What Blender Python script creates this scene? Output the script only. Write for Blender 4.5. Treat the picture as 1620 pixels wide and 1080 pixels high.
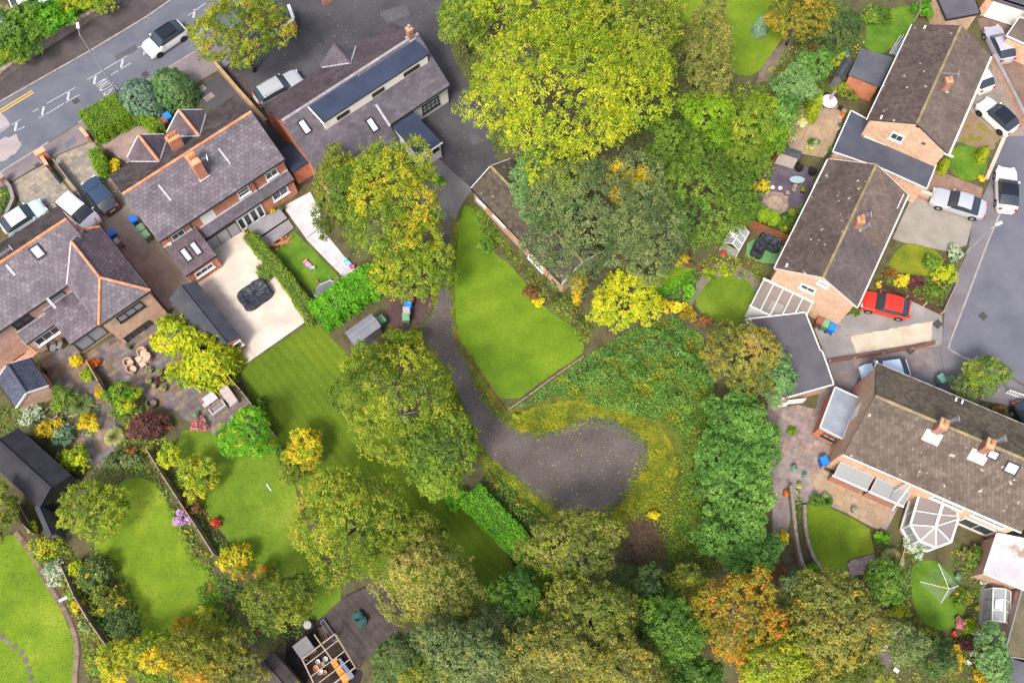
import bpy, math, random
import numpy as np
from mathutils import Vector
SC = bpy.context.scene
for _o in list(bpy.data.objects): bpy.data.objects.remove(_o)
R = math.radians
# ---------------------------------------------------------------- camera, sky, sun, exposure
FPX, CAMH = 1500.0, 74.0
TH = math.atan(560 / FPX); CT, ST = math.cos(TH), math.sin(TH)
cd = bpy.data.cameras.new('camera'); cam = bpy.data.objects.new('camera', cd); SC.collection.objects.link(cam)
cam.location = (0, 0, CAMH); cam.rotation_euler = (TH, 0, 0)
cd.sensor_fit = 'HORIZONTAL'; cd.sensor_width = 36; cd.lens = 36 * FPX / 1620; cd.clip_end = 2000; cd.clip_start = 1
SC.camera = cam
SUN_EL, SUN_AZ = R(56), R(205)          # azimuth clockwise from +Y
w = bpy.data.worlds.new('World'); SC.world = w; w.use_nodes = True
nt = w.node_tree; nt.nodes.clear()
sky = nt.nodes.new('ShaderNodeTexSky'); sky.sky_type = 'NISHITA'; sky.sun_disc = False
sky.sun_elevation = SUN_EL; sky.sun_rotation = SUN_AZ; sky.dust_density = 5.0; sky.ozone_density = 1.0; sky.air_density = .8
bg = nt.nodes.new('ShaderNodeBackground'); bg.inputs[1].default_value = 0.15
wo = nt.nodes.new('ShaderNodeOutputWorld')
nt.links.new(sky.outputs[0], bg.inputs[0]); nt.links.new(bg.outputs[0], wo.inputs[0])
sl = bpy.data.lights.new('sun', 'SUN'); sl.energy = 1.9; sl.angle = R(12); sl.color = (1, .95, .86)
so = bpy.data.objects.new('sun', sl); SC.collection.objects.link(so)
sd = Vector((math.sin(SUN_AZ) * math.cos(SUN_EL), math.cos(SUN_AZ) * math.cos(SUN_EL), math.sin(SUN_EL)))
so.rotation_euler = sd.to_track_quat('Z', 'Y').to_euler(); so.location = (0, 0, 120)
SC.view_settings.view_transform = 'Standard'; SC.view_settings.look = 'None'
SC.view_settings.exposure = 0.80; SC.view_settings.gamma = 1.0
SC.render.engine = 'CYCLES'
try:
    SC.cycles.max_bounces = 5; SC.cycles.diffuse_bounces = 3; SC.cycles.transmission_bounces = 3; SC.cycles.transparent_max_bounces = 4
    SC.cycles.caustics_reflective = False; SC.cycles.caustics_refractive = False
except Exception: pass
# ---------------------------------------------------------------- pixel -> place
def P(x, y, z=0.0):
    u = x - 810; v = y - 540; k = (CAMH - z) / (v * ST + FPX * CT)
    return Vector((u * k, (-v * CT + FPX * ST) * k, z))
def P2(x, y, z=0.0):
    p = P(x, y, z); return Vector((p.x, p.y))
def SCL(x, y, z=0.0): return (CAMH - z) / ((y - 540) * ST + FPX * CT)     # metres per pixel across
def on_plane(x, y, p0, n):
    d = Vector((x - 810, -(y - 540) * CT + FPX * ST, -(y - 540) * ST - FPX * CT)); o = Vector((0, 0, CAMH))
    t = (Vector(p0) - o).dot(n) / d.dot(n); return o + d * t
def heading(a, b, z=0.5):
    A = P(*a, z); B = P(*b, z); return math.atan2(B.y - A.y, B.x - A.x)
# ---------------------------------------------------------------- materials
MATS = {}
def _new(name):
    m = bpy.data.materials.new(name); m.use_nodes = True; nt = m.node_tree; nt.nodes.clear()
    o = nt.nodes.new('ShaderNodeOutputMaterial'); b = nt.nodes.new('ShaderNodeBsdfPrincipled')
    nt.links.new(b.outputs[0], o.inputs[0]); return m, nt, b
def _ramp(nt, stops):
    r = nt.nodes.new('ShaderNodeValToRGB'); e = r.color_ramp.elements
    while len(e) < len(stops): e.new(0.5)
    for k, (p, c) in enumerate(stops): e[k].position = p; e[k].color = (*c, 1)
    return r
def _noise(nt, vec, scale, detail=4, rough=.6):
    n = nt.nodes.new('ShaderNodeTexNoise'); n.inputs['Scale'].default_value = scale; n.inputs['Detail'].default_value = detail
    n.inputs['Roughness'].default_value = rough
    if vec is not None: nt.links.new(vec, n.inputs['Vector'])
    return n
def _mix(nt, fac, a, b, mode='MIX'):
    m = nt.nodes.new('ShaderNodeMix'); m.data_type = 'RGBA'; m.blend_type = mode
    for s, v in ((m.inputs[0], fac), (m.inputs[6], a), (m.inputs[7], b)):
        if hasattr(v, 'links') or hasattr(v, 'is_linked'): nt.links.new(v, s)
        else: s.default_value = v if isinstance(v, (int, float)) else (*v, 1)
    return m.outputs[2]
def _pos(nt): return nt.nodes.new('ShaderNodeNewGeometry').outputs['Position']
def _math(nt, op, a, b=None):
    m = nt.nodes.new('ShaderNodeMath'); m.operation = op
    for k, v in enumerate((a, b)):
        if v is None: continue
        if isinstance(v, (int, float)): m.inputs[k].default_value = v
        else: nt.links.new(v, m.inputs[k])
    return m.outputs[0]
def pm(name, c, c2=None, scale=1.0, rough=.85, bump=0.0, fine=None, c3=None, rnd=0.0, isl=0.0, metal=0.0, spec=.3, spots=None, bscale=None, stripe=None, lo=.35, hi=.68):
    """surface: two/three colours mixed by noise in world space, fine grain, per-object / per-island variation, bump"""
    if name in MATS: return MATS[name]
    m, nt, b = _new(name); pos = _pos(nt)
    b.inputs['Roughness'].default_value = rough; b.inputs['Metallic'].default_value = metal; b.inputs['Specular IOR Level'].default_value = spec
    if c2 is None: col = None
    else:
        n = _noise(nt, pos, scale)
        st = [(lo, c), (hi, c2)] if c3 is None else [(lo, c), ((lo + hi) / 2, c2), (hi, c3)]
        r = _ramp(nt, st); nt.links.new(n.outputs[0], r.inputs[0]); col = r.outputs[0]
    if col is None:
        rgb = nt.nodes.new('ShaderNodeRGB'); rgb.outputs[0].default_value = (*c, 1); col = rgb.outputs[0]
    if stripe:                                       # mowing stripes: direction angle, width, strength
        ang, wd, amt = stripe
        sp = nt.nodes.new('ShaderNodeSeparateXYZ'); nt.links.new(pos, sp.inputs[0])
        wn = _noise(nt, pos, .25, 2)
        x = _math(nt, 'ADD', _math(nt, 'MULTIPLY', sp.outputs[0], math.cos(ang) * math.pi / wd), _math(nt, 'MULTIPLY', sp.outputs[1], math.sin(ang) * math.pi / wd))
        x = _math(nt, 'ADD', x, _math(nt, 'MULTIPLY', wn.outputs[0], 1.2))
        s = _math(nt, 'SINE', x); s = _math(nt, 'MULTIPLY', s, amt); s = _math(nt, 'ADD', s, 1.0)
        sc = nt.nodes.new('ShaderNodeVectorMath'); sc.operation = 'SCALE'; nt.links.new(col, sc.inputs[0]); nt.links.new(s, sc.inputs['Scale']); col = sc.outputs[0]
    if fine:
        fs, fa = fine; n2 = _noise(nt, pos, fs, 3, .7)
        r2 = _ramp(nt, [(.25, (1 - fa,) * 3), (.75, (1 + fa,) * 3)]); nt.links.new(n2.outputs[0], r2.inputs[0])
        col = _mix(nt, 1.0, col, r2.outputs[0], 'MULTIPLY')
    if spots:                                        # scattered blotches of another colour: scale, threshold, colour
        ss, th, sc_ = spots; n3 = _noise(nt, pos, ss, 5, .65)
        r3 = _ramp(nt, [(th, (0, 0, 0)), (min(th + .07, 1), (1, 1, 1))]); nt.links.new(n3.outputs[0], r3.inputs[0])
        col = _mix(nt, r3.outputs[0], col, sc_)
    for amt, src in ((rnd, 'o'), (isl, 'i')):
        if amt:
            v = nt.nodes.new('ShaderNodeObjectInfo').outputs['Random'] if src == 'o' else nt.nodes.new('ShaderNodeNewGeometry').outputs['Random Per Island']
            s = _math(nt, 'ADD', _math(nt, 'MULTIPLY', v, 2 * amt), 1 - amt)
            sc = nt.nodes.new('ShaderNodeVectorMath'); sc.operation = 'SCALE'; nt.links.new(col, sc.inputs[0]); nt.links.new(s, sc.inputs['Scale']); col = sc.outputs[0]
    nt.links.new(col, b.inputs['Base Color'])
    if bump:
        n4 = _noise(nt, pos, bscale or (fine[0] if fine else scale * 6), 4, .7)
        bp = nt.nodes.new('ShaderNodeBump'); bp.inputs['Strength'].default_value = bump; bp.inputs['Distance'].default_value = .05
        nt.links.new(n4.outputs[0], bp.inputs['Height']); nt.links.new(bp.outputs[0], b.inputs['Normal'])
    MATS[name] = m; return m
def brick_mat(name, c1, c2, mortar, wear=(.9, .8, .7)):
    if name in MATS: return MATS[name]
    m, nt, b = _new(name); b.inputs['Roughness'].default_value = .85
    uv = nt.nodes.new('ShaderNodeUVMap')
    t = nt.nodes.new('ShaderNodeTexBrick'); nt.links.new(uv.outputs[0], t.inputs['Vector'])
    t.inputs['Color1'].default_value = (*c1, 1); t.inputs['Color2'].default_value = (*c2, 1); t.inputs['Mortar'].default_value = (*mortar, 1)
    t.inputs['Scale'].default_value = 1; t.inputs['Mortar Size'].default_value = .008; t.inputs['Brick Width'].default_value = .225; t.inputs['Row Height'].default_value = .075
    n = _noise(nt, _pos(nt), 1.3, 5); r = _ramp(nt, [(.3, (.82, .82, .82)), (.7, (1.15, 1.12, 1.1))]); nt.links.new(n.outputs[0], r.inputs[0])
    n5 = _noise(nt, _pos(nt), 6, 3); r5 = _ramp(nt, [(.3, (.8, .8, .8)), (.7, (1.2, 1.2, 1.2))]); nt.links.new(n5.outputs[0], r5.inputs[0])
    col = _mix(nt, 1.0, t.outputs[0], r.outputs[0], 'MULTIPLY'); col = _mix(nt, 1.0, col, r5.outputs[0], 'MULTIPLY')
    nt.links.new(col, b.inputs['Base Color'])
    bp = nt.nodes.new('ShaderNodeBump'); bp.inputs['Strength'].default_value = .4; bp.inputs['Distance'].default_value = .01; bp.invert = True
    nt.links.new(t.outputs['Fac'], bp.inputs['Height']); nt.links.new(bp.outputs[0], b.inputs['Normal'])
    MATS[name] = m; return m
def tile_mat(name, cols, moss=None, rough=.7, bright=None):
    """roof covering: colour of each tile by island, weather stains and moss in world space"""
    if name in MATS: return MATS[name]
    m, nt, b = _new(name); b.inputs['Roughness'].default_value = rough; b.inputs['Specular IOR Level'].default_value = .35
    g = nt.nodes.new('ShaderNodeNewGeometry'); k = len(cols)
    r = _ramp(nt, [(i / max(k - 1, 1), c) for i, c in enumerate(cols)]); nt.links.new(g.outputs['Random Per Island'], r.inputs[0])
    n = _noise(nt, g.outputs['Position'], .55, 5); rr = _ramp(nt, [(.3, (.75, .75, .76)), (.7, (1.28, 1.26, 1.28))]); nt.links.new(n.outputs[0], rr.inputs[0])
    col = _mix(nt, 1.0, r.outputs[0], rr.outputs[0], 'MULTIPLY')
    n2 = _noise(nt, g.outputs['Position'], 14, 3, .7); r2 = _ramp(nt, [(.3, (.78, .78, .78)), (.72, (1.22, 1.22, 1.22))]); nt.links.new(n2.outputs[0], r2.inputs[0])
    col = _mix(nt, 1.0, col, r2.outputs[0], 'MULTIPLY')
    if moss:
        mc, sc, th = moss; n3 = _noise(nt, g.outputs['Position'], sc, 6, .7); r3 = _ramp(nt, [(th, (0, 0, 0)), (th + .14, (.8, .8, .8))]); nt.links.new(n3.outputs[0], r3.inputs[0])
        col = _mix(nt, r3.outputs[0], col, mc)
    if bright:
        n6 = _noise(nt, g.outputs['Position'], 2.2, 2, .5); r6 = _ramp(nt, [(.69, (0, 0, 0)), (.72, (1, 1, 1))]); nt.links.new(n6.outputs[0], r6.inputs[0])
        col = _mix(nt, r6.outputs[0], col, bright)
    nt.links.new(col, b.inputs['Base Color']); MATS[name] = m; return m
def leaf_mat():
    m, nt, b = _new('leaves'); b.inputs['Roughness'].default_value = .6; b.inputs['Specular IOR Level'].default_value = .25
    a = nt.nodes.new('ShaderNodeAttribute'); a.attribute_name = 'Col'
    nt.links.new(a.outputs[0], b.inputs['Base Color'])
    t = nt.nodes.new('ShaderNodeBsdfTranslucent'); nt.links.new(a.outputs[0], t.inputs[0])
    mx = nt.nodes.new('ShaderNodeMixShader'); mx.inputs[0].default_value = .38
    o = [n for n in nt.nodes if n.type == 'OUTPUT_MATERIAL'][0]
    nt.links.new(b.outputs[0], mx.inputs[1]); nt.links.new(t.outputs[0], mx.inputs[2]); nt.links.new(mx.outputs[0], o.inputs[0])
    return m
LEAF = leaf_mat()
def glass(name, c=(.02, .03, .035), rough=.06):
    if name in MATS: return MATS[name]
    m, nt, b = _new(name); b.inputs['Base Color'].default_value = (*c, 1); b.inputs['Roughness'].default_value = rough; b.inputs['Specular IOR Level'].default_value = .7
    MATS[name] = m; return m
def clear_glass(name, tint=(.7, .75, .75), alpha=.45):
    if name in MATS: return MATS[name]
    m, nt, b = _new(name); b.inputs['Base Color'].default_value = (*tint, 1); b.inputs['Roughness'].default_value = .1; b.inputs['Alpha'].default_value = alpha
    MATS[name] = m; return m
def paint(name, c, rough=.25, coat=.6, metal=0.0):
    if name in MATS: return MATS[name]
    m, nt, b = _new(name); b.inputs['Base Color'].default_value = (*c, 1); b.inputs['Roughness'].default_value = rough
    b.inputs['Metallic'].default_value = metal; b.inputs['Coat Weight'].default_value = coat; b.inputs['Coat Roughness'].default_value = .08
    MATS[name] = m; return m
# ---------------------------------------------------------------- objects
def tag(o, label=None, cat=None, group=None, kind=None):
    if label: o['label'] = label
    if cat: o['category'] = cat
    if group: o['group'] = group
    if kind: o['kind'] = kind
    return o
BASE = {}
def thing(name, loc, label, cat, group=None, rz=0.0):
    o = bpy.data.objects.new(name, None); SC.collection.objects.link(o); o.location = loc; o.rotation_euler = (0, 0, rz)
    o.empty_display_size = .3; BASE[o.name] = Vector(loc); return tag(o, label, cat, group)
class MB:
    """collects shapes; build() links them as one mesh object"""
    def __init__(s): s.v = []; s.f = []
    def poly(s, pts):
        k = len(s.v); s.v += [tuple(p) for p in pts]; s.f.append(tuple(range(k, k + len(pts)))); return s
    def prism(s, pts, z0, z1):
        n = len(pts); pts = [(p[0], p[1]) for p in pts]
        a = sum(pts[i][0] * pts[(i + 1) % n][1] - pts[(i + 1) % n][0] * pts[i][1] for i in range(n))
        if a < 0: pts = pts[::-1]
        k = len(s.v); s.v += [(x, y, z0) for x, y in pts] + [(x, y, z1) for x, y in pts]
        s.f.append(tuple(range(k + n, k + 2 * n))); s.f.append(tuple(range(k + n - 1, k - 1, -1)))
        for i in range(n): j = (i + 1) % n; s.f.append((k + i, k + j, k + n + j, k + n + i))
        return s
    def solid(s, top, dz):
        """a slab under a (sloping) polygon: thickness dz straight down"""
        n = len(top); k = len(s.v); top = [Vector(p) for p in top]
        nn = (top[1] - top[0]).cross(top[2] - top[0])
        if nn.z < 0: top = top[::-1]
        s.v += [tuple(p) for p in top] + [(p.x, p.y, p.z - dz) for p in top]
        s.f.append(tuple(range(k, k + n))); s.f.append(tuple(range(k + 2 * n - 1, k + n - 1, -1)))
        for i in range(n): j = (i + 1) % n; s.f.append((k + j, k + i, k + n + i, k + n + j))
        return s
    def box(s, c, size, rz=0.0, taper=1.0):
        cx, cy, cz = c; a, b, h = size[0] / 2, size[1] / 2, size[2] / 2; co, si = math.cos(rz), math.sin(rz); k = len(s.v)
        for z, t in ((-h, taper), (h, 1.0)):
            for x, y in ((-a, -b), (a, -b), (a, b), (-a, b)):
                x *= t; y *= t; s.v.append((cx + x * co - y * si, cy + x * si + y * co, cz + z))
        s.f += [(k + 3, k + 2, k + 1, k), (k + 4, k + 5, k + 6, k + 7)] + [(k + i, k + (i + 1) % 4, k + 4 + (i + 1) % 4, k + 4 + i) for i in range(4)]
        return s
    def beam(s, p0, p1, w, h=None, up=(0, 0, 1)):
        h = h or w; p0 = Vector(p0); p1 = Vector(p1); d = (p1 - p0).normalized(); u = Vector(up)
        if abs(d.dot(u)) > .99: u = Vector((1, 0, 0))
        x = d.cross(u).normalized(); y = x.cross(d).normalized(); k = len(s.v)
        for p in (p0, p1):
            for a, b in ((-1, -1), (1, -1), (1, 1), (-1, 1)): s.v.append(tuple(p + x * (a * w / 2) + y * (b * h / 2)))
        s.f += [(k, k + 1, k + 2, k + 3), (k + 7, k + 6, k + 5, k + 4)] + [(k + (i + 1) % 4, k + i, k + 4 + i, k + 4 + (i + 1) % 4) for i in range(4)]
        return s
    def tube(s, p0, p1, r0, r1=None, n=8, cap=True):
        r1 = r0 if r1 is None else r1; p0 = Vector(p0); p1 = Vector(p1); d = (p1 - p0).normalized()
        u = Vector((0, 0, 1)) if abs(d.z) < .95 else Vector((1, 0, 0)); x = d.cross(u).normalized(); y = d.cross(x).normalized(); k = len(s.v)
        for p, r in ((p0, r0), (p1, r1)):
            for i in range(n): a = 2 * math.pi * i / n; s.v.append(tuple(p + x * (math.cos(a) * r) + y * (math.sin(a) * r)))
        for i in range(n): j = (i + 1) % n; s.f.append((k + i, k + n + i, k + n + j, k + j))
        if cap: s.f.append(tuple(range(k, k + n))); s.f.append(tuple(range(k + 2 * n - 1, k + n - 1, -1)))
        return s
    def lathe(s, c, prof, n=12, sx=1.0, sy=1.0):
        """prof: list of (radius, z) from bottom to top"""
        k = len(s.v)
        for r, z in prof:
            for i in range(n): a = 2 * math.pi * i / n; s.v.append((c[0] + math.cos(a) * r * sx, c[1] + math.sin(a) * r * sy, c[2] + z))
        for q in range(len(prof) - 1):
            for i in range(n): j = (i + 1) % n; s.f.append((k + q * n + i, k + q * n + j, k + (q + 1) * n + j, k + (q + 1) * n + i))
        s.f.append(tuple(k + n - 1 - i for i in range(n))); m = k + (len(prof) - 1) * n; s.f.append(tuple(range(m, m + n))); return s
    def ball(s, c, r, n=10, m=6, sz=1.0):
        prof = [(max(r * math.sin(math.pi * q / m), 1e-3), -r * sz * math.cos(math.pi * q / m)) for q in range(m + 1)]
        return s.lathe(c, prof, n)
    def build(s, name, m, parent=None, smooth=False, uv=False, local=False, label=None, cat=None, group=None, kind=None):
        v = s.v
        if parent is not None:
            b = Vector((0, 0, 0)) if local else BASE[parent.name]
        elif kind == 'structure' or not v: b = Vector((0, 0, 0))
        else:
            a = np.array(v); b = Vector((float(a[:, 0].mean()), float(a[:, 1].mean()), float(a[:, 2].min())))
        me = bpy.data.meshes.new(name); me.from_pydata([(x - b.x, y - b.y, z - b.z) for x, y, z in v], [], s.f)
        if uv:
            L = me.uv_layers.new(name='UVMap').data; V = [Vector(p) for p in v]
            for p in me.polygons:
                n = p.normal
                if abs(n.z) > .96:
                    for li in p.loop_indices: q = V[me.loops[li].vertex_index]; L[li].uv = (q.x, q.y)
                else:
                    t = Vector((0, 0, 1)).cross(n).normalized(); u = n.cross(t)
                    for li in p.loop_indices: q = V[me.loops[li].vertex_index]; L[li].uv = (q.dot(t), q.dot(u))
        if smooth: me.polygons.foreach_set('use_smooth', [True] * len(me.polygons))
        if m: me.materials.append(m)
        me.update(); o = bpy.data.objects.new(name, me); SC.collection.objects.link(o)
        if parent is not None: o.parent = parent; BASE[o.name] = BASE[parent.name] if not local else Vector((0, 0, 0))
        else: o.location = b; BASE[o.name] = b
        return tag(o, label, cat, group, kind)
def copy_tree(o, parent=None):
    c = o.copy(); SC.collection.objects.link(c); c.parent = parent
    BASE[c.name] = BASE.get(o.name, Vector((0, 0, 0)))
    for ch in list(o.children): copy_tree(ch, c)
    return c
def px(pts, z=0.0): return [P(x, y, z) for x, y in pts]
def smoothed(pts, it=2, closed=True):
    for _ in range(it):
        q = []; n = len(pts)
        for i in range(n if closed else n - 1):
            a, b = pts[i], pts[(i + 1) % n]; q += [(a[0] * .75 + b[0] * .25, a[1] * .75 + b[1] * .25), (a[0] * .25 + b[0] * .75, a[1] * .25 + b[1] * .75)]
        if not closed: q = [pts[0]] + q + [pts[-1]]
        pts = q
    return pts
def sheet(name, pts, z, m, smooth=0, kind='structure', jag=0.0, seed=0, thick=0.0, parent=None):
    """a flat piece of ground traced from the photo, lying at height z"""
    if smooth: pts = smoothed(pts, smooth)
    W = [P(x, y, 0) for x, y in pts]
    if jag:                                          # ragged edge: resample and nudge
        rg = random.Random(seed); Q = []
        for i in range(len(W)):
            a, b = W[i], W[(i + 1) % len(W)]; k = max(1, int((b - a).length / .35))
            e = min(jag, .2 * (b - a).length / k)
            for j in range(k): q = a.lerp(b, j / k); Q.append(Vector((q.x + max(-2 * e, min(2 * e, rg.gauss(0, e))), q.y + max(-2 * e, min(2 * e, rg.gauss(0, e))), 0)))
        W = Q
    mb = MB()
    if thick: mb.prism([(p.x, p.y) for p in W], z - thick, z)
    else:
        a = sum(W[i].x * W[(i + 1) % len(W)].y - W[(i + 1) % len(W)].x * W[i].y for i in range(len(W)))
        if a < 0: W = W[::-1]
        mb.poly([(p.x, p.y, z) for p in W])
    return mb.build(name, m, parent, kind=kind)
def clip(poly, u0, u1, v0, v1):
    def half(p, f):
        o = []
        for i in range(len(p)):
            a, b = p[i], p[(i + 1) % len(p)]; fa, fb = f(a), f(b)
            if fa >= 0: o.append(a)
            if (fa >= 0) != (fb >= 0): t = fa / (fa - fb); o.append((a[0] + (b[0] - a[0]) * t, a[1] + (b[1] - a[1]) * t))
        return o
    for f in (lambda q: q[0] - u0, lambda q: u1 - q[0], lambda q: q[1] - v0, lambda q: v1 - q[1]):
        poly = half(poly, f)
        if len(poly) < 3: return []
    return poly
def area2(p): return abs(sum(p[i][0] * p[(i + 1) % len(p)][1] - p[(i + 1) % len(p)][0] * p[i][1] for i in range(len(p)))) / 2
def paving(name, pts, z, base_m, slab_mats, ang, sw, sh, joint=.015, seed=1, vary=True, thick=.03, slab='slab', bond=True, limit=290):
    """bed of mortar with slabs laid on it one by one (convex outline); each slab is a child"""
    rg = random.Random(seed); W = [P2(x, y) for x, y in pts]; ca, sa = math.cos(ang), math.sin(ang)
    bed = sheet(name, pts, z - thick, base_m)
    q = [(p.x * ca + p.y * sa, -p.x * sa + p.y * ca) for p in W]
    u0, u1 = min(a for a, _ in q), max(a for a, _ in q); v0, v1 = min(b for _, b in q), max(b for _, b in q)
    v = v0; row = 0; jobs = []
    while v < v1:
        h = sh * (rg.choice((.7, 1, 1, 1.4)) if vary else 1); u = u0 - (sw * rg.random() if bond else 0)
        while u < u1:
            wd = sw * (rg.choice((.7, 1, 1, 1.45)) if vary else 1)
            c = clip(q, u + joint / 2, u + wd - joint / 2, v + joint / 2, v + h - joint / 2)
            if c and area2(c) > .02: jobs.append(c)
            u += wd
        v += h; row += 1
    jobs.sort(key=lambda c: -area2(c)); rest = MB()
    for i, c in enumerate(jobs):
        dz = rg.uniform(-.004, .004); pp = [(a * ca - b * sa, a * sa + b * ca) for a, b in c]
        if i < limit: MB().prism(pp, z - thick - .001, z + dz).build(slab, rg.choice(slab_mats), bed)
        else: rest.prism(pp, z - thick - .001, z + dz)
    if rest.v: rest.build(slab + 's', slab_mats[0], bed, kind='stuff')
    return bed
# ---------------------------------------------------------------- foliage
RG = np.random.default_rng(7)
def unit(a): return a / np.maximum(np.linalg.norm(a, axis=1, keepdims=True), 1e-9)
def leaf_object(name, C, N, S, COL, parent=None, aspect=.55, T=None, label=None, cat=None, group=None, kind=None, base=None):
    """n leaves as bent four-cornered blades: centre, normal, half length, colour"""
    n = len(C)
    if n == 0: return None
    T = unit(np.cross(N, RG.normal(size=(n, 3)))) if T is None else T
    B = unit(np.cross(N, T)); S = S[:, None]
    V = np.empty((n, 4, 3)); V[:, 0] = C + T * S - N * S * .25; V[:, 1] = C + B * S * aspect; V[:, 2] = C - T * S - N * S * .25; V[:, 3] = C - B * S * aspect
    if parent is not None: b = np.array(BASE[parent.name])
    elif base is not None: b = np.array(base)
    else: b = np.array([C[:, 0].mean(), C[:, 1].mean(), 0.0])
    V = (V - b).reshape(-1, 3).astype(np.float32)
    me = bpy.data.meshes.new(name); me.vertices.add(4 * n); me.vertices.foreach_set('co', V.ravel())
    me.loops.add(4 * n); me.loops.foreach_set('vertex_index', np.arange(4 * n, dtype=np.int32))
    me.polygons.add(n); me.polygons.foreach_set('loop_start', np.arange(0, 4 * n, 4, dtype=np.int32))
    a = me.color_attributes.new('Col', 'FLOAT_COLOR', 'POINT')
    cc = np.ones((n, 4, 4), np.float32); cc[:, :, :3] = np.clip(COL, 0, 1)[:, None, :]; a.data.foreach_set('color', cc.ravel())
    me.materials.append(LEAF); me.update(calc_edges=True)
    o = bpy.data.objects.new(name, me); SC.collection.objects.link(o)
    if parent is not None: o.parent = parent
    else: o.location = b; BASE[o.name] = Vector(b)
    return tag(o, label, cat, group, kind)
def shade(pal, t):
    """colours along a palette (list of linear rgb), t in 0..1"""
    p = np.array(pal); t = np.clip(t, 0, .9999) * (len(p) - 1); i = t.astype(int); f = (t - i)[:, None]
    return p[i] * (1 - f) + p[i + 1] * f
GREEN = 1.0
PAL = {  # linear leaf colours from dull to bright
 'lime':   [(.085, .140, .008), (.210, .290, .010), (.430, .440, .012), (.680, .600, .016)],
 'laurel': [(.040, .100, .018), (.090, .190, .030), (.160, .290, .050), (.250, .400, .080)],
 'lawn':   [(.040, .080, .007), (.075, .135, .009), (.120, .190, .012), (.190, .250, .026)],
 'yg':     [(.052, .082, .010), (.135, .180, .014), (.260, .290, .020), (.440, .400, .024)],
 'ygold':  [(.070, .115, .012), (.180, .245, .016), (.370, .370, .016), (.640, .460, .012)],
 'olive':  [(.050, .072, .010), (.110, .135, .016), (.190, .205, .022), (.280, .270, .030)],
 'tan':    [(.070, .080, .018), (.150, .155, .030), (.260, .235, .048), (.380, .310, .070)],
 'green':  [(.026, .062, .012), (.060, .125, .016), (.115, .200, .022), (.190, .290, .030)],
 'mid':    [(.040, .080, .012), (.085, .145, .016), (.150, .220, .020), (.240, .300, .026)],
 'grey':   [(.045, .068, .026), (.095, .125, .042), (.155, .185, .060), (.230, .250, .080)],
 'dark':   [(.016, .034, .012), (.036, .064, .018), (.066, .100, .026), (.110, .150, .036)],
 'bright': [(.040, .150, .006), (.090, .270, .010), (.170, .400, .014), (.270, .500, .020)],
 'hedge':  [(.050, .110, .006), (.110, .200, .008), (.190, .300, .010), (.300, .400, .014)],
 'gold':   [(.220, .180, .010), (.420, .310, .012), (.640, .450, .014), (.800, .580, .020)],
 'yellow': [(.400, .320, .010), (.620, .480, .012), (.780, .600, .015), (.850, .680, .030)],
 'orange': [(.080, .075, .014), (.200, .150, .016), (.380, .210, .014), (.520, .200, .016)],
 'autumn': [(.060, .075, .012), (.170, .160, .016), (.340, .260, .018), (.480, .250, .016)],
 'rust':   [(.060, .040, .016), (.140, .070, .024), (.250, .110, .034), (.340, .160, .050)],
 'maroon': [(.016, .006, .008), (.040, .014, .016), (.080, .026, .028), (.130, .050, .045)],
 'blue':   [(.060, .110, .070), (.120, .200, .125), (.200, .300, .190), (.300, .410, .270)],
 'cedar':  [(.045, .100, .030), (.095, .180, .055), (.160, .270, .085), (.240, .360, .120)],
 'silver': [(.180, .230, .150), (.300, .350, .230), (.430, .470, .320), (.560, .590, .420)],
 'pink':   [(.120, .060, .040), (.420, .130, .140), (.600, .260, .260), (.700, .420, .380)],
 'purple': [(.080, .120, .050), (.280, .160, .300), (.450, .280, .480), (.580, .400, .600)],
 'red':    [(.200, .030, .016), (.420, .040, .020), (.600, .070, .030), (.700, .160, .050)],
 'fire':   [(.400, .080, .008), (.620, .160, .008), (.780, .230, .010), (.800, .330, .020)],
 'cream':  [(.300, .280, .090), (.520, .450, .150), (.700, .600, .250), (.780, .700, .400)],
 'white':  [(.080, .140, .030), (.200, .280, .100), (.550, .580, .450), (.750, .760, .680)],
 'straw':  [(.150, .140, .050), (.280, .260, .095), (.420, .390, .160), (.520, .490, .240)],
}
for _k, _p in PAL.items(): PAL[_k] = [tuple(min((v * .97 + .03 * sum(c) / 3) * (max(c) ** .74 * 1.1) / max(c) * (.93 if i_ == 0 and c[1] > .8 * c[0] else 1), .82) for i_, v in enumerate(c)) for c in _p]
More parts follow.
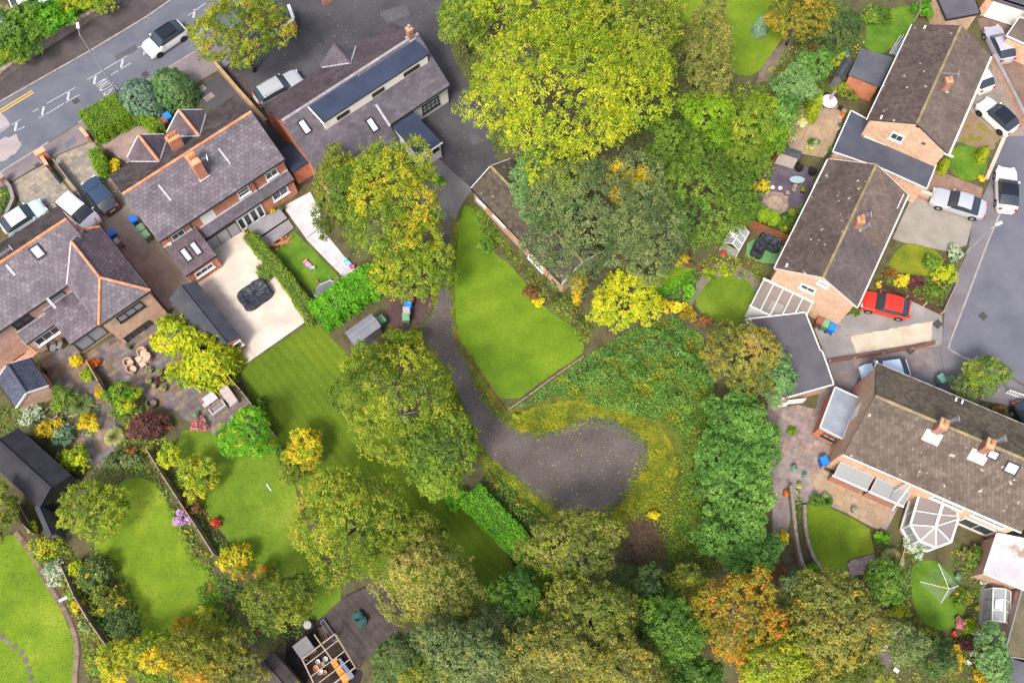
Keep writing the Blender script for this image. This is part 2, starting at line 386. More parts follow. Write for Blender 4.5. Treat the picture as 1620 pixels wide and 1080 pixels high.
def crown_points(c, r, lobes, dens, cr, seed, low=-.3, inner=.35, drop=.1, spread=.62, lobe_r=(.36, .56), one=False):
    """clump centres over a crown made of overlapping lobes; returns centre, outward normal, lobe index value"""
    g = np.random.default_rng(seed); c = np.array(c); r = np.array(r)
    if one or lobes <= 1:
        LC = np.zeros((1, 3)); LR = np.ones(1)
    else:
        k = np.arange(lobes) + .5; ph = np.arccos(1 - k / lobes * 1.35); th = math.pi * (1 + 5 ** .5) * k + g.uniform(0, 6.28)
        D = np.stack([np.cos(th) * np.sin(ph), np.sin(th) * np.sin(ph), np.cos(ph)], 1) + g.normal(0, .13, (lobes, 3))
        LC = D * (spread + g.uniform(-.12, .1, (lobes, 1))); LR = g.uniform(*lobe_r, lobes)
        LC = np.vstack([LC, [[0, 0, 0.05]]]); LR = np.append(LR, .62)
    pts, nor, val = [], [], []; rm = r.mean()
    for i in range(len(LC)):
        A = 4 * math.pi * (LR[i] * rm) ** 2 * (1 - low) / 2; n = max(6, int(A * dens))
        d = unit(g.normal(size=(int(n * 1.6) + 8, 3))); d = d[d[:, 2] > low][:n]
        depth = 1 - inner * g.random(len(d)) ** 1.6
        bump = 1 + .16 * np.sin(d[:, 0] * 7 + i) * np.sin(d[:, 1] * 6 + 2 * i) + .08 * np.sin(d[:, 0] * 15 + 3 * i) * np.sin(d[:, 1] * 14 + d[:, 2] * 9) + g.normal(0, .05, len(d))
        q = LC[i] + d * (LR[i] * depth * bump)[:, None]
        keep = g.random(len(d)) > drop
        for j in range(len(LC)):
            if j != i: keep &= (np.linalg.norm(q - LC[j], axis=1) > LR[j] * .78)
        pts.append(q[keep]); nor.append(d[keep]); val.append(np.full(keep.sum(), g.normal()))
    q = np.vstack(pts); d = np.vstack(nor); v = np.concatenate(val)
    P3 = q * r + c; P3[:, 2] = np.maximum(P3[:, 2], .08)
    return P3, unit(d / r), v, g
def leaves_from(Pc, Nc, val, g, per, cr, leaf, pal, bias=.45, var=(.16, .16, .08), up=.5, rndn=.55, grad=None, hang=0.0, hot=None, flat=.7):
    n = len(Pc); k = n * per
    off = unit(g.normal(size=(k, 3))) * (cr * g.random((k, 1)) ** .5); off[:, 2] *= flat
    C = np.repeat(Pc, per, 0) + off
    if hang: C[:, 2] -= hang * g.random(k) ** 2
    N = unit(np.repeat(Nc, per, 0) * .6 + np.array([0, 0, up]) + g.normal(0, rndn, (k, 3)) + off / max(cr, 1e-3) * .35)
    t = bias + var[0] * val + var[1] * g.normal(size=n)
    if grad is not None:                              # a side of the crown that has turned (direction, amount)
        q = Pc - Pc.mean(0); s = np.abs(q).max() or 1; t = t + (q @ np.array(grad)) / s
    t = np.repeat(t, per) + var[2] * g.normal(size=k)
    COL = shade(PAL[pal], t)
    if hot is not None:                               # clumps of another colour: palette, share
        hp, sh = hot; sel = np.repeat(g.random(n) < sh, per); COL[sel] = shade(PAL[hp], t[sel] + .1)
    S = leaf * g.uniform(.65, 1.35, k)
    return C, N, S, COL
def limbs(mb, b, top, r0, g, n=5, reach=3.0, bare=False):
    """tapered trunk in bent sections with limbs"""
    p = Vector(b); k = 4; hgt = top - b[2]
    prev = p.copy()
    for i in range(k):
        q = Vector((b[0] + g.normal() * .06 * hgt * (i + 1) / k, b[1] + g.normal() * .06 * hgt * (i + 1) / k, b[2] + hgt * (i + 1) / k))
        mb.tube(prev, q, r0 * (1 - .75 * i / k), r0 * (1 - .75 * (i + 1) / k), 7); prev = q
        if i >= 1:
            for _ in range(max(1, n // 3)):
                a = g.uniform(0, 6.28); e = prev + Vector((math.cos(a) * reach * g.uniform(.5, 1), math.sin(a) * reach * g.uniform(.5, 1), hgt * g.uniform(.0, .12)))
                m = prev.lerp(e, .5) + Vector((g.normal() * .15, g.normal() * .15, .1)) * reach * .4
                r = r0 * (.45 - .08 * i); mb.tube(prev, m, r, r * .7, 6); mb.tube(m, e, r * .7, r * .25, 5)
BARK = pm('bark', (.060, .045, .034), (.120, .095, .070), 4, .95, .5, (18, .35))
BIRCH = pm('pale bark', (.30, .27, .23), (.52, .49, .44), 5, .8, .2, (20, .3))
TREE_N = [0]
def tree(x, y, rx, ry, h, pal, label, cat='tree', name='tree', group=None, lobes=14, leaf=.13, dens=None, bias=.45, var=(.2, .2, .10), zc=None, rz=None,
         grad=None, hot=None, low=-.3, drop=.14, up=.6, bark=None, per=16, cr=None, hang=0, lobe_r=(.36, .56), inner=.35, spread=.62, rndn=.5, k=1.0, bare=0):
    """a tree or shrub whose crown is seen round pixel (x, y) with radii rx, ry pixels and whose top is h metres up"""
    TREE_N[0] += 1; seed = int(x * 13 + y * 7 + TREE_N[0])
    rz = rz if rz is not None else min(h * .46, max(h * .36, .3)); zc = zc if zc is not None else h - rz
    c = P(x, y, zc); s = SCL(x, y, zc); RX, RY = rx * s, ry * s * 1.0
    cr = cr or max(.10, min(.33, .17 + .014 * (RX + RY)))
    big = (RX + RY) / 2
    if cat == 'tree' and leaf >= .13: leaf = .075 if big < 2.5 else .082
    dens = dens or 2.0 / (cr * cr * 3.1)
    t = thing(name, (c.x, c.y, 0), label, cat, group)
    Pc, Nc, val, g = crown_points((c.x, c.y, zc), (RX * 1.02, RY * 1.02, rz), lobes, dens * k, cr, seed, low=low, drop=drop, inner=inner, spread=spread, lobe_r=lobe_r)
    C, N, S, COL = leaves_from(Pc, Nc, val, g, per, cr, leaf, pal, bias, var, up=up, rndn=rndn, grad=grad, hot=hot, hang=hang)
    C[:, 2] = np.maximum(C[:, 2], .05)
    leaf_object('crown', C, N, S, COL, t)
    mb = MB(); limbs(mb, (c.x, c.y, 0), max(zc + rz * (.1 + bare), .25), max(.025, (.017 if bark else .024) * h), g, n=6 if h > 4 else 3, reach=big * .6)
    mb.build('trunk', bark or BARK, t, smooth=True)
    return t
def shrub(x, y, r, h, pal, label, ry=None, name='shrub', cat='shrub', group=None, leaf=None, lobes=5, **kw):
    s = SCL(x, y, h / 2); R_ = r * s
    leaf = leaf or max(.045, min(.10, .05 + .03 * R_)); kw.setdefault('low', -.5); kw.setdefault('drop', .05); kw.setdefault('inner', .3)
    kw.setdefault('cr', max(.07, min(.22, R_ * .22))); kw.setdefault('per', 9)
    return tree(x, y, r, ry or r, h, pal, label, cat, name, group, lobes=lobes, leaf=leaf, rz=h * .5, zc=h * .5, **kw)
def topiary(x, y, r, h, pal, label, ry=None, name='clipped_bush', cat='shrub', group=None, leaf=None, **kw):
    """dense clipped ball or dome"""
    kw.setdefault('lobe_r', (.3, .4)); kw.setdefault('k', 1.5); kw.setdefault('drop', 0); kw.setdefault('inner', .12); kw.setdefault('rndn', .4)
    return shrub(x, y, r, h, pal, label, ry, name, cat, group, leaf, lobes=kw.pop('lobes', 1), **kw)
def conifer(x, y, rx, ry, h, pal, label, name='conifer', cat='tree', leaf=.13, group=None, k=1.0, lean=.35, bias=.45):
    """dense pointed or domed evergreen: blades hang outward and upward in tufts"""
    TREE_N[0] += 1; g = np.random.default_rng(int(x * 3 + y)); zc = h * .5; c = P(x, y, zc); s = SCL(x, y, zc); RX, RY = rx * s, ry * s
    t = thing(name, (c.x, c.y, 0), label, cat, group)
    n = int(60 * k * (RX + RY) * h * .8) + 150; zz = g.random(n) ** 1.2; a = g.uniform(0, 6.283, n)
    prof = np.sqrt(np.clip(1 - (zz * .98) ** 2.4, 0, 1)) * (.82 + .18 * np.clip(1 - zz, 0, 1)); rr = prof * (1 - .22 * g.random(n)) + .05 * np.sin(a * 9 + zz * 14)
    Pc = np.stack([c.x + np.cos(a) * rr * RX, c.y + np.sin(a) * rr * RY, .1 + zz * (h - .15)], 1)
    Nc = unit(np.stack([np.cos(a), np.sin(a), .25 + zz * 1.1], 1)); per = 5; q = n * per
    C = np.repeat(Pc, per, 0) + g.normal(0, .055, (q, 3)); up = np.array([0, 0, 1.0])
    Nq = unit(np.repeat(Nc, per, 0) + g.normal(0, .35, (q, 3))); T = unit(np.repeat(Nc, per, 0) * lean + up * .7 + g.normal(0, .3, (q, 3))); T = unit(T - Nq * (T * Nq).sum(1, keepdims=True))
    tt = np.repeat(bias + .2 * g.normal(size=n) + .12 * np.sin(a * 5), per) + .08 * g.normal(size=q)
    leaf_object('crown', C, Nq, leaf * g.uniform(.7, 1.3, q), shade(PAL[pal], tt), t, aspect=.32, T=T)
    mb = MB(); mb.tube((c.x, c.y, 0), (c.x, c.y, h * .8), max(.04, .03 * h), .02, 7); mb.build('trunk', BARK, t); return t
def tuft(x, y, r, h, pal, label, name='ornamental_grass', cat='grass plant', n=420, group=None, wid=.16):
    """arching blades from one root"""
    c = P(x, y, h * .4); s = SCL(x, y, h * .4); Rm = r * s; g = np.random.default_rng(int(x + 9 * y)); a = g.uniform(0, 6.283, n); f = g.random(n) ** .6
    t = thing(name, (c.x, c.y, 0), label, cat, group)
    Cs, Ns, Ss, Ts, Co = [], [], [], [], []; D = np.stack([np.cos(a), np.sin(a), np.zeros(n)], 1); col = shade(PAL[pal], .45 + .22 * g.normal(size=n))
    for q in range(3):
        u = (q + .5) / 3; z = h * (1.2 * u - .55 * u * u * (.5 + f)) ; pos = np.array([c.x, c.y, 0]) + D * (Rm * f * u)[:, None]; pos[:, 2] += np.maximum(z, .06)
        T = unit(D * (Rm * f)[:, None] + np.array([0, 0, 1.0]) * (h * (1.2 - 1.1 * u * (.5 + f)))[:, None]); side = np.cross(T, np.array([0, 0, 1.0])); N = unit(np.cross(side, T) + 1e-6)
        Cs.append(pos); Ns.append(N); Ts.append(T); Ss.append(np.full(n, math.hypot(Rm, h) / 5.2) * (.7 + .4 * f)); Co.append(col)
    leaf_object('blades', np.vstack(Cs), np.vstack(Ns), np.concatenate(Ss), np.vstack(Co), t, aspect=wid, T=np.vstack(Ts)); return t
def hedge(pts, wid, h, pal, label, leaf=.065, name='hedge', cat='hedge', dens=190, rough=.10, bias=.45, z0=0.0, group=None, hot=None, topvar=.12):
    """clipped hedge along a line of pixels at ground level; core of twigs inside the leaf shell"""
    W = [P(x, y, 0) for x, y in pts]; g = np.random.default_rng(int(pts[0][0] * 5 + pts[0][1])); Cs, Ns, Vs = [], [], []
    m = sum(W, Vector()) / len(W); t = thing(name, (m.x, m.y, 0), label, cat, group); core = MB()
    for a, b in zip(W, W[1:]):
        L = (b - a).length; d = (b - a) / L; nx = Vector((-d.y, d.x, 0))
        core.box(((a.x + b.x) / 2, (a.y + b.y) / 2, (h - .14) / 2), (L, max(wid - .3, .1), h - .14), math.atan2(d.y, d.x))
        for ar, kind in ((L * wid, 0), (L * h, 1), (L * h, -1), (wid * h, 2), (wid * h, 3)):
            n = int(ar * dens); u = g.random(n); v = g.random(n)
            if kind == 0: s_ = u * L; o = (v - .5) * wid; z = np.full(n, h); nn = np.tile([0, 0, 1.0], (n, 1))
            elif abs(kind) == 1: s_ = u * L; o = np.full(n, kind * wid / 2); z = v * h; nn = np.tile([nx.x * kind, nx.y * kind, .3], (n, 1))
            else: s_ = np.full(n, L if kind == 2 else 0.0); o = (u - .5) * wid; z = v * h; e = 1 if kind == 2 else -1; nn = np.tile([d.x * e, d.y * e, .3], (n, 1))
            edge = np.abs(o) / (wid / 2); z = z - .16 * h * np.clip(edge - .6, 0, 1) * (z > h * .8)
            q = np.stack([a.x + d.x * s_ + nx.x * o, a.y + d.y * s_ + nx.y * o, z], 1)
            wv = np.sin(q[:, 0] * 2.3) * np.sin(q[:, 1] * 2.1 + 1) + .6 * np.sin(q[:, 0] * 5.1 + q[:, 1] * 4.3)
            q = q + nn * (wv * topvar)[:, None] + g.normal(0, rough, (n, 3)) * .6; Cs.append(q); Ns.append(nn); Vs.append(wv)
    C = np.vstack(Cs); N0 = np.vstack(Ns); v = np.concatenate(Vs); n = len(C); C[:, 2] = np.maximum(C[:, 2], .06)
    N = unit(N0 + g.normal(0, .5, (n, 3)) + np.array([0, 0, .3])); tt = bias + .1 * v + .18 * g.normal(size=n)
    COL = shade(PAL[pal], tt)
    if hot: sel = g.random(n) < hot[1]; COL[sel] = shade(PAL[hot[0]], tt[sel])
    leaf_object('foliage', C, N, leaf * g.uniform(.6, 1.4, n), COL, t)
    core.build('twig_core', pm('hedge twigs', (.035, .060, .012), (.07, .10, .02), 3, .95), t); return t
def ground_cover(name, pts, h, pal, label, dens=70, leaf=.11, hot=None, bias=.45, cat='ground cover', hump=.5, seed=3, scale=.45):
    """a mass of low growth over an outline; nobody could count its plants"""
    W = [P2(x, y) for x, y in pts]; xs = [p.x for p in W]; ys = [p.y for p in W]; g = np.random.default_rng(seed)
    A = area2([(p.x, p.y) for p in W]); bx = (max(xs) - min(xs)) * (max(ys) - min(ys)); n = int(dens * bx)
    q = np.stack([g.uniform(min(xs), max(xs), n), g.uniform(min(ys), max(ys), n)], 1); ins = np.zeros(n, bool); k = len(W); edge = np.full(n, 9.0)
    for i in range(k):
        a, b = W[i], W[(i + 1) % k]
        c = ((a.y > q[:, 1]) != (b.y > q[:, 1])) & (q[:, 0] < (b.x - a.x) * (q[:, 1] - a.y) / ((b.y - a.y) or 1e-9) + a.x); ins ^= c
        d = np.array([b.x - a.x, b.y - a.y]); L2 = d @ d or 1e-9; tt = np.clip(((q - [a.x, a.y]) @ d) / L2, 0, 1)
        edge = np.minimum(edge, np.linalg.norm(q - ([a.x, a.y] + tt[:, None] * d), axis=1))
    q = q[ins]; edge = edge[ins]; n = len(q)
    f = lambda s, o: np.sin(q[:, 0] * s + o) * np.sin(q[:, 1] * s * 1.13 + o * 1.7)
    hum = .5 + .22 * f(scale * 2, 1) + .18 * f(scale * 4.7, 2.2) + .14 * f(scale * 9, 4)
    z = h * np.clip(edge / max(h, .3), .12, 1) * ((1 - hump) + hump * hum * 1.5) * (1 - .5 * g.random(n) ** 2)
    N = unit(np.stack([-np.cos(q[:, 0] * 2.7) * .3, -np.cos(q[:, 1] * 2.9) * .3, np.ones(n)], 1) + g.normal(0, .45, (n, 3)))
    v = f(scale * 3.1, 5) * .5 + f(scale * 7.7, 3) * .4; t_ = bias + .22 * v + .17 * g.normal(size=n); COL = shade(PAL[pal], t_)
    if hot:
        for hp, sh, sc in hot: sel = (f(sc, 7) + .8 * f(sc * 2.6, 2) + .25 * g.normal(size=n)) > 1.2 - 1.4 * sh; COL[sel] = shade(PAL[hp], t_[sel] + .05)
    C = np.column_stack([q, np.maximum(z, .05)])
    return leaf_object(name, C, N, leaf * g.uniform(.6, 1.4, n), COL, None, label=label, cat=cat, kind='stuff')
# ---------------------------------------------------------------- ground, roads, paving
AL = heading((0, 290), (330, 85), 0)                  # direction of the main road
M_soil = pm('soil', (.060, .058, .026), (.100, .085, .045), .9, .95, .6, (9, .45), c3=(.085, .115, .026))
M_bed = pm('border soil', (.065, .048, .034), (.12, .088, .062), 1.6, .95, .6, (11, .4))
M_leafy = pm('leafy verge', (.050, .070, .012), (.105, .120, .014), .8, .95, .6, (9, .5), c3=(.170, .150, .018), spots=(1.6, .66, (.14, .085, .035)))
M_moss = pm('mossy verge', (.080, .095, .010), (.180, .175, .010), .7, .95, .6, (8, .5), c3=(.285, .245, .012), spots=(1.3, .64, (.090, .070, .03)))
G = [pm('lawn mid', (.078, .150, .006), (.112, .198, .008), .22, .95, .5, (7, .22), c3=(.155, .230, .012), stripe=(AL + R(75), 1.1, .05)),
     pm('lawn striped', (.065, .110, .006), (.095, .155, .007), .12, .95, .5, (7, .28), c3=(.135, .175, .010), stripe=(AL, .36, .07), spots=(.5, .73, (.18, .14, .03))),
     pm('lawn mown', (.075, .140, .008), (.115, .190, .012), .25, .95, .5, (7, .22), c3=(.180, .245, .022)),
     pm('lawn bright', (.095, .165, .008), (.135, .215, .010), .3, .95, .5, (8, .2), c3=(.200, .265, .02)),
     pm('lawn deep', (.060, .140, .012), (.095, .190, .014), .6, .95, .5, (8, .25), c3=(.14, .22, .02)),
     pm('lawn olive', (.120, .150, .010), (.170, .195, .012), .6, .95, .5, (8, .22), c3=(.22, .23, .02))]
M_road = pm('road asphalt', (.098, .105, .135), (.140, .145, .172), .35, .8, .25, (25, .2), spots=(.22, .63, (.105, .105, .125)))
M_road2 = pm('close asphalt', (.105, .108, .134), (.150, .152, .180), .3, .8, .25, (25, .14), spots=(.30, .64, (.18, .18, .205)))
M_path = pm('footpath asphalt', (.055, .046, .050), (.095, .080, .082), .5, .85, .3, (22, .2))
M_pave = pm('pavement', (.150, .128, .136), (.210, .180, .188), .5, .85, .2, (20, .14))
M_pave2 = pm('close pavement', (.135, .126, .138), (.185, .172, .186), .5, .85, .2, (20, .14))
M_kerb = pm('kerb stone', (.24, .21, .20), (.34, .30, .29), 1.5, .85, .2, (14, .2), isl=.12)
M_drive = pm('drive asphalt', (.046, .045, .052), (.078, .075, .082), .28, .8, .3, (20, .22), spots=(3.2, .74, (.17, .15, .09)))
M_conc = pm('concrete', (.200, .190, .185), (.300, .285, .275), .5, .85, .25, (14, .18), spots=(.9, .66, (.12, .11, .09)))
M_conc2 = pm('mossy concrete', (.230, .208, .170), (.310, .282, .240), .6, .85, .3, (12, .25), spots=(.8, .64, (.14, .135, .09)))
M_gravel = pm('track gravel', (.082, .068, .062), (.108, .091, .085), .25, .95, 1.0, (9, .55), c3=(.140, .121, .114), spots=(5, .69, (.18, .155, .13)))
M_gravel2 = pm('brown track', (.070, .042, .042), (.115, .072, .070), .8, .95, .8, (13, .4), spots=(7, .72, (.2, .14, .07)))
M_pinkgr = pm('pink gravel', (.230, .165, .145), (.330, .245, .215), .9, .95, .6, (16, .28))
M_cream = pm('cream paving', (.47, .41, .345), (.61, .545, .475), .55, .7, .1, (7, .09), rnd=.045)
M_creamj = pm('cream joint', (.34, .28, .22))
M_pale = pm('pale paving', (.44, .42, .44), (.56, .54, .56), .7, .75, .1, (9, .10), rnd=.06)
M_palej = pm('pale joint', (.24, .22, .22))
M_sand = [pm('sandstone violet', (.105, .084, .092), (.165, .134, .142), 1.4, .8, .2, (9, .2), rnd=.22), pm('sandstone brown', (.145, .102, .072), (.220, .160, .118), 1.4, .8, .2, (9, .2), rnd=.25),
          pm('sandstone grey', (.115, .100, .100), (.185, .162, .158), 1.2, .8, .2, (9, .2), rnd=.2)]
M_buff = [pm('buff slab', (.240, .210, .160), (.320, .285, .225), 1.2, .85, .2, (10, .25), rnd=.12), pm('grey slab', (.190, .170, .150), (.265, .240, .215), 1.2, .85, .2, (10, .25), rnd=.12), pm('stained slab', (.20, .175, .135), (.30, .265, .21), 1.2, .85, .2, (10, .25), rnd=.2)]
M_rose = [pm('rose slab', (.230, .165, .150), (.330, .250, .225), 1.2, .85, .2, (10, .2), rnd=.2), pm('dull slab', (.180, .150, .145), (.270, .23, .22), 1.2, .85, .2, (10, .2), rnd=.18)]
M_ochre = [pm('ochre slab', (.310, .215, .130), (.400, .295, .195), .7, .85, .2, (10, .25), rnd=.08), pm('tan slab', (.290, .215, .155), (.380, .295, .220), .7, .85, .2, (10, .25), rnd=.08)]
M_join = pm('paving joint', (.055, .048, .040), (.09, .08, .06), 2)
M_white = pm('road paint', (.30, .30, .32), (.56, .56, .57), 6, .7, 0, (20, .18))
M_yel = pm('yellow road paint', (.66, .36, .02), (.74, .44, .04), 5, .7)
mb = MB(); mb.poly([(-320, -300, 0), (320, -300, 0), (320, 340, 0), (-320, 340, 0)]); mb.build('ground', M_soil, kind='structure')
# main road, its footpaths, kerbs
sheet('main_road', [(-70, 208), (0, 164), (150, 79), (233, 29), (285, -8), (360, -60), (470, -60), (420, 8), (311, 80), (124, 194), (78, 224), (0, 273), (-70, 318)], .008, M_road)
sheet('footpath', [(-70, 170), (0, 129), (109, 54), (181, 10), (260, -50), (345, -50), (285, -10), (233, 26), (150, 76), (0, 161), (-70, 204)], .10, M_path, thick=.1)
sheet('pavement', [(-70, 322), (0, 276), (78, 227), (124, 197), (311, 83), (345, 62), (380, 92), (350, 110), (200, 196), (147, 223), (92, 245), (16, 289), (-70, 340)], .10, M_pave, thick=.1)
def kerb(pts, label_name='kerb', wd=.16, h=.12, seg=.92, m=None):
    """kerb stones laid end to end, each one a piece"""
    W = [P(x, y, 0) for x, y in pts]; root = None; mb0 = MB(); items = []
    for a, b in zip(W, W[1:]):
        n = max(1, int((b - a).length / seg)); ang = math.atan2(b.y - a.y, b.x - a.x); L = (b - a).length / n
        for i in range(n): q = a.lerp(b, (i + .5) / n); items.append((q, L - .012, ang))
    mb0.beam(W[0] + Vector((0, 0, .02)), W[0] + (W[1] - W[0]) * .02 + Vector((0, 0, .02)), wd * .9, .03)
    root = mb0.build(label_name, m or M_kerb, kind='structure'); r2 = random.Random(5)
    for q, L, ang in items: MB().box((q.x, q.y, h / 2 + r2.uniform(-.003, .003)), (L, wd, h), ang).build('kerb_stone', m or M_kerb, root)
kerb([(-70, 206), (0, 162.5), (150, 77.5), (233, 27.5), (285, -9)]); kerb([(-70, 320), (0, 274.5), (78, 225.5)]); kerb([(124, 195.5), (311, 81.5), (380, 35)])
def stripe(name, a, b, wd, m, z=.013, par=None):
    A, B = P(*a, 0), P(*b, 0); d = (B - A).normalized(); n = Vector((-d.y, d.x, 0)) * (wd / 2)
    q = [A - n, B - n, B + n, A + n]; MB().poly([(p.x, p.y, z) for p in q]).build(name, m, par, kind=None if par else 'structure')
def road_marks():
    for a, b in [((0, 209), (15, 199)), ((18, 198), (33, 189)), ((52, 177), (61, 172)), ((74, 164), (119, 139)), ((138.5, 126.5), (148, 121)), ((150, 119.5), (201.5, 88.5)), ((298, 25), (326, 5)), ((218, 76), (226, 72)),
                 ((28, 206), (39, 200.5)), ((61.5, 187), (70, 182.5)), ((73, 181), (101, 164)), ((104, 162.5), (126, 150)), ((157, 130), (166, 125)), ((175.5, 119), (187, 112)), ((191, 110), (207, 100)), ((226, 88), (236, 82))]:
        stripe('road_marking', a, b, .075, M_white)
    for x, y in ((25, 201), (68, 175.5), (108, 152.5), (150, 127), (193, 101), (307, 22), (229, 81)):
        stripe('road_marking', (x + 1.3, y - 6.5), (x - 1.3, y + 6.5), .21, M_white)
    stripe('yellow_line', (-40, 199), (51, 143.5), .11, M_yel); stripe('yellow_line', (-40, 203.5), (53.5, 146.5), .11, M_yel)
    cu = bpy.data.curves.new('slow', 'FONT'); cu.body = 'SLOW'; cu.align_x = 'CENTER'; cu.align_y = 'CENTER'; o = bpy.data.objects.new('slow', cu); SC.collection.objects.link(o)
    me = bpy.data.meshes.new_from_object(o); bpy.data.objects.remove(o); c = P(169, 136, .016); me.materials.append(M_white)
    o = bpy.data.objects.new('road_lettering', me); SC.collection.objects.link(o); o.location = c; o.rotation_euler = (0, 0, AL + math.pi / 2); o.scale = (.62, 2.0, 1); tag(o, kind='structure')
road_marks()
M_patch = pm('worn tarmac patch', (.30, .25, .255), (.36, .31, .31), 1.0, .9, .2, (18, .15), spots=(2.2, .63, (.13, .14, .17)))
sheet('tarmac_patch', [(-40, 240), (0, 222), (14, 216), (25, 211), (30, 220), (36, 229), (28, 239), (12, 250), (0, 256), (-40, 280)], .012, M_patch, jag=.09, seed=4)
sheet('tarmac_patch', [(-40, 190), (0, 178), (10, 187), (16, 197), (0, 206), (-40, 228)], .012, pm('pale tarmac', (.30, .27, .28), (.36, .33, .34), 1, .9))
sheet('tarmac_patch', [(103, 228), (118, 216), (122, 226), (106, 235)], .105, M_road)
# private drive round the bungalow and the lane to the turning circle
sheet('private_drive', [(345, 64), (420, 10), (420, -60), (700, -60), (700, 40), (722, 100), (752, 150), (778, 215), (788, 250), (750, 300), (700, 262), (640, 262), (480, 290), (440, 215), (395, 165), (352, 112)], .016, M_drive)
sheet('concrete_apron', [(688, 246), (748, 300), (731, 322), (722, 345), (696, 345), (655, 310)], .024, pm('wet concrete', (.13, .125, .13), (.20, .19, .195), .5, .8, .2, (14, .2)))
sheet('verge', [(700, 335), (738, 318), (728, 395), (722, 470), (730, 540), (770, 600), (810, 650), (850, 640), (905, 600), (985, 560), (1100, 560), (1130, 640), (1120, 760), (1110, 900), (960, 860), (850, 830), (770, 760), (690, 620), (600, 530), (640, 470), (670, 420)], .006, M_leafy, smooth=1)
sheet('mossy_ground', [(795, 668), (850, 640), (905, 632), (970, 640), (1040, 665), (1075, 720), (1060, 790), (1000, 840), (930, 838), (860, 815), (800, 772), (775, 740)], .010, M_moss, smooth=2, jag=.1)
sheet('gravel_track', [(731, 318), (717, 353), (714.5, 395), (713, 467), (718, 530), (743, 582), (764, 628), (790, 662), (819, 684), (858, 690), (902, 672), (936, 655), (982, 668), (1014, 690), (1030, 716), (1016, 742), (1002, 770), (984, 798), (958, 812), (920, 818), (887, 810), (840, 777), (801, 745), (763, 712), (745, 660), (715, 595), (690, 556), (660, 535), (655, 500), (672, 450), (690, 400), (693, 345)], .014, M_gravel, smooth=2, jag=.12, seed=2)
sheet('earth_parking', [(606, 487), (640, 462), (668, 430), (682, 430), (690, 470), (680, 505), (650, 525), (618, 520)], .018, M_gravel2, smooth=1, jag=.08)
sheet('grass_strip', [(684, 418), (694, 412), (697, 440), (693, 470), (688, 490), (682, 462)], .020, M_leafy, smooth=2, jag=.08)
sheet('leaf_litter', [(640, 520), (662, 510), (668, 540), (650, 560), (632, 545)], .021, pm('leaf litter', (.10, .085, .02), (.20, .15, .03), 2.5, .95, .6, (10, .5)), smooth=2, jag=.1)
# lawns
sheet('lawn', [(735, 322), (752, 330), (765, 370), (785, 405), (808, 418), (837, 456), (858, 482), (891, 507), (915, 520), (923, 545), (920, 562), (878, 588), (803, 643), (764, 591), (738, 552), (725, 528), (718, 467), (723, 395), (730, 340)], .030, G[0], smooth=1, jag=.04)
sheet('lawn', [(379, 585), (497, 507), (545, 555), (620, 640), (700, 730), (800, 880), (822, 915), (790, 960), (700, 975), (610, 935), (575, 905), (520, 850), (470, 770), (430, 700), (400, 640)], .030, G[1])
sheet('lawn', [(268, 690), (345, 662), (425, 692), (465, 760), (474, 800), (500, 870), (552, 940), (505, 985), (455, 972), (385, 885), (330, 815), (300, 765)], .032, G[2], smooth=1)
sheet('lawn', [(140, 880), (180, 762), (238, 752), (270, 800), (302, 870), (350, 925), (352, 1000), (370, 1045), (280, 1080), (214, 1016), (204, 950), (178, 905)], .032, G[3], smooth=1)
sheet('lawn', [(-60, 855), (0, 848), (28, 845), (60, 900), (95, 960), (116, 1010), (122, 1050), (118, 1090), (110, 1130), (-60, 1130)], .032, G[3], smooth=1)
sheet('lawn', [(1046, -40), (1240, -40), (1252, 40), (1225, 80), (1195, 122), (1160, 118), (1090, 60)], .030, G[3], smooth=1)
sheet('lawn', [(1365, 25), (1450, 5), (1452, 30), (1405, 88), (1365, 78), (1372, 55)], .030, G[4], smooth=1)
sheet('lawn', [(1497, 250), (1507, 234), (1530, 229), (1556, 238), (1563, 262), (1553, 282), (1527, 288), (1505, 274)], .034, G[4], smooth=2)
sheet('lawn', [(1425, 388), (1445, 384), (1490, 400), (1492, 430), (1465, 438), (1398, 428)], .034, G[5], smooth=1)
sheet('lawn', [(1096, 478), (1118, 448), (1136, 438), (1165, 434), (1190, 448), (1196, 480), (1186, 506), (1150, 514), (1118, 504)], .034, G[2], smooth=1)
sheet('lawn', [(1270, 800), (1296, 795), (1345, 818), (1375, 836), (1383, 874), (1340, 886), (1341, 928), (1318, 918), (1294, 898), (1276, 868), (1269, 830)], .034, G[3])
sheet('lawn', [(1440, 890), (1478, 884), (1500, 900), (1528, 925), (1530, 955), (1520, 985), (1490, 1000), (1455, 985), (1442, 950)], .034, G[4], smooth=2)
sheet('lawn', [(432, 397), (466, 366), (505, 405), (536, 437), (497, 463), (470, 440)], .030, G[4])
sheet('front_garden_grass', [(1020, 445), (1050, 425), (1085, 410), (1100, 425), (1070, 455), (1040, 470)], .030, G[0], smooth=2)
